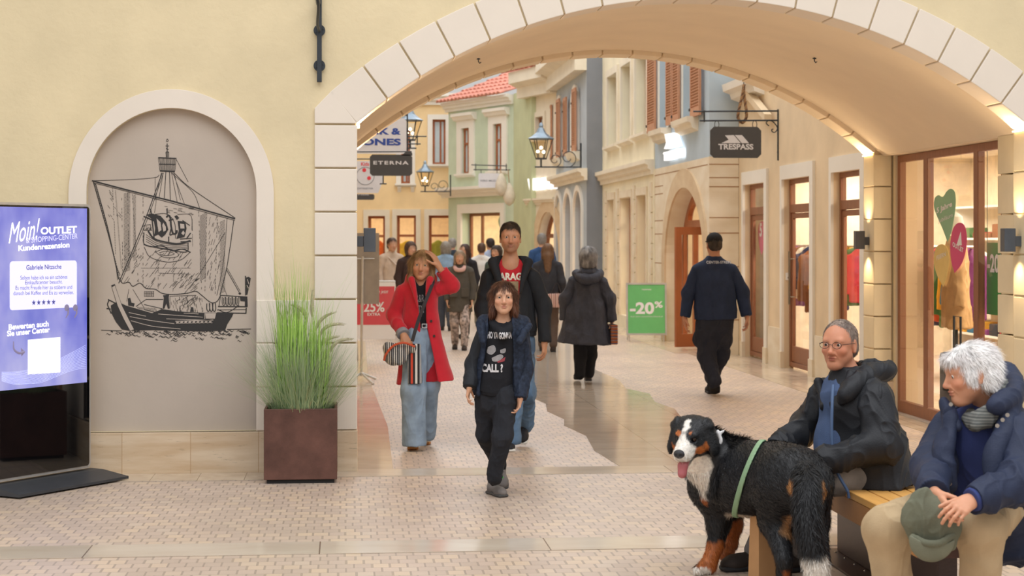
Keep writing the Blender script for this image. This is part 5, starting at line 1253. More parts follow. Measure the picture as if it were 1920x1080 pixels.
# pink drop sticker on the first door
fD = Face((XF + .185, 24.9), (XF + .185, 23.6)); b = MB(); b.plate(fD.frame(0), [fD.uv(*p_) for p_ in sm([(1428, 478), (1423, 458), (1421.5, 432), (1424, 419), (1430, 415), (1435, 421), (1436, 445), (1432, 465)])], t=.002)
o = tag(b.build('drop_sticker', M_BG2), 'pink drop-shaped sticker with a white 5 on the farthest white-framed door', 'sticker'); a = fD.uv(1424.5, 444); text('5', fD.pt(a[0], a[1], .003), fD.u, UP, .16, .2, M_WH, o, 'sticker_text', bold=.04)

# ================================================================ smooth solid modelling for bodies, cloth and fur
def smin(a, b, k):
    if k <= 0: return np.minimum(a, b)
    h = np.maximum(k - np.abs(a - b), 0) / k
    return np.minimum(a, b) - h * h * k * .25
def hash3(i, j, k):
    n = (i * 73856093) ^ (j * 19349663) ^ (k * 83492791); n = (n ^ (n >> 13)) * 1274126177 & 0x7fffffff
    return ((n ^ (n >> 16)) & 0xffff) / 65535.0
def vnoise(Pn, f):
    q = Pn * f; i = np.floor(q).astype(np.int64); t = q - i; t = t * t * (3 - 2 * t); r = 0
    for a in (0, 1):
        for b in (0, 1):
            for c in (0, 1):
                w = (t[:, 0] if a else 1 - t[:, 0]) * (t[:, 1] if b else 1 - t[:, 1]) * (t[:, 2] if c else 1 - t[:, 2])
                r = r + w * hash3(i[:, 0] + a, i[:, 1] + b, i[:, 2] + c)
    return r * 2 - 1
class SD:
    def __init__(s): s.ops = []
    def _add(s, fn, c, r, k, mode): s.ops.append((fn, np.asarray(c, float), r, k, mode)); return s
    def cone(s, a, b, ra, rb, k=.02, sq=None, cap=0, mode='+', capa=0):
        """tapered limb; sq=(axis, ratio) flattens it; cap: flat end at b"""
        a = np.asarray(a, float); b = np.asarray(b, float); ax, rt = (None, 1) if sq is None else (nrm(sq[0]), sq[1])
        def tf(q):
            if ax is None: return q
            return q + np.outer(q @ ax, ax) * (1 / rt - 1)
        ab = tf((b - a)[None])[0]; L2 = ab @ ab; L = math.sqrt(L2)
        def fn(Pn):
            q = tf(Pn - a); t = q @ ab / L2; tc = np.clip(t, 0, 1)
            d = np.linalg.norm(q - np.outer(tc, ab), axis=1) - (ra + (rb - ra) * tc)
            if cap or capa:
                rad = np.linalg.norm(q - np.outer(t, ab), axis=1) - (ra + (rb - ra) * np.clip(t, -.2, 1.2))
                if cap: d = np.where(t > .5, np.maximum(rad, (t - 1) * L), d)
                if capa: d = np.where(t <= .5, np.maximum(rad, -t * L), d)
            return d * ((1 + rt) / 2 if ax is not None else 1)
        return s._add(fn, (a + b) / 2, np.linalg.norm(b - a) / 2 + max(ra, rb), k, mode)
    def chain(s, pts, rs, k=.02, **kw):
        for i in range(len(pts) - 1): s.cone(pts[i], pts[i + 1], rs[i], rs[i + 1], k, **kw)
        return s
    def ell(s, c, rad, k=.02, R=None, mode='+'):
        c = np.asarray(c, float); rad = np.asarray(rad, float); Rm = np.eye(3) if R is None else np.asarray(R)
        def fn(Pn):
            q = (Pn - c) @ Rm.T; k0 = np.linalg.norm(q / rad, axis=1); k1 = np.linalg.norm(q / (rad * rad), axis=1) + 1e-9
            return k0 * (k0 - 1) / k1
        return s._add(fn, c, rad.max(), k, mode)
    def box(s, c, half, r=.01, k=.01, R=None, mode='+'):
        c = np.asarray(c, float); half = np.asarray(half, float) - r; Rm = np.eye(3) if R is None else np.asarray(R)
        def fn(Pn):
            q = np.abs((Pn - c) @ Rm.T) - half; return np.linalg.norm(np.maximum(q, 0), axis=1) + np.minimum(q.max(1), 0) - r
        return s._add(fn, c, np.linalg.norm(half) + r, k, mode)
    def prism(s, pts, o, u, v, n, z0, z1, k=.01, mode='-'):
        """convex polygon in the u,v plane, from z0 to z1 along n"""
        o, u, v, n = [np.asarray(q, float) for q in (o, u, v, n)]; pts = [np.asarray(p, float) for p in pts]
        ar = sum(pts[i][0] * pts[(i + 1) % len(pts)][1] - pts[(i + 1) % len(pts)][0] * pts[i][1] for i in range(len(pts)))
        if ar < 0: pts = pts[::-1]
        c = np.mean(pts, 0); rr = max(np.linalg.norm(p - c) for p in pts)
        def fn(Pn):
            q = Pn - o; a, b, z = q @ u, q @ v, q @ n; d = np.maximum(z0 - z, z - z1)
            for i in range(len(pts)):
                p, p2 = pts[i], pts[(i + 1) % len(pts)]; e = p2 - p; m = A(e[1], -e[0]) / (np.linalg.norm(e) + 1e-9); d = np.maximum(d, (a - p[0]) * m[0] + (b - p[1]) * m[1])
            return d
        return s._add(fn, o + u * c[0] + v * c[1] + n * (z0 + z1) / 2, rr + abs(z1 - z0) / 2, k, mode)
    def half(s, p, n):
        p = np.asarray(p, float); n = nrm(n); return s._add(lambda Pn: (Pn - p) @ n, p, 1e9, 0, 'x')
    def ev(s, Pn, mg=.05):
        D = np.full(len(Pn), 1.0)
        for fn, c, r, k, mode in s.ops:
            if mode == 'x': D = np.maximum(D, fn(Pn)); continue
            m = np.abs(Pn - c).max(1) < r + k + mg
            if not m.any(): continue
            d = fn(Pn[m])
            D[m] = smin(D[m], d, k) if mode == '+' else -smin(-D[m], d, k)
        return D
    def mesh(s, h):
        lo = np.min([c - r for f_, c, r, k, m in s.ops if m == '+'], 0) - 3 * h; hi = np.max([c + r for f_, c, r, k, m in s.ops if m == '+'], 0) + 3 * h
        B = 6; Hc = B * h; n = np.ceil((hi - lo) / Hc).astype(int)
        ii = np.stack(np.meshgrid(*[np.arange(q) for q in n], indexing='ij'), -1).reshape(-1, 3)
        D = s.ev(lo + (ii + .5) * Hc, mg=Hc * 1.6); ii = ii[np.abs(D) < Hc * 1.5]
        l7 = np.stack(np.meshgrid(*[np.arange(B + 1)] * 3, indexing='ij'), -1).reshape(-1, 3)
        G3 = (ii[:, None, :] * B + l7[None]); M = len(ii)
        D = s.ev((lo + G3.reshape(-1, 3) * h), mg=4 * h).reshape(M, B + 1, B + 1, B + 1)
        # cells
        sg = D < 0; cnt = np.zeros((M, B, B, B), int)
        for a in (0, 1):
            for b in (0, 1):
                for c in (0, 1): cnt += sg[:, a:B + a, b:B + b, c:B + c]
        bi, x, y, z = np.nonzero((cnt > 0) & (cnt < 8))
        acc = np.zeros((len(bi), 3)); num = np.zeros(len(bi))
        for ax in range(3):
            for p in (0, 1):
                for q in (0, 1):
                    o = [0, 0, 0]; o[(ax + 1) % 3] = p; o[(ax + 2) % 3] = q; e = list(o); e[ax] = 1
                    d0 = D[bi, x + o[0], y + o[1], z + o[2]]; d1 = D[bi, x + e[0], y + e[1], z + e[2]]
                    m = (d0 < 0) != (d1 < 0); t = np.where(m, d0 / np.where(m, d0 - d1, 1), 0)
                    pt = np.tile(np.array(o, float), (len(bi), 1)); pt[:, ax] = t
                    acc += pt * m[:, None]; num += m
        gc = ii[bi] * B + np.stack([x, y, z], 1); V = lo + (gc + acc / num[:, None]) * h
        S_ = (n * B + 3).astype(np.int64); key = (gc[:, 0] * S_[1] + gc[:, 1]) * S_[2] + gc[:, 2]
        od = np.argsort(key); ks = key[od]
        def look(g):
            kk = (g[:, 0] * S_[1] + g[:, 1]) * S_[2] + g[:, 2]; p = np.searchsorted(ks, kk); p = np.clip(p, 0, len(ks) - 1); ok = ks[p] == kk
            return np.where(ok, od[p], -1)
        Fs = []
        for ax in range(3):
            e = [0, 0, 0]; e[ax] = 1
            d0 = D[:, :B, :B, :B]; d1 = D[:, e[0]:B + e[0], e[1]:B + e[1], e[2]:B + e[2]]
            bb, a, b, c = np.nonzero((d0 < 0) != (d1 < 0)); g = ii[bb] * B + np.stack([a, b, c], 1); neg = d0[bb, a, b, c] < 0
            u = np.zeros(3, int); u[(ax + 1) % 3] = 1; v = np.zeros(3, int); v[(ax + 2) % 3] = 1
            q = np.stack([look(g), look(g - u), look(g - u - v), look(g - v)], 1); ok = (q >= 0).all(1)
            q = q[ok]; ng = neg[ok]; q[~ng] = q[~ng][:, ::-1]; Fs.append(q)
        return V, np.vstack(Fs)
def vnormals(V, Fq):
    n = np.cross(V[Fq[:, 2]] - V[Fq[:, 0]], V[Fq[:, 3]] - V[Fq[:, 1]]); N_ = np.zeros_like(V)
    for i in range(4): np.add.at(N_, Fq[:, i], n)
    return N_ / (np.linalg.norm(N_, axis=1)[:, None] + 1e-12)
def folds(V, Nv, amp, f=14, stretch=(1, 1, .45), seed=0):
    """soft cloth folds: ridged noise along the normal"""
    q = V * A(*stretch) + seed * 7.3
    w = np.stack([vnoise(q + 11.3 * i, f * .7) for i in range(3)], 1) * (.35 / f)
    w1 = vnoise(q + w, f); w2 = vnoise(q + w * 2 + 3.1, f * 1.9)
    return V + Nv * (amp * (1.5 * (1 - np.abs(w1)) ** 3 - .6 + .55 * (1 - np.abs(w2)) ** 3))[:, None]
def solid(sd, h, name, m, parent, fold=0, ff=14, stretch=(1, 1, .45), seed=0, paint=None, base=(1, 1, 1), pn=0.0):
    V, Fq = sd.mesh(h)
    if fold:
        Nv = vnormals(V, Fq); V = folds(V, Nv, fold, ff, stretch, seed)
    cols = None
    if paint is not None:
        cols = np.tile(np.array(srgb(base)), (len(V), 1))
        nz = vnoise(V, 60) * pn + vnoise(V, 25) * pn if pn else 0
        for fn, c, soft in paint:
            w_ = np.clip(.5 - (fn(V) + nz) / soft, 0, 1)[:, None]; cols = cols * (1 - w_) + np.array(srgb(c)) * w_
    o = mesh_obj(name, V, Fq, m, parent, smooth=True, cols=cols)
    o['_'] = 0; del o['_']
    return o, V, Fq, cols
def eld(c, rad, R=None): s = SD(); s.ell(c, rad, 0, R); return s.ops[0][0]
def cnd(a, b, ra, rb): s = SD(); s.cone(a, b, ra, rb, 0); return s.ops[0][0]
def strands(name, V, Nv, m, parent, n, L, w, flow, cols=None, seed=0, lift=.25, seg=3, jit=.25, mask=None, kind='stuff', curl=0):
    """short hair laid along a flow field, one mesh of thin tapering ribbons"""
    r = np.random.RandomState(seed); idx = np.arange(len(V)) if mask is None else np.nonzero(mask)[0]
    idx = idx[r.randint(0, len(idx), n)]; p = V[idx] + Nv[idx] * .0005; nn = Nv[idx]
    fl = flow(p); fl = fl - nn * (fl * nn).sum(1)[:, None] * .9; fl /= np.linalg.norm(fl, axis=1)[:, None] + 1e-9
    fl = fl + r.randn(n, 3) * jit; d = fl + nn * lift; d /= np.linalg.norm(d, axis=1)[:, None]
    Ls = L * r.uniform(.6, 1.25, n)[:, None]; s_ = np.cross(d, nn + r.randn(n, 3) * .3); s_ /= np.linalg.norm(s_, axis=1)[:, None] + 1e-9
    VV = []; cur = p
    for i in range(seg + 1):
        ww = w * (1 - i / seg) ** .6 + .00005; VV += [cur - s_ * ww, cur + s_ * ww]
        cur = cur + d * Ls / seg; d = d - nn * (lift * 1.2 / seg) + (r.randn(n, 3) * curl); d /= np.linalg.norm(d, axis=1)[:, None]
    VV = np.stack(VV, 1); k = 2 * (seg + 1); base_ = np.arange(n)[:, None] * k
    Fq = np.concatenate([base_ + np.array([2 * i, 2 * i + 1, 2 * i + 3, 2 * i + 2])[None] for i in range(seg)], 0)
    cc = None
    if cols is not None:
        cv = cols[idx] * r.uniform(.75, 1.25, (n, 1)); cc = np.repeat(cv, k, 0)
    o = mesh_obj(name, VV.reshape(-1, 3), Fq, m, parent, smooth=True, cols=cc); o['kind'] = kind; return o

# ---------------------------------------------------------------- the human figure
SKIN = {}
def skin_mat(nm='skin'):
    m = mat(nm, '#ffffff', .5, noise=.03, nscale=25, bump=.08, bscale=180, spec=.35, attr=True); b = m.node_tree.nodes['Principled BSDF']
    b.inputs['Subsurface Weight'].default_value = .12; b.inputs['Subsurface Radius'].default_value = (.01, .004, .002); return m
M_SKIN = skin_mat(); M_HAIRC = mat('hair', '#fff', .55, noise=.12, nscale=40, attr=True, spec=.4)
M_EYE = mat('eye_white', '#E9E4DE', .15, noise=0); M_IRIS = mat('iris', '#4B3A2A', .1, noise=0); M_PUP = mat('pupil', '#0a0808', .05, noise=0)
def cloth(name, col, rough=.85, **kw):
    kw.setdefault('noise', .07); kw.setdefault('nscale', 12); kw.setdefault('bump', .25); kw.setdefault('bscale', 260); kw.setdefault('spec', .25); return mat(name, col, rough, **kw)
def frame3(f, u):
    f = nrm(f); r = nrm(np.cross(f, u)); u = np.cross(r, f); return np.stack([r, f, u])   # rows: right, forward, up
class Head:
    def __init__(s, c, f, u=(0, 0, 1), sc=1.0): s.c = np.asarray(c, float); s.R = frame3(f, np.asarray(u, float)); s.s = sc
    def w(s, x, y, z): return s.c + (A(x, y, z) * s.s) @ s.R
    def ell(s, sd, c, rad, k, mode='+'): sd.ell(s.w(*c), A(*rad) * s.s, k * s.s, s.R, mode)
    def cone(s, sd, a, b, ra, rb, k): sd.cone(s.w(*a), s.w(*b), ra * s.s, rb * s.s, k * s.s)
    def build(s, sd, female=False, old=False, face=True):
        E, C = s.ell, s.cone
        E(sd, (0, -.014, .032), (.075, .097, .086), .01); E(sd, (0, .03, .0), (.066, .066, .085), .03)
        E(sd, (0, .03, -.055), (.052 if female else .057, .058, .055), .03)
        C(sd, (-.045, .01, -.05), (-.012, .066, -.094), .022, .018, .025); C(sd, (.045, .01, -.05), (.012, .066, -.094), .022, .018, .025)
        E(sd, (0, .072, -.092), (.02, .018, .017), .02)
        if not face: E(sd, (-.077, -.006, -.004), (.010, .019, .031), .006); E(sd, (.077, -.006, -.004), (.010, .019, .031), .006); return
        C(sd, (-.04, .076, .024), (.04, .076, .024), .013, .013, .018)
        for q in (-1, 1):
            E(sd, (q * .033, .097, .006), (.018, .014, .012), .012, '-'); E(sd, (q * .033, .078, .006), (.0165, .0125, .0125), .003); E(sd, (q * .033, .0810, .0172), (.0165, .0120, .0062), .002)
            E(sd, (q * .040, .068, -.026), (.022, .02, .018), .02); E(sd, (q * .011, .099, -.037), (.0085, .010, .0075), .006)
            # ears
            E(sd, (q * .077, -.008, -.004), (.009, .020, .033), .006); E(sd, (q * .086, .000, -.002), (.005, .010, .018), .004, '-'); E(sd, (q * .079, -.002, -.032), (.007, .009, .010), .006)
        C(sd, (0, .088, .016), (0, .110, -.030), .008, .0115, .012); E(sd, (0, .112, -.031), (.010, .009, .009), .008)
        E(sd, (0, .094, -.0585), (.023, .010, .0058), .006); E(sd, (0, .091, -.0695), (.019, .010, .0062), .006); E(sd, (0, .104, -.0638), (.022, .008, .0016), .003, '-')
        if old:
            for q in (-1, 1): s.cone(sd, (q * .02, .098, -.04), (q * .034, .078, -.066), .002, .002, .004)
            E(sd, (0, .05, -.105), (.035, .035, .016), .02)
    def paint(s, skin, brow, lips, soft=.006, stubble=None):
        L = []; k = s.s
        def el(c, r): return eld(s.w(*c), A(*r) * k, s.R)
        if stubble: L.append((el((0, .07, -.075), (.05, .05, .04)), stubble, .04))
        L += [(el((0, .104, -.0585), (.021, .012, .005)), lips, soft), (el((0, .101, -.0690), (.018, .012, .0055)), lips, soft)]
        for q in (-1, 1): L.append((cnd(s.w(q * .018, .088, .028), s.w(q * .05, .074, .031), .0045 * k, .003 * k), brow, soft))
        ch = tuple(int(skin.lstrip('#')[i:i + 2], 16) for i in (0, 2, 4)); red = '#%02x%02x%02x' % (min(255, ch[0] + 4), max(0, ch[1] - 9), max(0, ch[2] - 8))
        for q in (-1, 1): L.append((el((q * .045, .08, -.028), (.022, .02, .018)), red, .04))
        L.append((el((0, .12, -.032), (.012, .012, .012)), red, .02))
        return L
    def eyes(s, parent, iris=None, look=(0, 1, 0)):
        for q in (-1, 1):
            c = s.w(q * .033, .0806, .0052); r = .0122 * s.s; lk = nrm(A(*look)) @ s.R
            b = MB(); ax = lk; u = nrm(np.cross(ax, A(.1, .2, 1))); v = np.cross(ax, u); n = 14; V = []; rings = [0, .34, .35, .62, .63, 1.2, 1.8, 2.5, 3.14]
            for t in rings:
                for j in range(n): a = 2 * math.pi * j / n; V.append(c + r * (ax * math.cos(t) + (u * math.cos(a) + v * math.sin(a)) * math.sin(t)))
            b.add(V, [(i * n + j, i * n + (j + 1) % n, (i + 1) * n + (j + 1) % n, (i + 1) * n + j) for i in range(len(rings) - 1) for j in range(n)])
            for i in range(len(b.F)): b.M[i] = 2 if i < n else (1 if i < 3 * n else 0)
            b.build('eye', [M_EYE, iris or M_IRIS, M_PUP], parent, smooth=True)
def hand(sd, w, d, n, sc=1.0, side=1, curl=.35, spread=.06, thumb=.6, curls=None, k=.007, thumb_in=.3):
    """palm and five fingers from wrist w along d; n: direction the palm faces; side: +1 thumb on n x d side"""
    w = np.asarray(w, float); d = nrm(d); n = nrm(np.asarray(n, float) - d * (np.asarray(n, float) @ d)); s_ = np.cross(n, d) * side
    kn = []
    for i in range(4):
        x = (.030, .010, -.010, -.028)[i]; y = (.088, .093, .089, .080)[i]; kp = w + (s_ * x + d * y) * sc; kn.append(kp)
        sd.cone(w + (s_ * x * .55 + d * .012) * sc, kp, .0145 * sc, .0105 * sc, .014 * sc)
    sd.cone(w - d * .03 * sc, w + d * .02 * sc, .026 * sc, .025 * sc, .02 * sc, sq=(n, .75))
    for i in range(4):
        c = (curls[i] if curls else curl + .06 * i); L = (.038, .043, .040, .031)[i]; a = c * .7; p = kn[i]; sp = s_ * spread * (1.5 - i)
        rr = (.0088, .0090, .0086, .0075)[i]
        for j, (ll, rj) in enumerate(((L, rr), (L * .62, rr * .92), (L * .5, rr * .84))):
            v = nrm(d * math.cos(a) + n * math.sin(a) + sp); q = p + v * ll * sc; sd.cone(p, q, rj * sc, rj * .93 * sc, (.006 if j == 0 else .002) * sc); p = q; a += c
    p = w + (s_ * .022 + d * .022) * sc; v = nrm(d * .55 + s_ * thumb + n * thumb_in)
    for j, (ll, r0, r1) in enumerate(((.042, .0145, .011), (.033, .0105, .0098), (.026, .0095, .0078))):
        q = p + v * ll * sc; sd.cone(p, q, r0 * sc, r1 * sc, (.012 if j == 0 else .003) * sc); p = q; v = nrm(v + d * .28 + n * .12)
def shoe(ank, toe, sc, m, msole, parent, up=None, h=.006, name='shoe', high=.0, wide=1.0):
    """shoe from ankle joint to toe tip; up: direction from the sole"""
    ank = np.asarray(ank, float); toe = np.asarray(toe, float); up = A(0, 0, 1) if up is None else nrm(up)
    f = toe - ank; f = f - up * (f @ up); Lf = np.linalg.norm(f); f = nrm(f); r = np.cross(f, up); R_ = np.stack([r, f, up])
    L = .27 * sc; heel = toe - f * L; base = toe - up * ((toe - ank) @ up) * 0
    o = toe - up * .0  # toe tip on the sole line
    sd = SD(); w = .042 * sc * wide
    sd.ell(o - f * .06 * sc + up * .032 * sc, A(w * 1.08, .062 * sc, .034 * sc), .02 * sc, R_); sd.ell(o - f * .215 * sc + up * .04 * sc, A(w * .85, .052 * sc, .045 * sc), .02 * sc, R_)
    sd.cone(o - f * .07 * sc + up * .035 * sc, o - f * .2 * sc + up * .055 * sc, w * .85, w * .9, .03 * sc)
    sd.cone(o - f * .2 * sc + up * .05 * sc, o - f * .205 * sc + up * (.1 + high) * sc, w * .85, w * .95, .02 * sc, cap=1)
    sd.cone(o - f * .2 * sc + up * (.075 + high) * sc, o - f * .205 * sc + up * (.14 + high) * sc, w * .6, w * .7, .0, mode='-')
    sd.half(o + up * .016 * sc, -up)
    ob, *_ = solid(sd, h, name, m, parent, fold=.0012, ff=40)
    s2 = SD(); s2.box(o - f * .135 * sc + up * .012 * sc, A(w * .97, .13 * sc, .011 * sc), .01 * sc, .005, R_); s2.ell(o - f * .065 * sc + up * .012 * sc, A(w * 1.2, .072 * sc, .0115 * sc), .015 * sc, R_); s2.ell(o - f * .21 * sc + up * .012 * sc, A(w * .98, .06 * sc, .0115 * sc), .01, R_)
    so, *_ = solid(s2, h, 'sole', msole, ob)
    b = MB()
    for i in range(4):
        c = o - f * (.10 + .022 * i) * sc + up * (.070 + .009 * i) * sc; b.tube([c - r * .02 * sc, c + up * .006 * sc, c + r * .02 * sc], .0028 * sc, 5)
    b.build('laces', mat('laces', '#55504c', .9), ob)
    return ob
def yoke(sd, nk, ls, rs, rn, r, k=.05):
    for q in (ls, rs): sd.cone(nk, q, rn, r, k)
def person(loc, label, group=None): return empty('person', (loc[0], loc[1], 0), label, 'person', group)
def torso(sd, top, bot, side, f, wt, wb, dr, k=.04, cap=1, mid=None, wm=None):
    """trunk of cloth from the shoulders to the hem"""
    sq = (f, dr)
    if mid is None: sd.cone(top, bot, wt, wb, k, sq=sq, cap=cap)
    else: sd.cone(top, mid, wt, wm, k, sq=sq); sd.cone(mid, bot, wm, wb, k, sq=sq, cap=cap)

def hair(hd, parent, style, col, h=.005, n=9000, L=.05, dark=None):
    sd = SD(); E, C = hd.ell, hd.cone
    if style == 'bob':
        E(sd, (0, -.018, .036), (.084, .104, .093), .01)
        for q in (-1, 1): C(sd, (q * .066, -.005, .03), (q * .080, .012, -.10), .032, .022, .03); C(sd, (q * .05, -.05, 0), (q * .055, -.05, -.12), .05, .035, .04)
        E(sd, (0, -.06, -.05), (.075, .05, .09), .03); E(sd, (0, .115, -.045), (.052, .07, .085), .02, '-')
    elif style == 'bobback':
        E(sd, (0, -.02, .036), (.09, .11, .093), .01); E(sd, (0, -.05, -.04), (.088, .065, .095), .04)
        for q in (-1, 1): C(sd, (q * .07, .0, .02), (q * .078, .01, -.10), .03, .02, .03)
        E(sd, (0, .115, -.045), (.05, .07, .085), .02, '-')
    elif style == 'long':
        E(sd, (0, -.018, .036), (.084, .104, .093), .01); E(sd, (0, -.06, -.05), (.08, .055, .10), .03)
        C(sd, (0, -.075, -.08), (0, -.10, -.30), .075, .05, .04)
        for q in (-1, 1): C(sd, (q * .07, .0, .03), (q * .085, .02, -.2), .028, .022, .03)
        E(sd, (0, .115, -.045), (.054, .075, .085), .02, '-')
    elif style == 'short':
        E(sd, (0, -.016, .040), (.0805, .1015, .088), .01); E(sd, (0, -.045, -.01), (.074, .068, .06), .02)
        for q in (-1, 1): E(sd, (q * .074, .008, -.002), (.008, .014, .03), .01)
        E(sd, (0, .10, -.022), (.078, .068, .075), .012, '-')
        for q in (-1, 1): E(sd, (q * .088, .015, -.035), (.026, .045, .042), .008, '-')
        for q in (-1, 1): E(sd, (q * .085, -.005, -.02), (.014, .02, .03), .01, '-')
    elif style == 'receding':
        E(sd, (0, -.018, .034), (.079, .100, .088), .01); E(sd, (0, -.045, -.02), (.075, .066, .06), .02)
        E(sd, (0, .085, .0), (.085, .062, .11), .015, '-')
        for q in (-1, 1): E(sd, (q * .085, -.005, -.02), (.014, .022, .03), .01, '-')
    elif style == 'wispy':
        E(sd, (0, -.018, .040), (.081, .103, .082), .01); E(sd, (0, -.05, -.012), (.078, .064, .066), .03); E(sd, (0, .07, .072), (.05, .03, .022), .02)
        for q in (-1, 1): E(sd, (q * .074, .024, .004), (.010, .022, .028), .012); E(sd, (q * .076, -.048, -.028), (.014, .026, .034), .02)
        E(sd, (0, .105, -.035), (.082, .062, .082), .02, '-')
        for q in (-1, 1): E(sd, (q * .09, -.006, -.010), (.024, .020, .032), .006, '-')
    elif style == 'bun':
        E(sd, (0, -.016, .038), (.081, .102, .09), .01); E(sd, (0, -.1, .06), (.04, .04, .04), .02); E(sd, (0, -.045, -.02), (.074, .068, .06), .02); E(sd, (0, .10, -.025), (.07, .07, .078), .012, '-')
    V, Fq = sd.mesh(h); Nv = vnormals(V, Fq); q = (V - hd.c) @ hd.R.T / hd.s
    ang = np.arctan2(q[:, 0], q[:, 1] + .3 * 0); V = V + Nv * (.0018 * hd.s * np.sin(ang * 46 + 2 * vnoise(V, 30)) + .003 * vnoise(V * A(1, 1, .3), 40))[:, None]
    base = np.array(srgb(col)); d2 = np.array(srgb(dark or col)); t = np.clip(.5 + .9 * vnoise(V * A(1, 1, .35), 45), 0, 1)[:, None]; cols = base * t + d2 * (1 - t)
    o = mesh_obj('hair', V, Fq, M_HAIRC, parent, smooth=True, cols=cols)
    if n:
        def flow(p):
            g_ = (p - hd.c) @ hd.R.T / hd.s
            crown = A(0, -.03, .13); r_ = g_ - crown; r_[:, 2] -= .05 + .0; r_[:, 1] += (-.02 if style != 'wispy' else -.07)
            return r_ @ hd.R
        strands('hair_strands', V, Nv, M_HAIRC, o, n, L * hd.s, .0009, flow, cols, seed=5, lift=.18 if style != 'wispy' else .22, jit=.12 if style != 'wispy' else .2, curl=.04 if style != 'wispy' else .07)
    return o
from mathutils.bvhtree import BVHTree
def decal(o, V, Fq, n, lift=.003, seg=.012):
    """lay a flat print onto a curved surface by moving it along n"""
    bm = bmesh.new(); bm.from_mesh(o.data); bmesh.ops.triangulate(bm, faces=bm.faces)
    for _ in range(5):
        es = [e for e in bm.edges if e.calc_length() > seg]
        if not es: break
        bmesh.ops.subdivide_edges(bm, edges=es, cuts=1); bmesh.ops.triangulate(bm, faces=[f for f in bm.faces if len(f.verts) > 3])
    t = BVHTree.FromPolygons([tuple(v) for v in V], [tuple(int(i) for i in f) for f in Fq]); n = Vector(n)
    for v in bm.verts:
        h = t.ray_cast(v.co + n * .4, -n)
        if h[0] is not None: v.co = h[0] + n * lift
    bm.to_mesh(o.data); bm.free(); return o
class Fig:
    def __init__(s, d0, xc, yc): s.d0 = d0; s.s = F / d0; s.xc, s.yc = xc, yc; s.o = P(xc, yc, d0)
    def J(s, x, y, dd=0.0): return P(x, y, s.d0 + dd)
    def q(s, x, y): return ((x - s.xc) / s.s, (s.yc - y) / s.s)
    def cut(s, sd, pts, z0=-.02, z1=.45, k=.012, mode='-'): sd.prism([s.q(*p) for p in pts], s.o, RT, UP, -FW, z0, z1, k, mode)
    def text(s, body, x0, yb_, x1, yt, m, parent, V, Fq, bold=.03, lift=.003, n=None, name='print', **kw):
        a = s.q(x0, yb_); b_ = s.q(x1, yt); n = -FW if n is None else n
        o = text(body, s.o + RT * a[0] + UP * a[1] - FW * .0, RT, UP, b_[0] - a[0], b_[1] - a[1], m, parent, name, bold=bold, **kw)
        return decal(o, V, Fq, n, lift)
    def patch(s, pts, m, parent, V, Fq, lift=.003, name='print', n=None):
        b = MB(); b.plate((s.o, RT, UP, -FW), [s.q(*p) for p in pts], t=.0001); o = b.build(name, m, parent); return decal(o, V, Fq, -FW if n is None else n, lift)
def stripes(name, cols, scale, axis='X', rough=.85):
    m, nt, b = new_mat(name); tc = N(nt, 'ShaderNodeTexCoord'); sp = N(nt, 'ShaderNodeSeparateXYZ'); nt.links.new(tc.outputs['Object'], sp.inputs[0])
    f = N(nt, 'ShaderNodeMath', operation='MULTIPLY'); f.inputs[1].default_value = scale; nt.links.new(sp.outputs[axis], f.inputs[0])
    fr = N(nt, 'ShaderNodeMath', operation='FRACT'); nt.links.new(f.outputs[0], fr.inputs[0])
    cr = N(nt, 'ShaderNodeValToRGB'); cr.color_ramp.interpolation = 'CONSTANT'; n = len(cols)
    for i, c in enumerate(cols):
        e = cr.color_ramp.elements[0] if i == 0 else (cr.color_ramp.elements[1] if i == 1 else cr.color_ramp.elements.new(i / n)); e.position = i / n; e.color = (*srgb(c), 1)
    nt.links.new(fr.outputs[0], cr.inputs[0]); nt.links.new(cr.outputs[0], b.inputs['Base Color']); b.inputs['Roughness'].default_value = rough; MATS[name] = m; return m
def denim(name, c, c2):
    m = mat(name, c, .85, noise=.14, nscale=9, bump=.3, bscale=300, spec=.2); return m
def limbs(sd, pts, rs, k=.02, **kw): sd.chain(pts, rs, k, **kw)
def core(sd, hd, neck, pel, f, arms, legs, s=1.0, waist=.11):
    """the skin body under the clothes, from the neck down"""
    sd.cone(hd.w(0, -.022, -.055), neck, .050 * hd.s, .056 * s, .03)
    sd.cone(neck - UP * .06 * s, pel, .10 * s, waist * s, .05, sq=(f, .7))
    for (a, b, c) in arms: sd.cone(neck - UP * .05 * s, a, .05 * s, .045 * s, .03); sd.cone(a, b, .043 * s, .034 * s, .02); sd.cone(b, c, .034 * s, .022 * s, .015)
    for (a, b, c) in legs: sd.cone(pel, a, .08 * s, .07 * s, .04); sd.cone(a, b, .07 * s, .045 * s, .03); sd.cone(b, c, .045 * s, .03 * s, .02)

# ================================================================ people in front
M_RUB = mat('rubber_dark', '#232326', .7); M_RUBW = mat('rubber_white', '#D8D4CC', .6)
FB = -FW
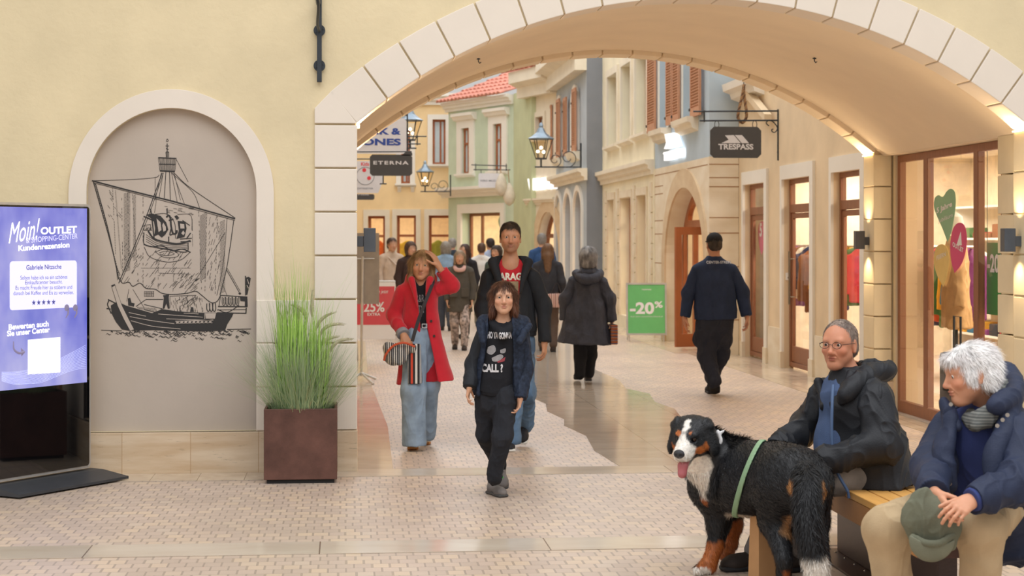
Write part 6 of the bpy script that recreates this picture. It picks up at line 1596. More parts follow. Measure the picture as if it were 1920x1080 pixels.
# ---------------- child in the dark hoodie
K = Fig(11.56, 943, 620); J = K.J
e = person(G(930, 925), 'child with a brown bob walking, black printed hoodie under an open dark blue jacket')
f = nrm(FB + RT * .06)
hd = Head(J(944, 559), nrm(FB + RT * .05 + UP * .03), (0, 0, 1), .90)
toeL = G(946, 934); toeR = J(943, 893, .18); toeR[2] = .02
ankL = J(926, 898, .02); ankR = J(937, 872, .42)
arms = [(J(907, 632, .02), J(886, 682, .03), J(881, 724, -.06)), (J(977, 633, .02), J(985, 692, .04), J(976, 744, -.05))]
legs = [(J(914, 742, .05), J(911, 815, .12), ankR), (J(948, 742), J(942, 818, -.05), ankL)]
sd = SD(); hd.build(sd, female=True); core(sd, hd, J(943, 607, .03), J(931, 735, .04), f, arms, legs, .82)
hand(sd, arms[0][2], nrm(J(876, 742) - J(880, 724)), RT + FB * .2, .78, 1, .55); hand(sd, arms[1][2], nrm(J(970, 775, -.05) - J(976, 744, -.05)), -RT + FB * .3, .78, -1, .45)
o, *_ = solid(sd, .0042, 'body', M_SKIN, e, base='#D2A081', paint=hd.paint('#D2A081', '#4A3022', '#BC7C6A')); hd.eyes(e)
hair(hd, e, 'bob', '#6B4028', .0045, 9000, .05, '#3E2418')
sd = SD()
sd.cone(J(945, 640, .03), J(928, 737, .03), .128, .128, .04, sq=(f, .72), cap=1); yoke(sd, J(943, 617, .03), J(910, 634, .03), J(975, 634, .03), .05, .045)
sd.cone(J(922, 606, .0), J(943, 628, -.1), .026, .024, .03); sd.cone(J(966, 606, .0), J(943, 628, -.1), .026, .024, .03); sd.cone(J(922, 604, .05), J(966, 604, .05), .035, .035, .03)
sd.cone(J(929, 729, .03), J(928, 741, .03), .122, .118, .006, sq=(f, .74), cap=1, capa=1)
M_HOOD = cloth('hoodie_black', '#232327', .95)
oh, Vh, Fh, _ = solid(sd, .005, 'hoodie', M_HOOD, e, fold=.004, ff=16, seed=1)
M_PR = mat('print_pale', '#CFCBCC', .8, noise=.08, nscale=60)
K.text('WHO YA GONNA', 907, 634, 960, 621, M_PR, oh, Vh, Fh, .05); K.text('CALL ?', 903, 697, 943, 681, M_PR, oh, Vh, Fh, .05)
for pts in (((915, 650), (926, 646), (930, 656), (922, 664), (913, 660)), ((922, 670), (938, 663), (944, 668), (934, 676), (924, 676)), ((938, 655), (948, 652), (947, 660), (939, 661))):
    K.patch([tuple(p_[:2]) for p_ in bez([A(x, y, 0) for x, y in pts + pts[:1]], 3)[:-1]], M_PR, oh, Vh, Fh)
K.patch([(932, 677), (948, 668), (946, 676), (934, 679)], mat('print_coral', '#D0616A', .8), oh, Vh, Fh)
# open jacket
sd = SD(); sd.cone(J(943, 628, .04), J(936, 742, .05), .165, .185, .04, sq=(f, .72), cap=1); yoke(sd, J(943, 618, .04), J(909, 632, .04), J(977, 634, .04), .06, .052)
sd.cone(J(905, 604, .06), J(982, 606, .06), .045, .045, .03)
sd.cone(J(900, 606, -.04), J(906, 640, -.1), .03, .02, .02); sd.cone(J(992, 611, -.02), J(974, 640, -.1), .026, .02, .02)
K.cut(sd, [(921, 560), (960, 560), (964, 760), (896, 760)], -.02, .4, .01); sd.cone(J(943, 590, .03), J(943, 628, .03), .075, .08, .01, mode='-')
M_JK = cloth('jacket_navy_print', '#242C3C', .7, noise=.3, nscale=45); M_JS = cloth('jacket_black_sleeve', '#24262B', .6)
oj, Vj, Fj, _ = solid(sd, .005, 'jacket', M_JK, e, fold=.006, ff=12, seed=3)
for i, (a, b, c) in enumerate(arms):
    sd = SD(); sd.chain([a, b, c], [.054, .049, .042], .03); sd.half(c + (c - b) * .06, c - b); solid(sd, .005, 'sleeve', M_JS if i == 0 else M_JK, oj, fold=.005, ff=18, seed=4 + i)
sd = SD(); 
for a, b, c in legs: sd.chain([a, b, c + (b - c) * .02], [.082, .062, .047], .03)
sd.cone(J(931, 728, .04), J(931, 752, .04), .11, .11, .04, sq=(f, .72)); M_TB = denim('trousers_black', '#2B2C31', '#1d1d20')
solid(sd, .005, 'trousers', M_TB, e, fold=.006, ff=18, seed=6)
M_HIKE = cloth('hiking_grey', '#77706C', .8, noise=.15)
toe = G(945, 933); toe[2] = .0; o = shoe(toe - nrm(A(.35, -.95, 0)) * .2 + UP * .1, toe, .86, M_HIKE, mat('sole_grey', '#4A4745', .8), e, h=.0045, high=.025)
b = MB(); q = toe - nrm(A(.35, -.95, 0)) * .13 + A(.03, -.01, .115); b.tube([q - RT * .015, q, q + RT * .02 + UP * .006], [.006, .009, .006], 8); b.build('lace_lock', mat('lace_green', '#35C94A', .5), o)
toe = J(944, 905, .32); toe[2] = .012; shoe(J(938, 872, .45), toe, .86, M_HIKE, mat('sole_grey', '#4A4745', .8), e, up=nrm(FB * .55 + UP * .8), h=.006, high=.02)

# ---------------- woman in the red coat
K = Fig(14.25, 790, 600); J = K.J
e = person(G(780, 842), 'blonde woman in a red coat and wide light jeans raising one hand to her hair')
f = FB; hd = Head(J(791, 498), nrm(FB - RT * .02), nrm(A(.06, 0, 1)), 1.0)
arms = [(J(755, 548, .02), J(738, 592, .04), J(757, 629, -.14)), (J(813, 543, .02), J(849, 536, -.02), J(823, 500, -.06))]
toeF = G(776, 846); toeB = J(797, 822, .38); toeB[2] = .0
legs = [(J(780, 630), J(775, 730, -.1), toeF + A(.02, .16, .1)), (J(801, 630, .05), J(805, 720, .1), J(799, 805, .42))]
sd = SD(); hd.build(sd, female=True); core(sd, hd, J(789, 530, .02), J(790, 625, .02), f, arms, legs, .95)
hand(sd, arms[0][2], nrm(J(772, 655, -.2) - J(757, 629, -.14)), FW * .6 + A(0, 0, -.6), .95, 1, .3); hand(sd, arms[1][2], nrm(J(808, 468, -.06) - J(823, 500, -.06)), -RT * .9 + FW * .4, .95, -1, .3, spread=.12)
solid(sd, .0048, 'body', M_SKIN, e, base='#C4906F', paint=hd.paint('#C4906F', '#7A5A3A', '#AE6E5A')); hd.eyes(e)
hair(hd, e, 'bob', '#CBA878', .005, 8000, .055, '#8E6B45')
M_REDC = cloth('red_wool', '#C22431', .9, noise=.05, sheen=.3)
sd = SD(); sd.cone(J(788, 556, .02), J(789, 612, .02), .145, .14, .05, sq=(f, .66)); sd.cone(J(789, 612, .02), J(797, 716, .02), .145, .235, .05, sq=(f, .62), cap=1); yoke(sd, J(789, 530, .02), J(758, 545, .02), J(811, 541, .02), .06, .056)
sd.cone(J(771, 522, .03), J(808, 522, .03), .05, .05, .03)
for q in (((771, 524), (784, 575)), ((806, 524), (795, 572))): sd.cone(J(*q[0], -.08), J(*q[1], -.115), .026, .012, .02)
K.cut(sd, [(779, 500), (799, 500), (800, 604), (788, 604)], .0, .45, .008); K.cut(sd, [(788, 600), (800, 600), (828, 740), (791, 740)], .0, .45, .008); sd.cone(J(789, 500, .0), J(789, 540, .0), .062, .07, .01, mode='-')
oc, Vc, Fc, _ = solid(sd, .0055, 'coat', M_REDC, e, fold=.0045, ff=9, stretch=(1, 1, .3), seed=7)
for i, (a, b, c) in enumerate(arms):
    sd = SD(); cc = b + (c - b) * (.86 if i == 0 else .8); sd.chain([a, b, cc], [.060, .055, .048], .035); sd.half(cc, c - b); solid(sd, .0055, 'sleeve', M_REDC, oc, fold=.006, ff=14, seed=8 + i)
a, b, c = arms[0]; sd = SD(); sd.cone(b + (c - b) * .8, b + (c - b) * .97, .051, .053, 0, cap=1, capa=1); solid(sd, .005, 'cuff_lining', cloth('lining_grey', '#8E9096', .8), oc)
for (x, y) in ((808.5, 602), (814, 630)):
    b = MB(); V, Fs = disc(J(x, y, -.17), FB, .011, .006, 14); b.add(V, Fs); ob = b.build('button', mat('button_brown', '#3C241C', .4), oc); t = BVHTree.FromPolygons([tuple(v) for v in Vc], [tuple(int(i) for i in q) for q in Fc]); h_ = t.ray_cast(Vector(J(x, y, -.6)), Vector(ray(x, y)))
    if h_[0]: ob.location = h_[0] - Vector(J(x, y, -.17)) - Vector(FW) * .003
sd = SD(); sd.cone(J(789, 540, .02), J(791, 610, .02), .125, .125, .04, sq=(f, .68), cap=1); sd.cone(J(776, 540, .02), J(802, 540, .02), .04, .04, .04); sd.cone(J(789, 515, .0), J(789, 533, .0), .055, .06, .01, mode='-')
os_, Vs, Fs_, _ = solid(sd, .005, 'shirt', cloth('shirt_black', '#1E1E22', .9), e, fold=.003)
K.text('R&R\nSTN', 781, 586, 796, 552, mat('print_dim', '#8A8A8C', .8), os_, Vs, Fs_, 0)
M_DEN = denim('denim_light', '#8DA0B4', '#6b7f94')
sd = SD()
sd.chain([legs[0][0], legs[0][1], J(777, 832, -.08)], [.095, .093, .092], .04, cap=0); sd.chain([legs[1][0], legs[1][1], J(798, 812, .3)], [.092, .082, .080], .04); sd.cone(J(790, 600, .02), J(790, 632, .02), .115, .125, .04, sq=(f, .72))
sd.half(J(790, 607, 0), UP); sd.half(A(0, 0, .045), -UP)
solid(sd, .0055, 'jeans', M_DEN, e, fold=.006, ff=11, stretch=(1, 1, .35), seed=12)
sd = SD(); sd.cone(J(791, 607, .02), J(791, 616, .02), .128, .128, 0, sq=(f, .70), cap=1, capa=1); ob, *_ = solid(sd, .005, 'belt', mat('belt_black', '#1b1b1e', .5), e)
b = MB(); q0 = J(796, 611, -.085); b.plate((q0, RT, UP, FB), rect(-.022, -.018, .022, .018), [rect(-.015, -.011, .015, .011)], t=.006); b.build('buckle', mat('chrome', '#C9C9CC', .2, metal=1, noise=0), ob)
M_SNK = cloth('sneaker_cream', '#DCD2C2', .8); M_SO = mat('sole_orange', '#C98A4E', .7)
toe = G(775, 845); toe[2] = .015; shoe(toe + A(.0, .2, .05), toe, .92, M_SNK, M_SO, e, up=nrm(UP + FB * -.25), h=.005)
toe = J(797, 824, .35); toe[2] = .0; shoe(toe + A(.02, .2, .1), toe, .92, M_SNK, M_SO, e, h=.006)
# striped bag, strap and scarf
eb = empty('handbag', J(745, 665, -.22), 'small striped shoulder bag with an orange edge held by the woman in the red coat', 'bag')
M_STR = stripes('bag_stripes', ['#1E1E22', '#D8D4CE', '#1E1E22', '#8D8D90', '#1E1E22', '#E2DED6'], 21, 'X')
sd = SD(); sd.ell(J(742, 667, -.2), (.095, .05, .075), .01); sd.cone(J(728, 652, -.2), J(772, 652, -.2), .045, .04, .03); sd.half(J(745, 645, -.2), UP + RT * .1); solid(sd, .005, 'bag_body', M_STR, eb, fold=.007, ff=18)
b = MB(); b.tube(bez([J(720, 676, -.26), J(724, 664, -.27), J(738, 648, -.27), J(758, 643, -.27), J(778, 650, -.26)], 6), .009, 8); b.build('piping', mat('piping_orange', '#C0502E', .7), eb, smooth=True)
b = MB(); pts = bez([J(773, 640, -.26), J(780, 615, -.245), J(789, 588, -.215), J(800, 560, -.18), J(808, 540, -.13), J(812, 528, -.05), J(808, 520, .06)], 8); sdn = []
for i in range(len(pts)): sdn.append(pts[i])
M_STRAP = cloth('strap_charcoal', '#3A3638', .8); V = []
for i, p_ in enumerate(sdn):
    t = nrm(sdn[min(i + 1, len(sdn) - 1)] - sdn[max(i - 1, 0)]); u = nrm(np.cross(t, FB)); V += [p_ - u * .014, p_ + u * .014, p_ + u * .014 + FB * .004, p_ - u * .014 + FB * .004]
b.add(V, [q for i in range(len(sdn) - 1) for q in ((4 * i, 4 * i + 1, 4 * i + 5, 4 * i + 4), (4 * i + 1, 4 * i + 2, 4 * i + 6, 4 * i + 5), (4 * i + 2, 4 * i + 3, 4 * i + 7, 4 * i + 6), (4 * i + 3, 4 * i, 4 * i + 4, 4 * i + 7))]); b.build('strap', M_STRAP, eb)
sd = SD(); 
for k in range(4): sd.cone(J(768 + k * 6, 648, -.2), J(769 + k * 6, 719, -.2), .014, .019, .012, cap=1, sq=(FB, .7))
o, *_ = solid(sd, .0045, 'striped_scarf', stripes('scarf_stripes', ['#26262A', '#D9D6D0', '#26262A', '#9A9A9C', '#26262A', '#C8472F'], 9.5, 'X'), None, fold=.003, ff=22)
tag(o, 'black and white striped scarf with an orange edge hanging beside the shoulder bag', 'scarf')

# ---------------- tall man
K = Fig(14.3, 957, 560); J = K.J
e = person(G(960, 838), 'tall man in an open black jacket and red T-shirt walking behind the child')
f = FB; hd = Head(J(957, 446), nrm(FB + RT * .03), (0, 0, 1), 1.04)
arms = [(J(917, 520), J(905, 578, .02), J(912, 640, -.05)), (J(998, 520), J(1020, 575, .02), J(1021, 640, -.05))]
legs = [(J(945, 640), J(962, 740, -.05), J(960, 822, -.1)), (J(978, 640, .03), J(985, 735, .08), J(985, 800, .35))]
sd = SD(); hd.build(sd); core(sd, hd, J(957, 492, .02), J(960, 630, .02), f, arms, legs, 1.05)
hand(sd, arms[0][2], -UP + RT * .1, RT, 1.02, 1, .4); hand(sd, arms[1][2], nrm(-UP + A(0, 0, 0) + RT * -.02), -RT * .8 + FB * -.3, 1.05, -1, .5)
solid(sd, .005, 'body', M_SKIN, e, base='#BC8868', paint=hd.paint('#BC8868', '#3A2A20', '#A06A56', stubble='#9A6E54')); hd.eyes(e)
hair(hd, e, 'short', '#4A382C', .005, 9000, .018, '#2E221A')
M_BJ = cloth('softshell_black', '#202124', .75)
sd = SD(); sd.cone(J(958, 546, .02), J(962, 622, .02), .19, .19, .06, sq=(f, .62), cap=1); yoke(sd, J(957, 500, .02), J(920, 518, .02), J(995, 518, .02), .07, .066); sd.cone(J(932, 492, .04), J(984, 492, .04), .05, .05, .05)
sd.cone(J(962, 615, .02), J(963, 631, .02), .188, .182, .01, sq=(f, .62), cap=1)
for q in (((925, 492), (944, 548)), ((990, 492), (973, 548))): sd.cone(J(*q[0], -.07), J(*q[1], -.14), .04, .016, .03)
K.cut(sd, [(937, 470), (979, 470), (973, 560), (966, 640), (950, 640), (943, 560)], -.0, .5, .01); sd.cone(J(957, 465, .0), J(957, 510, .0), .075, .085, .01, mode='-')
oj, *_ = solid(sd, .006, 'jacket', M_BJ, e, fold=.005, ff=9, seed=13)
for i, (a, b, c) in enumerate(arms): sd = SD(); sd.chain([a, b, c], [.070, .062, .052], .04); sd.half(c + (c - b) * .02, c - b); solid(sd, .006, 'sleeve', M_BJ, oj, fold=.006, ff=11, seed=14 + i)
sd = SD(); sd.cone(J(957, 520, .02), J(960, 628, .02), .165, .165, .06, sq=(f, .62), cap=1); sd.cone(J(936, 512, .02), J(979, 512, .02), .04, .04, .05); sd.cone(J(957, 470, -.02), J(957, 496, -.02), .065, .068, .008, mode='-')
os_, Vs, Fs_, _ = solid(sd, .0055, 'tshirt', cloth('tshirt_red', '#B8262E', .85), e, fold=.003, ff=10)
K.text('GARAGE', 925, 525, 987, 511, mat('print_cream', '#E6DCC8', .8), os_, Vs, Fs_, .045); K.patch([(945, 527), (972, 527), (972, 545), (958, 549), (945, 545)], mat('print_sand', '#C8B58E', .8), os_, Vs, Fs_)
M_DEN2 = denim('denim_blue', '#5C7590', '#40566d')
sd = SD(); sd.chain([legs[0][0], legs[0][1], J(961, 824, -.1)], [.1, .078, .066], .04); sd.chain([legs[1][0], legs[1][1], J(985, 796, .33)], [.1, .08, .065], .04); sd.cone(J(960, 618, .02), J(960, 645, .02), .15, .15, .05, sq=(f, .68)); sd.half(A(0, 0, .05), -UP)
solid(sd, .006, 'jeans', M_DEN2, e, fold=.008, ff=13, stretch=(1, 1, .6), seed=17)
sd = SD(); sd.cone(J(960, 622, .02), J(960, 633, .02), .162, .162, 0, sq=(f, .66), cap=1, capa=1); solid(sd, .006, 'belt', mat('belt_black', '#1b1b1e', .5), e)
M_SB = cloth('sneaker_black', '#26262A', .7)
toe = G(957, 848); toe[2] = 0; o = shoe(toe + A(-.02, .2, .1), toe, 1.05, M_SB, M_RUBW, e, h=.0055)
for k in range(3): b = MB(); q = toe + A(-.045, .1 + .018 * k, .055); b.box(tuple(q - .004), tuple(q + A(.004, .006, .035))); b.build('side_stripe', M_WH, o)
toe = J(978, 825, .2); toe[2] = .012; o = shoe(J(985, 792, .42), toe, 1.05, M_SB, M_RUBW, e, up=nrm(FB * .5 + UP * .8), h=.006)

# ---------------- security guard, from behind
K = Fig(19.2, 1340, 560); J = K.J; f = nrm(FW + RT * -.02)
e = person(G(1342, 738), 'man in navy uniform and black cap seen from behind, walking away on the right')
hd = Head(J(1339, 459), nrm(FW - RT * .15), (0, 0, 1), 1.02)
arms = [(J(1309, 508), J(1292, 548, .02), J(1284, 594, -.02)), (J(1370, 508), J(1391, 547, .02), J(1400, 592, -.05))]
legs = [(J(1326, 612), J(1324, 668, .0), J(1340, 714, -.12)), (J(1352, 612, .02), J(1351, 664, .12), J(1334, 706, .3))]
sd = SD(); hd.build(sd); core(sd, hd, J(1339, 487), J(1340, 600), f, arms, legs, 1.08, waist=.13)
hand(sd, arms[0][2], -UP, RT, 1.05, -1, .4); hand(sd, arms[1][2], nrm(-UP + RT * .1), -RT, 1.05, 1, .5)
solid(sd, .007, 'body', M_SKIN, e, base='#C08B70', paint=hd.paint('#C08B70', '#3A2A20', '#A06A56')); hd.eyes(e)
hair(hd, e, 'short', '#4A3F38', .006, 3000, .01, '#2E2620')
M_NAVY = cloth('uniform_navy', '#27334E', .8); M_NAVT = cloth('uniform_trousers', '#292C38', .8)
sd = SD(); sd.cone(J(1340, 534), J(1342, 598), .225, .235, .07, sq=(f, .66), cap=1); yoke(sd, J(1339, 493), J(1311, 508), J(1368, 508), .08, .08, .06); sd.cone(J(1339, 492), J(1339, 482), .085, .072, .03, cap=1); sd.cone(J(1339, 491), J(1339, 470), .062, .06, .0, mode='-')
oj, Vj, Fj, _ = solid(sd, .008, 'uniform_shirt', M_NAVY, e, fold=.006, ff=8, seed=20)
for i, (a, b, c) in enumerate(arms): sd = SD(); sd.chain([a, b, c], [.082, .07, .058], .05); sd.half(c, c - b); solid(sd, .008, 'sleeve', M_NAVY, oj, fold=.006, ff=10, seed=21 + i)
K.text('CENTER-STREIFE', 1323, 494, 1370.5, 489, mat('print_light', '#C9CED8', .8), oj, Vj, Fj, .03, spacing=1.1)
sd = SD(); sd.chain(legs[0], [.12, .09, .078], .05); sd.chain(legs[1], [.12, .09, .075], .05); sd.cone(J(1340, 590), J(1340, 618), .2, .19, .06, sq=(f, .7)); sd.ell(J(1308, 635, .05), (.05, .07, .09), .03); sd.ell(J(1366, 635, .08), (.05, .07, .09), .03); sd.half(A(0, 0, .06), -UP)
ot, *_ = solid(sd, .008, 'trousers', M_NAVT, e, fold=.009, ff=11, seed=23)
toe = G(1342, 741); toe[2] = .01; shoe(J(1339, 712, -.18), toe, 1.08, M_SB, M_RUB, e, up=nrm(FW * .8 + UP * .45), h=.007, wide=1.1)
toe = J(1329, 728, .5); toe[2] = 0; shoe(toe - FW * .2 + UP * .1, toe, 1.08, M_SB, M_RUB, e, h=.007)
sd = SD(); hd.ell(sd, (0, -.012, .05), (.086, .106, .085), .01); sd.half(hd.w(0, 0, .028), -(UP + 0 * f)); oc, *_ = solid(sd, .006, 'cap', cloth('cap_black', '#232325', .8), e)
sd = SD(); hd.ell(sd, (0, .105, .034), (.07, .065, .014), .01); solid(sd, .006, 'cap_peak', MATS['cap_black'], oc)
er = empty('walkie_talkie', J(1371, 610, .0), 'black walkie-talkie with a long aerial clipped to the guard\'s belt', 'radio')
b = MB(); b.bbox((-.03, -.02, -.07), (.03, .02, .07), .008, lambda v: J(1370, 608, .0) + RT * (v[0] + v[2] * .15) + FW * v[1] + UP * v[2]); b.build('radio_body', M_RUB, er); b = MB(); b.tube([J(1372, 597), J(1379, 576)], [.006, .004], 8); b.build('aerial', M_RUB, er)

# ---------------- grey-haired woman in the dark quilted coat, from behind
K = Fig(20.8, 1100, 560); J = K.J; f = nrm(FW)
e = person(G(1095, 716), 'grey-haired woman in a flared dark quilted coat walking away, in the middle of the street')
hd = Head(J(1103, 482), nrm(FW + RT * .05), (0, 0, 1), 1.0)
arms = [(J(1077, 529), J(1062, 560), J(1060, 600)), (J(1126, 529), J(1141, 560), J(1147, 602))]
legs = [(J(1088, 625), J(1088, 670), J(1087, 702, -.05)), (J(1106, 625), J(1108, 665, .1), J(1104, 700, .15))]
sd = SD(); hd.build(sd, female=True); core(sd, hd, J(1102, 508), J(1097, 605), f, arms, legs, .98)
hand(sd, arms[0][2], -UP, RT, .95, -1, .5); hand(sd, arms[1][2], -UP, -RT, .95, 1, .6); solid(sd, .008, 'body', M_SKIN, e, base='#C89A7C', paint=hd.paint('#C89A7C', '#77706A', '#A05A4C')); hd.eyes(e)
hair(hd, e, 'bobback', '#C6C4C4', .006, 9000, .05, '#7C7B7E')
M_QC = cloth('quilted_anthracite', '#3F424E', .6, noise=.12, bump=.5, bscale=90)
sd = SD(); sd.cone(J(1101, 545), J(1098, 590), .18, .24, .07, sq=(f, .72)); sd.cone(J(1098, 590), J(1096, 643), .24, .33, .06, sq=(f, .75), cap=1); yoke(sd, J(1102, 512), J(1080, 528), J(1123, 528), .08, .072, .06)
sd.ell(J(1102, 512, -.06), (.14, .08, .06), .04); oc, *_ = solid(sd, .008, 'coat', M_QC, e, fold=.012, ff=9, stretch=(1, 1, .35), seed=25)
sd = SD(); sd.chain(bez([J(1081, 513, .02), J(1090, 521, -.12), J(1102, 524, -.15), J(1116, 521, -.12), J(1124, 513, .02)], 3), [.05] * 13, .03); solid(sd, .008, 'hood', M_QC, oc, fold=.006)
for i, (a, b, c) in enumerate(arms): sd = SD(); sd.chain([a, b, c], [.078, .075, .066], .05); sd.half(c, c - b); solid(sd, .008, 'sleeve', M_QC, oc, fold=.009, ff=10, seed=27 + i)
M_BLKT = cloth('trousers_plain_black', '#1F2026', .85); sd = SD(); sd.chain(legs[0], [.09, .07, .062], .03); sd.chain(legs[1], [.09, .07, .062], .03); solid(sd, .008, 'trousers', M_BLKT, e, fold=.004)
M_BOOT = cloth('boot_brown', '#3B322E', .6)
toe = G(1083, 716) + FW * .16; toe[2] = .01; shoe(J(1088, 698, -.1), toe, .98, M_BOOT, M_RUB, e, up=nrm(FW * .35 + UP * .9), h=.007, high=.05); toe = G(1104, 715) + FW * .3; toe[2] = 0; shoe(toe - FW * .2 + UP * .1, toe, .98, M_BOOT, M_RUB, e, h=.007, high=.05)
eb = empty('shopping_bag', J(1149, 622, -.02), 'narrow patterned orange and blue bag carried by the grey-haired woman', 'bag')
b = MB(); b.bbox(tuple(J(1149, 645, .0) - A(.04, .14, 0)), tuple(J(1149, 608, .0) + A(.04, .14, 0)), .012); m_ = stripes('bag_pattern', ['#B5643A', '#2E2A2E', '#C98A5A', '#3A5A8C', '#2E2A2E', '#B5643A'], 26, 'Z'); b.build('bag_body', m_, eb)
b = MB(); b.tube(bez([J(1147, 609, -.1), J(1148, 600, -.03), J(1149, 609, .08)], 6), .006, 6); b.build('handle', M_STRAP, eb)

# ================================================================ bench, the two seated men, the dog, the paper bag
def vline(slope, Z): return (1.7 - Z) / slope   # lateral offset helper
P1 = PX(1720, 985, 0.0) if False else P(1720, 985, F * (1.7 - .45) / 535)
P2 = PY(1894, 985, P1[1]); P2x = P2[0]
bx0, by0 = P1[0], P1[1]; bx1 = bx0 + (P(1894, 985, F * 1.25 / 535) - P1)[0]; byf = by0 + 2.35
M_BW = mat('bench_ochre', '#D9A055', .5, noise=.06, nscale=3, aniso=(14, 1.5, 14)); M_BS = mat('bench_side', '#B57C46', .5, noise=.05, nscale=3); M_BD = mat('bench_dark', '#4B3C38', .4, noise=.12, nscale=40, aniso=(1, 1, 12), metal=.2)
e = empty('bench', ((bx0 + bx1) / 2, (by0 + byf) / 2, 0), 'long ochre slatted bench on a dark metal base in the right foreground', 'bench')
n = 4; w = (bx1 - bx0) / n
for k in range(n):
    b = MB(); b.bbox((bx0 + w * k + (.004 if k else 0), by0, .415), (bx0 + w * (k + 1) - (.004 if k < n - 1 else 0), byf, .45), .004); b.build('seat_slat', M_BW, e)
b = MB(); b.bbox((bx0 + .002, by0 + .004, .305), (bx1 - .002, byf - .004, .414), .004); b.m = 0; b.build('seat_frame', [M_BS], e)
b = MB(); b.bbox((bx0 + .0, by0 - .002, .303), (bx1, by0 + .003, .414), .002); b.build('end_panel', mat('bench_end', '#5A3A30', .45), e)
for (x0_, x1_) in ((bx0 + .165, bx0 + .26), ):
    b = MB(); b.bbox((x0_, by0 + .22, .012), (x1_, byf - .5, .305), .006); b.build('base_block', M_BD, e)
b = MB(); b.bbox((bx0 + .03, by0 + .1, 0), (bx0 + .40, byf - .42, .012), .003); b.build('base_plate', mat('bench_plate', '#43312B', .4), e)
for k in range(9): b = MB(); b.lathe((bx0 + .14, by0 + .35 + k * .18, .012), [(.007, 0), (.007, .003), (.004, .006)], 8); b.build('bolt', mat('chrome', '#C9C9CC', .2, metal=1, noise=0), e)

# ---------------- man with the open black coat
K = Fig(9.0, 1600, 800); J = K.J
e = person(J(1620, 900), 'man in glasses and an open black hooded jacket sitting on the bench behind the dog')
f = nrm(-RT * .75 + FB * .6); fh = nrm(-RT * .56 + FB * .83 - UP * .03)
hd = Head(J(1574, 646), fh, (0, 0, 1), 1.03)
arms = [(J(1640, 748, -.15), J(1655, 838, -.25), J(1548, 862, -.28)), (J(1550, 745, .18), J(1508, 802, .25), J(1462, 838, .1))]
fa1 = G(1352, 1071); an1 = fa1 + nrm(A(.97, .15, 0)) * .2 + UP * .1; an2 = J(1500, 1050, .05); an2[2] = .1
legs = [(J(1628, 892, -.10), J(1496, 898, -.22), an2), (J(1612, 885, .08), J(1478, 888, .12), an1)]
sd = SD(); hd.build(sd, old=True); core(sd, hd, J(1590, 706, .02), J(1622, 880), f, arms, legs, 1.08, .14)
hand(sd, arms[0][2], nrm(J(1480, 868, -.3) - J(1548, 862, -.28)), -UP, 1.0, 1, .5); hand(sd, arms[1][2], nrm(J(1430, 850, .1) - J(1462, 838, .1)), -UP, 1.0, -1, .4)
solid(sd, .0042, 'body', M_SKIN, e, base='#C98A6C', paint=hd.paint('#C98A6C', '#8A7465', '#A8604F')); hd.eyes(e)
hair(hd, e, 'receding', '#A08D80', .0045, 12000, .014, '#7A6A60')
# glasses
og = MB()
for q in (-1, 1): og.tube([hd.w(q * .033 + .024 * math.cos(a), .108, .004 + .016 * math.sin(a)) for a in np.linspace(0, 2 * math.pi, 20)], .0014, 6); og.tube([hd.w(q * .057, .107, .008), hd.w(q * .077, .07, .01), hd.w(q * .081, .0, .008), hd.w(q * .079, -.015, -.004)], .0016, 6)
og.tube([hd.w(-.009, .109, .006), hd.w(0, .112, .009), hd.w(.009, .109, .006)], .0014, 6)
oe = og.build('glasses_frame', mat('glasses_dark', '#2A2628', .3, metal=.4), None); og = None
oe.name = 'glasses'; tag(oe, 'thin dark-rimmed glasses worn by the man in the black jacket', 'glasses')
M_BK = cloth('rain_jacket_black', '#26272B', .5, bump=.15, bscale=120)
side = nrm(np.cross(f, UP))
sd = SD(); sd.cone(J(1600, 770, .0), J(1622, 850, .0), .20, .21, .06, sq=(f, .78)); sd.cone(J(1622, 850), J(1632, 912), .215, .25, .05, sq=(f, .85), cap=1)
yoke(sd, J(1594, 722, .02), J(1636, 748, -.14), J(1555, 748, .16), .085, .082, .06)
sd.cone(J(1596, 702, .03), J(1592, 728, .02), .085, .1, .04); sd.cone(J(1592, 655, .02), J(1590, 712, .02), .07, .072, .01, mode='-')
# seat line and opening
sd.half(A(0, 0, .452), -UP)
K.cut(sd, [(1543, 690), (1562, 700), (1556, 780), (1553, 862), (1522, 862), (1530, 780)], -.12, .5, .015)
ob, *_ = solid(sd, .0052, 'jacket', M_BK, e, fold=.015, ff=8, seed=31)
M_NV = cloth('lining_navy', '#2B3448', .7)
sd = SD(); pts = [J(1562, 722, -.16), J(1560, 765, -.23), J(1560, 830, -.27), J(1568, 880, -.29), J(1590, 922, -.30)]; 
b = MB(); b.tube(bez(pts, 6), .008, 8); b.tube([pts[-1], J(1592, 934, -.30)], [.006, .008], 8); b.build('zipper', mat('zip_blue', '#42597C', .5), ob)
sd = SD(); cc = bez([J(1584, 742, -.17), J(1604, 722, -.14), J(1624, 706, -.08), J(1636, 698, .0), J(1628, 690, .12)], 4); sd.chain(cc, [.036] * len(cc), .03)
sd.ell(J(1648, 694, .04), (.085, .085, .06), .05); sd.cone(J(1534, 716, .06), J(1545, 760, .0), .018, .022, .02); sd.cone(J(1594, 700, -.09), J(1578, 752, -.16), .016, .022, .02); sd.ell(J(1640, 675, .04), (.06, .05, .035), .02, mode='-')
solid(sd, .005, 'hood', M_BK, ob, fold=.008, ff=12, seed=33)
for i, (a, b_, c) in enumerate(arms): sd = SD(); sd.chain([a, b_, c], [.088, .078, .062], .05); sd.half(c + (c - b_) * .12, c - b_); solid(sd, .005, 'sleeve', M_BK, ob, fold=.014, ff=11, seed=34 + i)
M_BLS = cloth('sweater_slate_blue', '#4A5A7A', .9)
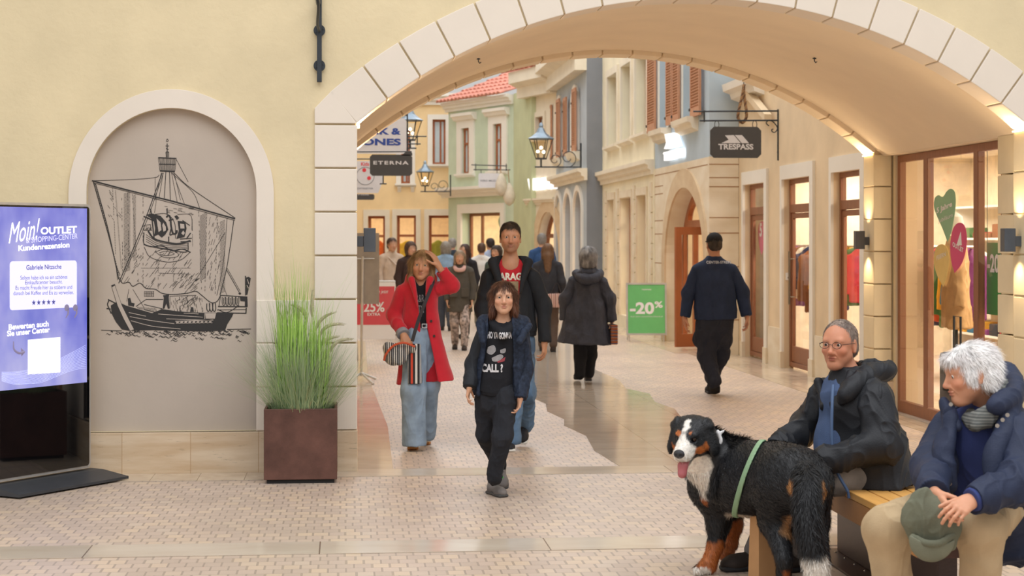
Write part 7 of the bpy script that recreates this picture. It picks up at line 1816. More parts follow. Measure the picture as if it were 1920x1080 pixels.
sd = SD(); sd.cone(J(1588, 745, .02), J(1592, 845, .0), .15, .165, .06, sq=(f, .85)); sd.ell(J(1560, 828, .02), (.09, .09, .11), .06); sd.cone(J(1590, 712, .02), J(1590, 740), .07, .13, .04); sd.half(A(0, 0, .46), -UP); solid(sd, .0055, 'sweater', M_BLS, e, fold=.004, ff=9)
M_GJ = denim('trousers_grey', '#8B8886', '#6c6a68')
for i, (a, b_, c) in enumerate(legs):
    pass
sd = SD(); sd.chain([legs[0][0], legs[0][1]], [.098, .085], .05); sd.cone(legs[0][1], legs[0][2], .08, .062, .04); sd.chain([legs[1][0], legs[1][1]], [.098, .085], .05); sd.cone(legs[1][1], legs[1][2] - UP * .0, .08, .062, .04); sd.ell(J(1625, 890, 0), (.18, .16, .08), .05)
o, *_ = solid(sd, .0055, 'trousers', M_GJ, e, fold=.006, ff=11, seed=36)
M_SHD = cloth('walking_shoe_dark', '#3A322E', .7)
shoe(an1, fa1, 1.1, M_SHD, M_RUB, e, h=.005, wide=1.1); t2 = an2 + nrm(A(-.9, -.3, 0)) * .2; t2[2] = 0; shoe(an2, t2, 1.1, M_SHD, M_RUB, e, h=.005, wide=1.1)

# ---------------- old man with the cap in his hands
K = Fig(7.35, 1820, 850); J = K.J
e = person(J(1850, 930, .25), 'white-haired old man in a navy coat and beige trousers seated nearest on the bench')
f = nrm(-RT * .45 + FB * .9); fh = nrm(-RT * .97 + FB * .12 - UP * .17)
hd = Head(J(1820, 700, .0), fh, nrm(UP - RT * .1), 1.04)
arms = [(J(1786, 812, .12), J(1748, 872, .02), J(1752, 926, -.28)), (J(1908, 816, -.12), J(1922, 905, -.28), J(1822, 938, -.40))]
kn1, kn2 = J(1666, 990, -.12), J(1836, 990, -.22); an1 = J(1676, 1160, -.02); an1[2] = .1; an2 = J(1836, 1165, -.12); an2[2] = .1
legs = [(J(1800, 938, .25), kn1, an1), (J(1888, 938, .2), kn2, an2)]
sd = SD(); hd.build(sd, old=True); core(sd, hd, J(1860, 770, .06), J(1845, 915, .28), f, arms, legs, 1.02, .13)
hand(sd, arms[0][2], nrm(J(1776, 966, -.38) - arms[0][2]), nrm(RT * .5 + UP * -.3 + FB * .2), .98, -1, .35, thumb=.35, k=.006); hand(sd, arms[1][2], nrm(J(1778, 968, -.50) - arms[1][2]), nrm(-UP * .8 + FW * .9), 1.0, 1, .5, thumb=.4)
solid(sd, .0034, 'body', M_SKIN, e, base='#D39878', paint=hd.paint('#D39878', '#CFC5BD', '#B87262', soft=.008)); hd.eyes(e, look=(0, 1, -.3))
hair(hd, e, 'wispy', '#FFFDFB', .0042, 20000, .04, '#EDE8E6')
M_NC = cloth('coat_navy', '#2B3248', .6, bump=.15, bscale=140); M_SW = cloth('sweater_blue', '#3C4678', .95, noise=.05)
sd = SD(); sd.cone(J(1848, 840, .1), J(1852, 930, .2), .205, .23, .06, sq=(f, .74)); sd.cone(J(1880, 905, .22), J(1905, 1052, .16), .15, .13, .06, sq=(f, .5), cap=1)
yoke(sd, J(1858, 778, .08), J(1902, 812, -.06), J(1790, 812, .14), .085, .085, .06)
sd.chain(bez([J(1775, 772, .0), J(1788, 800, -.04), J(1778, 840, -.08)], 3), [.022] * 7, .03)
sd.chain(bez([J(1786, 800, .04), J(1775, 850, -.06), J(1776, 905, -.1)], 3), [.035] * 7, .04)
K.cut(sd, [(1793, 740), (1868, 740), (1856, 850), (1862, 925), (1862, 950), (1783, 950), (1772, 850)], -.12, .55, .015)
sd.cone(J(1845, 740, .0), J(1852, 790, .0), .075, .085, .02, mode='-')
oc, *_ = solid(sd, .005, 'coat', M_NC, e, fold=.013, ff=8, seed=41)
sd = SD(); cc = bez([J(1868, 760, -.14), J(1895, 745, -.06), J(1900, 715, .1), J(1880, 700, .2), J(1850, 735, .24)], 4); sd.chain(cc, [.036] * len(cc), .03); cc = bez([J(1895, 752, -.02), J(1890, 800, -.14), J(1866, 850, -.2), J(1868, 905, -.22)], 4); sd.chain(cc, [.034] * len(cc), .03)
cc = bez([J(1769, 752, .0), J(1779, 776, -.02), J(1796, 802, -.06)], 4); sd.chain(cc, [.019] * len(cc), .02); solid(sd, .005, 'collar', M_NC, oc, fold=.005, ff=12, seed=42)
for i, (a, b_, c) in enumerate(arms): sd = SD(); sd.chain([a, b_, c + (b_ - c) * .04], [.090, .080, .060], .05); sd.half(c + (b_ - c) * .02, c - b_); solid(sd, .005, 'sleeve', M_NC, oc, fold=.013, ff=10, seed=43 + i)
M_SNAP = mat('snap_metal', '#B9B4AE', .25, metal=.9, noise=0)
for (x, y, d_) in ((1889, 778, -.215), (1880, 787, -.23), (1870, 798, -.245), (1781, 907, -.16), (1876, 1045, -.02), (1783, 758, -.07)):
    b = MB(); V, Fs = disc(J(x, y, d_), nrm(FB - RT * .3), .0085, .005, 14); b.add(V, Fs); b.build('snap_button', M_SNAP, oc)
sd = SD(); sd.cone(J(1838, 830, .06), J(1836, 925, .16), .165, .175, .06, sq=(f, .74)); sd.cone(J(1850, 780, .08), J(1842, 810, .06), .085, .13, .04); sd.cone(J(1790, 815, .1), J(1895, 815, .0), .06, .06, .05)
solid(sd, .005, 'sweater', M_SW, e, fold=.006, ff=9, seed=45)
a, b_, c = arms[1]; sd = SD(); sd.cone(c + (b_ - c) * .14, c + (b_ - c) * -.01, .050, .046, 0, cap=1, capa=1); solid(sd, .004, 'cuff', M_SW, e, fold=.003)
M_SCF = stripes('scarf_grey', ['#6F706C', '#5C5E5C', '#7E7F7A', '#4E504F'], 40, 'Z', .95)
sd = SD(); cc = bez([J(1894, 712, .12), J(1886, 745, -.04), J(1864, 772, -.10), J(1838, 788, -.10), J(1822, 785, -.0), J(1850, 740, .14)], 5); sd.chain(cc, [.031] * len(cc), .02); sd.cone(J(1842, 784, -.10), J(1832, 800, -.13), .026, .02, .02); solid(sd, .0045, 'scarf', M_SCF, e, fold=.006, ff=20, seed=46)
M_KH = cloth('chinos_beige', '#BBA27F', .85, noise=.08, nscale=6)
sd = SD()
for (a, b_, c) in legs: sd.cone(a, b_, .105, .094, .05); sd.cone(b_, c - UP * .0, .088, .068, .045)
sd.ell(J(1845, 915, .3), (.19, .15, .1), .05)
solid(sd, .005, 'trousers', M_KH, e, fold=.008, ff=10, seed=47)
for a in (an1, an2): t = a + nrm(FB - RT * .2) * .2; t[2] = 0; shoe(a, t, 1.05, M_SHD, M_RUB, e, h=.006)
# flat cap hanging from his hands
Kc = Fig(7.03, 1748, 980); J2 = Kc.J
sd = SD(); sd.cone(J2(1727, 932), J2(1735, 968), .028, .075, .03, sq=(FB, .6)); sd.cone(J2(1735, 968), J2(1752, 1000), .085, .092, .04, sq=(FB, .5)); sd.cone(J2(1768, 962), J2(1782, 985), .03, .045, .03, sq=(FB, .6))
sd.cone(J2(1722, 955, -.07), J2(1748, 990, -.09), .012, .014, .02, mode='-')
M_CAP = cloth('cap_olive', '#6E6F5D', .85, noise=.1)
oc_, *_ = solid(sd, .004, 'cap_crown', M_CAP, None, fold=.009, ff=16, seed=50)
oc_.name = 'field_cap'; tag(oc_, 'olive green cloth cap hanging from the old man\'s hands between his knees', 'cap')
sd = SD(); sd.ell(J2(1747, 1012, -.045), (.093, .03, .088), .01); sd.ell(J2(1749, 988, -.02), (.11, .09, .07), .01, mode='-'); solid(sd, .0035, 'visor', cloth('cap_visor', '#7A7B68', .8), oc_, fold=.001)
sd = SD(); sd.chain(bez([J2(1712, 1006, -.03), J2(1735, 1018, -.07), J2(1762, 1018, -.07), J2(1786, 1004, -.03)], 3), [.012] * 10, .01); solid(sd, .0035, 'cap_band', M_CAP, oc_)

# ---------------- paper bag
e = empty('paper_bag', P(1440, 450, 8.78) * A(1, 1, 0), 'plain brown paper bag standing on the floor behind the dog', 'bag')
c = P(1440, 450, 8.78); c[2] = 0; u = nrm(RT + FW * .45); v = nrm(np.cross(UP, u)); M_PB = mat('kraft_paper', '#BE8F60', .8, noise=.05, nscale=5, bump=.1, bscale=40)
b = MB(); W_, D_, H_ = .085, .05, .33
V = [c + u * a * W_ * k + v * s_ * D_ * k2 + UP * z for z, k, k2 in ((0, 1, 1), (H_, .93, .8)) for a, s_ in ((-1, -1), (1, -1), (1, 1), (-1, 1))]
V += [c + u * .93 * W_ * a + v * s_ * D_ * .8 * .92 + UP * (H_ - .002) for a, s_ in ((-1, -1), (1, -1), (1, 1), (-1, 1))] + [c + u * a * W_ * .95 + v * s_ * D_ * .9 + UP * .01 for a, s_ in ((-1, -1), (1, -1), (1, 1), (-1, 1))]
b.add(V, [(3, 2, 1, 0)] + [(i, (i + 1) % 4, 4 + (i + 1) % 4, 4 + i) for i in range(4)] + [(8 + i, 12 + i, 12 + (i + 1) % 4, 8 + (i + 1) % 4) for i in range(4)] + [(4 + i, 8 + i, 8 + (i + 1) % 4, 4 + (i + 1) % 4) for i in range(4)] + [(12, 13, 14, 15)]); b.build('bag_body', M_PB, e)
for s_ in (-1, 1): b = MB(); b.tube(bez([c + u * .035 + v * s_ * D_ * .8 + UP * .30, c + u * .035 + v * s_ * .03 + UP * .37, c - u * .035 + v * s_ * .03 + UP * .37, c - u * .035 + v * s_ * D_ * .8 + UP * .30], 6), .004, 6); b.build('handle', M_PB, e)

# ---------------- the dog
def DJ(x, y, d): return P(x, y, d)
sd = SD(); C = sd.cone
C(DJ(1488, 898, 8.45), DJ(1470, 905, 8.55), .135, .14, .06); C(DJ(1470, 900, 8.55), DJ(1400, 898, 8.85), .145, .165, .08); C(DJ(1400, 902, 8.85), DJ(1352, 905, 9.05), .165, .15, .08)
C(DJ(1352, 900, 9.05), DJ(1336, 912, 9.05), .13, .12, .06); C(DJ(1368, 872, 8.98), DJ(1325, 845, 8.92), .115, .105, .06); C(DJ(1345, 890, 9.0), DJ(1305, 868, 8.9), .10, .07, .06)
C(DJ(1385, 862, 8.95), DJ(1460, 862, 8.6), .07, .08, .08); sd.ell(DJ(1486, 868, 8.47), (.12, .12, .08), .06)
# front legs
C(DJ(1348, 930, 9.02), DJ(1347, 980, 9.02), .10, .062, .05); C(DJ(1347, 980, 9.02), DJ(1342, 1022, 9.0), .056, .042, .03); C(DJ(1342, 1022, 9.0), DJ(1328, 1060, 8.95), .040, .040, .02)
pw = G(1318, 1078); 
for k in (-1, 0, 1): C(DJ(1328, 1060, 8.95), pw + A(-.02, .02 * k - .0, .028) + RT * .012 * k, .036, .024, .015)
C(DJ(1366, 935, 9.15), DJ(1372, 985, 9.2), .09, .055, .05); C(DJ(1372, 985, 9.2), DJ(1370, 1018, 9.2), .048, .036, .03); C(DJ(1370, 1018, 9.2), DJ(1362, 1036, 9.17), .035, .038, .02); sd.ell(DJ(1361, 1040, 9.15), (.036, .04, .03), .02)
# hind legs
C(DJ(1460, 905, 8.5), DJ(1455, 975, 8.58), .125, .085, .06); C(DJ(1455, 975, 8.58), DJ(1470, 1048, 8.40), .075, .040, .04); C(DJ(1470, 1048, 8.40), DJ(1468, 1110, 8.48), .036, .034, .02); q = DJ(1466, 1112, 8.45); q[2] = .035
for k in (-1, 0, 1): C(q, q + A(-.03, .05, -.008) + RT * .022 * k, .034, .024, .015)
C(DJ(1518, 905, 8.4), DJ(1525, 975, 8.48), .115, .075, .06); C(DJ(1525, 975, 8.48), DJ(1540, 1050, 8.3), .068, .040, .04); C(DJ(1540, 1050, 8.3), DJ(1538, 1112, 8.36), .036, .034, .02); q = DJ(1537, 1118, 8.33); q[2] = .035
for k in (-1, 0, 1): C(q, q + A(-.03, .05, -.008) + RT * .022 * k, .034, .024, .015)
# tail
tl_ = bez([DJ(1508, 872, 8.36), DJ(1514, 915, 8.22), DJ(1513, 960, 8.18), DJ(1518, 1010, 8.16), DJ(1530, 1062, 8.15), DJ(1534, 1084, 8.15)], 3)
sd.chain(tl_, [.032 + .022 * math.sin(math.pi * min(1, (i + 1) / len(tl_)) ** .9) for i in range(len(tl_))], .03)
# head
fd = nrm(FB * .86 - RT * .40 - UP * .30); hc0 = DJ(1286, 825, 8.72); Hd = Head((0, 0, 0), fd, (.0, 0, 1), 1.0); Hd.c = hc0 - A(0, .085, .022) @ Hd.R
E_, C_ = Hd.ell, Hd.cone
E_(sd, (0, .0, .028), (.080, .098, .066), .02); C_(sd, (0, .06, .004), (0, .165, -.018), .052, .036, .035); E_(sd, (0, .17, -.014), (.034, .028, .030), .02); C_(sd, (0, .04, -.055), (0, .135, -.088), .036, .020, .012)
for s_ in (-1, 1):
    E_(sd, (s_ * .045, .03, -.028), (.045, .055, .045), .03); C_(sd, (s_ * .026, .10, -.03), (s_ * .020, .155, -.038), .026, .022, .015); E_(sd, (s_ * .040, .088, .026), (.013, .014, .012), .012, '-'); E_(sd, (s_ * .038, .074, .046), (.02, .018, .012), .015)
    a, b_ = Hd.w(s_ * .078, -.022, .055), Hd.w(s_ * .116, .01, -.055); sd.cone(a, b_, .040, .036, .012, sq=(Hd.w(s_ * 1, .2, 0) - Hd.w(0, 0, 0), .38)); sd.cone(Hd.w(s_ * .05, -.03, .07), a, .03, .034, .02, sq=(UP, .6))
sd.cone(Hd.w(0, -.04, .0), DJ(1332, 856, 8.93), .082, .10, .06)
E_(sd, (0, .1, -.058), (.019, .075, .008), .006, '-')
V, Fq = sd.mesh(.0045); Nv = vnormals(V, Fq)
nz = vnoise(V, 30) * .012 + vnoise(V, 70) * .006
cols = np.tile(np.array(srgb('#1B1B1E')), (len(V), 1))
def pc(fn, c, soft=.01):
    global cols
    w_ = np.clip(.5 - (fn(V) + nz) / soft, 0, 1)[:, None]; cols = cols * (1 - w_) + np.array(srgb(c)) * w_
def he(c, r): return eld(Hd.w(*c), A(*r), Hd.R)
RU, WHT = '#B5652E', '#EDE6DC'
pc(cnd(DJ(1341, 1034, 8.98), DJ(1326, 1070, 8.93), .062, .07), RU, .02); pc(cnd(DJ(1352, 1000, 9.06), DJ(1346, 1034, 9.03), .03, .04), RU, .02); pc(cnd(DJ(1376, 985, 9.16), DJ(1366, 1042, 9.15), .058, .07), RU, .02); pc(cnd(DJ(1366, 975, 9.06), DJ(1372, 1010, 9.1), .03, .04), RU, .02)
pc(eld(DJ(1310, 1078, 8.88), (.075, .10, .035)), WHT, .01); pc(eld(DJ(1320, 926, 8.95), (.022, .05, .05)), RU, .015)
pc(cnd(DJ(1466, 1010, 8.50), DJ(1478, 1100, 8.36), .018, .022), RU, .02); pc(cnd(DJ(1482, 975, 8.46), DJ(1476, 1000, 8.46), .035, .03), '#B98A5E', .03); pc(cnd(DJ(1528, 985, 8.5), DJ(1534, 1000, 8.45), .03, .03), RU, .02); pc(cnd(DJ(1538, 1040, 8.26), DJ(1541, 1056, 8.26), .028, .03), RU, .02)
pc(cnd(DJ(1488, 904, 8.31), DJ(1490, 922, 8.31), .022, .028), '#C88B4E', .012); pc(cnd(DJ(1493, 925, 8.32), DJ(1494, 958, 8.36), .010, .008), '#D6B48A', .008); pc(cnd(DJ(1537, 905, 8.30), DJ(1541, 932, 8.32), .014, .018), '#C88B4E', .012)
pc(cnd(DJ(1530, 1064, 8.14), DJ(1535, 1090, 8.14), .075, .08), WHT, .02); pc(eld(DJ(1388, 972, 8.85), (.09, .12, .045)), '#D8CBBB', .03); pc(cnd(DJ(1306, 872, 8.82), DJ(1309, 900, 8.86), .075, .06), '#FBF2E6', .02); pc(cnd(DJ(1322, 900, 8.90), DJ(1318, 925, 8.90), .03, .02), '#FBF2E6', .02)
# face
pc(cnd(Hd.w(0, .12, -.02), Hd.w(0, .19, -.03), .055, .05), WHT, .01); pc(cnd(Hd.w(0, .14, .02), Hd.w(0, .03, .09), .022, .014), WHT, .008); pc(cnd(Hd.w(0, .10, .0), Hd.w(0, .13, .0), .040, .045), WHT, .01)
for s_ in (-1, 1): pc(he((s_ * .062, .085, -.035), (.026, .035, .022)), RU, .012); pc(he((s_ * .078, .03, -.03), (.018, .03, .02)), RU, .01); pc(he((s_ * .030, .090, .058), (.012, .014, .010)), RU, .006); pc(he((s_ * .041, .09, .026), (.016, .02, .014)), '#121214', .006); pc(cnd(Hd.w(s_ * .03, .12, -.058), Hd.w(s_ * .045, .06, -.055), .009, .010), '#1a1415', .006)
pc(he((0, .09, -.058), (.03, .08, .010)), '#3a2022', .008); pc(cnd(Hd.w(0, .06, -.08), Hd.w(0, .14, -.10), .03, .02), '#E6DACA', .015)
M_FUR = mat('dog_fur', '#fff', .5, noise=.1, nscale=60, attr=True, spec=.45)
e = empty('dog', DJ(1430, 450, 8.75) * A(1, 1, 0), 'large black, rust and white dog in a green harness looking back over its shoulder', 'dog')
ob = mesh_obj('body', V, Fq, M_FUR, e, smooth=True, cols=cols)
fwdir = nrm((DJ(1488, 898, 8.45) - DJ(1345, 900, 9.05)) * A(1, 1, 0))
hm = np.linalg.norm(V - Hd.c, axis=1) < .19
def flow(p):
    g_ = np.tile(fwdir * .75 - UP * .55, (len(p), 1)); m = p[:, 2] < .30; g_[m] = -UP * .9 + fwdir * .3
    t = np.linalg.norm(p - np.array(tl_[6]), axis=1) < .28; t &= p[:, 1] < 8.5; return g_
def flowh(p): g_ = p - Hd.w(0, .2, 0); return g_
crm = (np.linalg.norm(V - DJ(1306, 885, 8.84), axis=1) < .10) & (cols.mean(1) > .4)
strands('coat_hair', V, Nv, M_FUR, ob, 60000, .021, .0009, flow, cols, 3, .22, 3, .22, ~hm & ~crm, curl=.05)
strands('head_hair', V, Nv, M_FUR, ob, 16000, .010, .0006, flowh, cols, 4, .2, 2, .15, hm)
tm = np.zeros(len(V), bool)
for q in tl_[2:]: tm |= np.linalg.norm(V - q, axis=1) < .09
strands('tail_hair', V, Nv, M_FUR, ob, 9000, .04, .0011, lambda p: np.tile(-UP, (len(p), 1)), cols, 6, .35, 4, .2, tm, curl=.05)
cm_ = (np.linalg.norm(V - DJ(1310, 885, 8.85), axis=1) < .13) & ~hm
strands('ruff_hair', V, Nv, M_FUR, ob, 6000, .045, .0011, lambda p: np.tile(-UP + fwdir * .2, (len(p), 1)), cols, 7, .35, 4, .2, cm_, curl=.05)
nk_ = (np.linalg.norm(V - DJ(1350, 845, 8.95), axis=1) < .14) & ~hm
strands('nape_hair', V, Nv, M_FUR, ob, 5000, .05, .0011, lambda p: np.tile(fwdir - UP * .1, (len(p), 1)), cols, 8, .45, 4, .25, nk_, curl=.08)
# nose, tongue, eyes
s2 = SD(); Hd.ell(s2, (0, .198, -.004), (.028, .018, .023), .005); Hd.ell(s2, (0, .186, -.018), (.018, .016, .016), .008)
for s_ in (-1, 1): Hd.ell(s2, (s_ * .013, .216, -.004), (.006, .009, .006), .003, '-')
solid(s2, .0022, 'nose', mat('dog_nose', '#2B2B2E', .25, bump=.4, bscale=400, noise=.1), ob)
s2 = SD(); Hd.cone(s2, (0, .10, -.068), (0, .165, -.082), .022, .024, .01); Hd.cone(s2, (0, .165, -.082), (0, .185, -.115), .024, .023, .01); s2.half(Hd.w(0, .1, -.058), Hd.R[2]); solid(s2, .003, 'tongue', mat('tongue', '#B9666A', .35, noise=.08, bump=.2, bscale=200), ob)
for s_ in (-1, 1):
    c = Hd.w(s_ * .040, .079, .026); b = MB(); b.lathe(c, [(.0005, .0135), (.006, .012), (.0095, .0095), (.013, .003), (.0135, 0), (.012, -.006), (.004, -.013)], 16, lambda v: v[0] * Hd.R[0] + v[1] * Hd.R[2] + v[2] * Hd.R[1])
    for i, f_ in enumerate(b.F): b.M[i] = 0 if i < 16 else (1 if i < 48 else 2)
    b.build('eye', [M_PUP, mat('dog_iris', '#3A2416', .08, noise=0), M_PUP], ob, smooth=True)
# harness: bands cut from the enlarged body
def band(p0, n_, w_, off, name, m, extra=None):
    p0 = np.asarray(p0); n_ = nrm(n_)
    s4 = SD()
    def fn(Pn):
        d = np.maximum(SDb.ev(Pn, .03) - off, np.abs((Pn - p0) @ n_) - w_); return d if extra is None else np.maximum(d, np.linalg.norm(Pn - extra, axis=1) - .11)
    s4._add(fn, p0, .30, 0, '+'); return solid(s4, .005, name, m, harn)
SDb = SD(); SDb.ops = [o_ for o_ in sd.ops[:8]]
M_HAR = cloth('harness_green', '#8BAA86', .6, noise=.04)
# lower, olive-brown half of the girth strap
he_ = empty('dog_harness', DJ(1400, 880, 8.85), 'sage green webbing harness around the black dog\'s chest and neck', 'harness'); harn = he_
gn = nrm(RT * .92 - UP * .36 - FW * .30); band(DJ(1404, 905, 8.85), gn, .014, .010, 'girth_strap', M_HAR, None)
band(DJ(1366, 862, 8.92), nrm(RT * -.5 + UP * .86 - FW * .1), .013, .010, 'neck_strap', M_HAR, DJ(1366, 860, 8.84))
b = MB(); b.tube(bez([DJ(1368, 842, 8.93), DJ(1395, 836, 8.85), DJ(1425, 838, 8.76)], 5), .012, 6); b.build('back_strap', M_HAR, he_)
b = MB(); b.bbox((-.022, -.014, -.018), (.022, .014, .018), .006, lambda v: DJ(1388, 915, 8.72) + RT * v[0] + FW * v[1] + UP * v[2]); b.build('slide_buckle', cloth('buckle_olive', '#8A8660', .5), he_)
s2 = SD(); s2.cone(DJ(1346, 812, 8.83), DJ(1351, 826, 8.84), .016, .022, .01, sq=(RT, .4)); s2.cone(DJ(1351, 826, 8.84), DJ(1344, 842, 8.82), .018, .012, .01, sq=(RT, .5)); s2.cone(DJ(1346, 815, 8.83), DJ(1357, 808, 8.83), .012, .005, .01, sq=(FW, .5))
o, *_ = solid(s2, .0035, 'neckerchief', cloth('cloth_white', '#E6E3E3', .9), None, fold=.002); tag(o, 'tip of a white neckerchief sticking up behind the dog\'s ear', 'neckerchief')

# ================================================================ people further down the street
def passer(x, yt, d, face, top, pants, hcol, style, label, skin='#CFA184', coat=0.0, lean=0, arm=(0, 0), puff=1.0, hs=1.0, step=.12, side=0, h=.011, tm=None, leg_m=None):
    zt = 1.7 + (HY - yt) * d / F; s = zt / 1.72; c = P(x, 450, d) * A(1, 1, 0); f = {'c': FB, 'a': FW, 'l': nrm(-RT + FB * .3), 'r': nrm(RT + FB * .3), 'cl': nrm(FB - RT * .5), 'cr': nrm(FB + RT * .5), 'al': nrm(FW - RT * .5)}[face]
    r = nrm(np.cross(f, UP)); w = lambda a, b, z: c + r * a * s + f * b * s + UP * z * s
    e = person(c, label, 'passers-by down the street'); hd = Head(w(0, .03, 1.60), nrm(f + UP * -.03 + r * side), (0, 0, 1), s * hs)
    arms = [(w(q * .17, 0, 1.36), w(q * .225, -.02 + a * .3, 1.10), w(q * .215, .06 + a * .5, .86 + abs(a) * .35)) for q, a in ((-1, arm[0]), (1, arm[1]))]
    legs = [(w(-.09, 0, .90), w(-.09, .04 + step * .6, .49), w(-.085, step, .10)), (w(.09, 0, .90), w(.09, .02 - step * .1, .49), w(.085, -step, .12))]
    sd = SD(); hd.build(sd, female=style in ('long', 'bob', 'bobback', 'bun'), face=face not in ('a', 'al')); core(sd, hd, w(0, -.01, 1.44), w(0, 0, .93), f, arms, legs, .95 * s)
    for k, (a, b, c_) in enumerate(arms): hand(sd, c_, nrm(c_ - b), -r * (1 if k else -1), .95 * s, 1 if k else -1, .5)
    solid(sd, h, 'body', M_SKIN, e, base=skin, paint=hd.paint(skin, hcol, '#B07868')); hair(hd, e, style, hcol, h * .8, 2500, .05, None)
    m = tm or cloth('cloth_' + top.strip('#'), top, .85); hem = .84 - coat
    sd = SD(); sd.cone(w(0, 0, 1.24), w(0, 0, hem), .165 * s * puff, (.175 + coat * .12) * s * puff, .06, sq=(f, .66), cap=1); yoke(sd, w(0, 0, 1.43), arms[0][0], arms[1][0], .065 * s, .065 * s * puff, .05)
    o, *_ = solid(sd, h, 'jacket', m, e, fold=.006, ff=9, seed=x)
    for k, (a, b, c_) in enumerate(arms): sd = SD(); sd.chain([a, b, c_], [.068 * s * puff, .062 * s * puff, .05 * s], .04); sd.half(c_, c_ - b); solid(sd, h, 'sleeve', m, o, fold=.005)
    sd = SD()
    for L in legs: sd.chain(L, [.095 * s, .075 * s, .062 * s], .04)
    solid(sd, h, 'trousers', leg_m or cloth('trs_' + pants.strip('#'), pants, .85), e, fold=.004)
    for L in legs:
        t = L[2] + f * .2 * s; t[2] = .0; shoe(L[2], t, s, M_BOOT, M_RUB, e, h=h)
    return e, w, o
mfl = mat('floral_trousers', '#A89A94', .85, noise=.5, nscale=22)
e, w, o = passer(862, 470, 27.3, 'c', '#57524A', '#8C8078', '#A08A70', 'bob', 'woman in a long khaki parka and patterned trousers walking towards the arch', coat=.18, puff=1.12, leg_m=mfl, h=.009)
b = MB(); b.tube(bez([w(-.08, .02, 1.44), w(-.05, .11, 1.39), w(.05, .11, 1.39), w(.08, .02, 1.44)], 4), .035, 8); b.build('scarf', cloth('scarf_rose', '#D9B0A6', .9), e, smooth=True)
for a in (-.1, .1): b = MB(); b.bbox((-.07, 0, -.08), (.07, .02, .08), .01, lambda v, a=a: w(a + v[0], .145 + v[1], 1.0 + v[2])); b.build('pocket', cloth('cloth_57524A', '#57524A', .85), o)
e, w, o = passer(734, 446, 31.4, 'cr', '#CDB8A4', '#3A3E3A', '#5A4436', 'bun', 'woman in a beige knitted jumper with a pale shoulder bag, behind the red sale banner', arm=(.3, 0))
b = MB(); b.bbox((-.11, -.05, -.09), (.11, .05, .09), .03, lambda v: w(-.18 + v[0], .16 + v[1], 1.0 + v[2])); b.build('shoulder_bag', cloth('bag_pale', '#D8C6B8', .7), e, smooth=True)
b = MB(); b.tube(bez([w(-.2, .16, 1.05), w(-.02, .15, 1.25), w(.13, .03, 1.43)], 5), .012, 6); b.build('bag_strap', cloth('bag_pale', '#D8C6B8', .7), e)
passer(769, 453, 29.6, 'cr', '#42322E', '#3A3636', '#5E4636', 'bobback', 'person with glasses in a dark brown jacket behind the woman in red', skin='#D0A48A')
passer(836, 453, 33, 'a', '#8FA9C2', '#4A4E58', '#A39B90', 'bobback', 'grey-haired person in a light blue hooded jacket, seen from behind', puff=1.05)
passer(848, 447, 37, 'a', '#39424E', '#4A4E58', '#A8A29C', 'short', 'grey-haired man in a dark jacket just beyond the light blue jacket', skin='#D8A68C')
passer(872, 458, 30.5, 'cl', '#2E2C30', '#2E2C30', '#4A342A', 'long', 'long dark-haired woman in black behind the khaki parka', side=.2)
passer(903, 456, 34.5, 'a', '#DEDCD8', '#7A7668', '#6A4E3C', 'short', 'man in a white shirt seen from behind, left of the tall man')
passer(920, 447, 36.5, 'al', '#A6B4D0', '#44485A', '#3E302A', 'short', 'dark-haired man in a pale blue shirt beyond the man in white')
passer(932, 460, 29.5, 'cl', '#4A5650', '#3A3A3E', '#4A3A30', 'bobback', 'person in a grey-green jacket half hidden behind the tall man')
passer(1016, 438, 34, 'a', '#33507C', '#3A3E48', '#9A948E', 'short', 'tall grey-haired man in a blue jacket near the brown stone arch')
e, w, o = passer(1027, 457, 26.8, 'a', '#37383E', '#5A4C44', '#7A5A40', 'long', 'long-haired woman in a dark jacket walking away right of the tall man', coat=-.02, puff=1.0)
eb = empty('handbag', w(-.0, -.1, .80) , 'pink and brown checked handbag carried by the long-haired woman', 'bag')
b = MB(); b.bbox((-.15, -.06, -.11), (.15, .06, .11), .04, lambda v: w(.14 + v[0], -.14 + v[1], .82 + v[2])); b.build('bag_body', stripes('check_pink', ['#C8A49A', '#8A6A62', '#D8BCB0', '#A87E74'], 16, 'X'), eb, smooth=True); b = MB(); b.tube(bez([w(.04, -.14, .9), w(.14, -.12, 1.1), w(.22, -.14, .9)], 6), .008, 6); b.build('handle', M_STRAP, eb)

# ================================================================ goods in the shops
rg = random.Random(21)
def garment(c, u, m, label, wd=.42, ht=.66, grp='clothes on the shop rails', nm='hanging_jacket', cat='jacket'):
    """folded-shoulder garment hanging in plane (u, up), one cloth volume with sleeves"""
    c = np.asarray(c, float); n = nrm(np.cross(u, UP)); h = .014; sd = SD(); k = wd / .42
    sd.cone(c + UP * .0, c - UP * ht, .15 * k, .17 * k, .05, sq=(n, .35), cap=1)
    for q in (-1, 1): sd.cone(c + UP * .06, c + u * q * .19 * k - UP * .01, .05, .055, .03, sq=(n, .6)); sd.cone(c + u * q * .19 * k - UP * .02, c + u * q * .23 * k - UP * ht * .8, .055, .045, .03, sq=(n, .6), cap=1)
    o, *_ = solid(sd, h, nm, m, None, fold=.008, ff=9, seed=int(c[1] * 10)); return tag(o, label, cat, grp)
cols_ = [('#C9542E', 'orange'), ('#2E3A5E', 'navy'), ('#7A3E72', 'purple'), ('#B8343C', 'red'), ('#3E6E8C', 'teal'), ('#D9D2C4', 'cream'), ('#3A3A3E', 'charcoal'), ('#D8A23A', 'mustard'), ('#4E7A4A', 'green'), ('#8A5A3A', 'brown')]
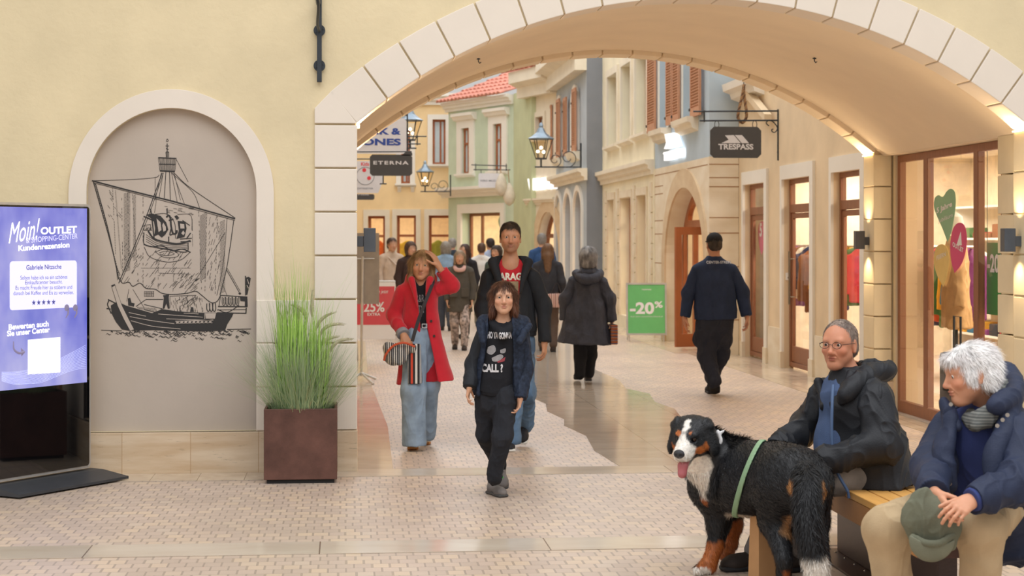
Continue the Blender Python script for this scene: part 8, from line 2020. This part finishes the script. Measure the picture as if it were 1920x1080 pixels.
# big beige coat on a stand right behind the near window
ug = nrm(A(.25, 1, 0)); cbx = PX(1793, 450, 5.98) * A(1, 1, 0)
e = empty('dress_form', cbx, 'long beige coat on a display form standing inside the shop window', 'mannequin')
sd = SD(); n_ = nrm(np.cross(ug, UP)); sd.cone(cbx + UP * 1.55, cbx + UP * .84, .19, .27, .06, sq=(n_, .55), cap=1)
for q in (-1, 1): sd.cone(cbx + UP * 1.66, cbx + ug * q * .2 + UP * 1.6, .07, .075, .05); sd.cone(cbx + ug * q * .21 + UP * 1.58, cbx + ug * q * .28 + UP * 1.05, .075, .055, .04, cap=1)
M_BC = cloth('coat_sand', '#C9A678', .8); solid(sd, .009, 'coat', M_BC, e, fold=.012, ff=8, seed=60)
b = MB(); b.lathe(cbx, [(.17, 0), (.17, .015), (.02, .03), (.018, .9)], 20); b.build('stand', M_IRON, e); b = MB(); b.lathe(cbx + UP * 1.68, [(.05, 0), (.05, .08), (.06, .1), (.075, .17), (.06, .25), (.02, .28)], 16); b.build('neck_cap', mat('form_white', '#E6DFD4', .5), e, smooth=True)
# suitcase handle and case
e = empty('suitcase', A(5.72, PX(1795, 600, 5.72)[1], 0), 'black wheeled suitcase with raised handle inside the shop window', 'suitcase'); ys_ = PX(1795, 600, 5.72)[1]; b = MB(); b.bbox((5.60, ys_ - .18, .06), (5.84, ys_ + .18, .64), .04); b.build('case_shell', M_RUB, e); b = MB()
b.tube([(5.72, ys_ - .09, .6), (5.72, ys_ - .09, .98), (5.72, ys_ + .09, .98), (5.72, ys_ + .09, .6)], .012, 8); b.build('pull_handle', M_IRON, e); b = MB()
for q in (ys_ - .12, ys_ + .12): b.lathe(A(5.72, q, 0), [(.03, 0), (.03, .06)], 10)
b.build('wheel', M_RUB, e)
b = MB(); fq = FRX(5.52); ya_, yb_ = PX(1878, 450, 5.52)[1] - .3, PX(1851, 450, 5.52)[1]; z0_ = PX(1860, 590, 5.52)[2]; z1_ = PX(1860, 455, 5.52)[2]
b.plate(fq, rect(ya_, z0_, yb_, z1_), t=.004); o = tag(b.build('window_poster', M_GRND), 'dark green -20% poster hanging in the right pane of the shop window', 'poster'); fp = Face((5.515, yb_), (5.515, ya_)); text('-20%', fp.pt(.03, 1.42, .004), fp.u, UP, .42, .16, M_WH, o, 'poster_text', bold=.03)
b = MB(); b.tube([(5.52, ya_, z1_), (5.52, ya_, 2.5)], .003, 4); b.tube([(5.52, yb_, z1_), (5.52, yb_, 2.5)], .003, 4); b.build('cord', M_IRON, o)
# rails of clothes
def rail(x, y0, y1, z, n, lab):
    e = empty('clothes_rail', A(x, (y0 + y1) / 2, 0), lab, 'rail'); b = MB(); b.tube([(x, y0, z), (x, y1, z)], .014, 8); b.build('rail', M_ALU, e)
    for y in (y0, y1): b = MB(); b.tube([(x, y, 0), (x, y, z)], .014, 8); b.build('upright', M_ALU, e)
    for i in range(n):
        cc, nmc = cols_[rg.randrange(len(cols_))]; y = y0 + .12 + (y1 - y0 - .24) * i / max(1, n - 1)
        garment((x, y, z - .16), nrm(A(1, rg.uniform(-.25, .25), 0)), cloth('goods_' + nmc, cc, .85), f'{nmc} jacket on the rail of shop clothes behind the glass', .42, rg.uniform(.5, .75))
rail(6.5, 17.75, 19.35, 1.62, 9, 'clothes rail with jackets behind the left pane of the near shop window'); rail(7.3, 19.8, 22.6, 1.62, 8, 'clothes rail with jackets behind the nearest white-framed door'); rail(6.4, 21.3, 24.9, 1.62, 12, 'clothes rail with jackets behind the two farther white-framed doors')
rail(6.5, 26.6, 29.4, 1.62, 6, 'clothes rail inside the arched doorway')
def shelf(x, y0, y1, zs, lab, wx=.35):
    e = empty('shelf_unit', A(x, (y0 + y1) / 2, 0), lab, 'shelf')
    for z in zs: b = MB(); b.bbox((x, y0, z), (x + wx, y1, z + .03), .004); b.build('shelf_board', M_WHITE, e)
    for y in (y0, y1): b = MB(); b.bbox((x, y - .01, 0), (x + wx, y + .01, zs[-1] + .03), .004); b.build('side_panel', M_WHITE, e)
    for z in zs[:-1]:
        y = y0 + .15
        while y < y1 - .3:
            cc, nmc = cols_[rg.randrange(len(cols_))]; b = MB(); hh = rg.uniform(.06, .2); ww = rg.uniform(.2, .32)
            nl = max(1, int(hh / .035))
            b.bbox((x + .02, y, z + .03), (x + .3, y + ww, z + .03 + hh), .02)
            tag(b.build('folded_stack', cloth('goods_' + nmc, cc, .85), smooth=True), f'{nmc} folded clothes stacked on the white shop shelf', 'clothes', 'folded stacks on the shop shelves'); y += ww + rg.uniform(.05, .2)
shelf(8.8, 19.0, 25.0, (.35, .8, 1.25, 1.7, 2.15), 'long white wall shelf at the back of the clothes shop'); shelf(7.4, 31.2, 41, (.5, 1.1, 1.7, 2.2), 'white wall shelf inside the pale yellow building')
# ceiling spots
e = empty('track_lamp_rail', A(6.6, 16.5, 2.84), 'black ceiling light track inside the near shop window', 'track'); b = MB(); b.bbox((6.0, 15.6, 2.80), (6.9, 15.66, 2.9), .004); b.bbox((6.0, 18.0, 2.80), (6.9, 18.06, 2.9), .004); b.build('track', M_IRON, e)
for k, (x, y) in enumerate(((6.15, 15.63), (6.6, 15.63), (6.3, 18.03))):
    e = empty('spotlight', A(x, y, 2.78), f'{("black spotlight on the near ceiling track, closest to the pane", "black spotlight on the near ceiling track, deeper in the shop", "black spotlight on the far ceiling track")[k]}', 'lamp', 'ceiling spotlights')
    b = MB(); b.tube([(x, y, 2.8), (x, y, 2.74)], .012, 6); b.tube([(x - .02, y, 2.74), (x - .07, y + .04, 2.60)], .04, 14); b.build('lamp_body', M_IRON, e); b = MB(); V, Fs = disc((x - .07, y + .04, 2.598), nrm(A(-.05, .04, -.14)), .034, .003); b.add(V, Fs); b.build('lens', glow('spot_lens', '#FFEBCB', 6), e)
# shop dummy and balloons behind the green front
dm = fN.pt(fN.S(902), 0, -.9); e = empty('shop_dummy', dm, 'white shop dummy behind the glass of the green building', 'mannequin'); sd = SD(); hdm = Head(dm + UP * 1.72, nrm(O0 * A(1, 1, 0) - dm), (0, 0, 1), 1.0); hdm.build(sd, face=False)
r_ = fN.u; sd.cone(dm + UP * 1.62, dm + UP * 1.5, .045, .06, .03); sd.cone(dm + UP * 1.42, dm + UP * .95, .14, .12, .05, sq=(fN.n, .6))
for q in (-1, 1): sd.chain([dm + r_ * q * .17 + UP * 1.46, dm + r_ * q * .3 + UP * 1.2, dm + r_ * q * .14 + UP * 1.05 + fN.n * .1], [.05, .04, .03], .03); sd.chain([dm + r_ * q * .09 + UP * .95, dm + r_ * q * .1 + UP * .5, dm + r_ * q * .1 + UP * .05], [.09, .06, .04], .04)
solid(sd, .012, 'figure', mat('form_white', '#E6DFD4', .5), e)
for (x, y, m, nm) in ((917, 424, M_BG1, 'green'), (935, 425, M_BG2, 'pink')):
    c = fN.uv(x, y); b = MB(); b.lathe(fN.pt(c[0], c[1] - .2, -.45), [(.01, 0), (.06, .08), (.13, .22), (.15, .34), (.12, .46), (.04, .52)], 16); b.tube([fN.pt(c[0], c[1] - .2, -.45), fN.pt(c[0], .3, -.45)], .004, 4); tag(b.build('balloon', m, smooth=True), f'{nm} balloon in the window of the green building', 'balloon')
for (x, col, nm) in ((705, '#D9733A', 'orange'), (762, '#D8C24A', 'yellow'), (820, '#9AAA4A', 'olive')):
    c = fO.S(x); garment(fO.pt(c, 1.55, -.7), fO.u, cloth('goods_far_' + nm, col, .85), f'{nm} dress hanging inside a window of the orange building', .4, .8, 'dresses in the far shop windows', 'hanging_dress', 'dress')
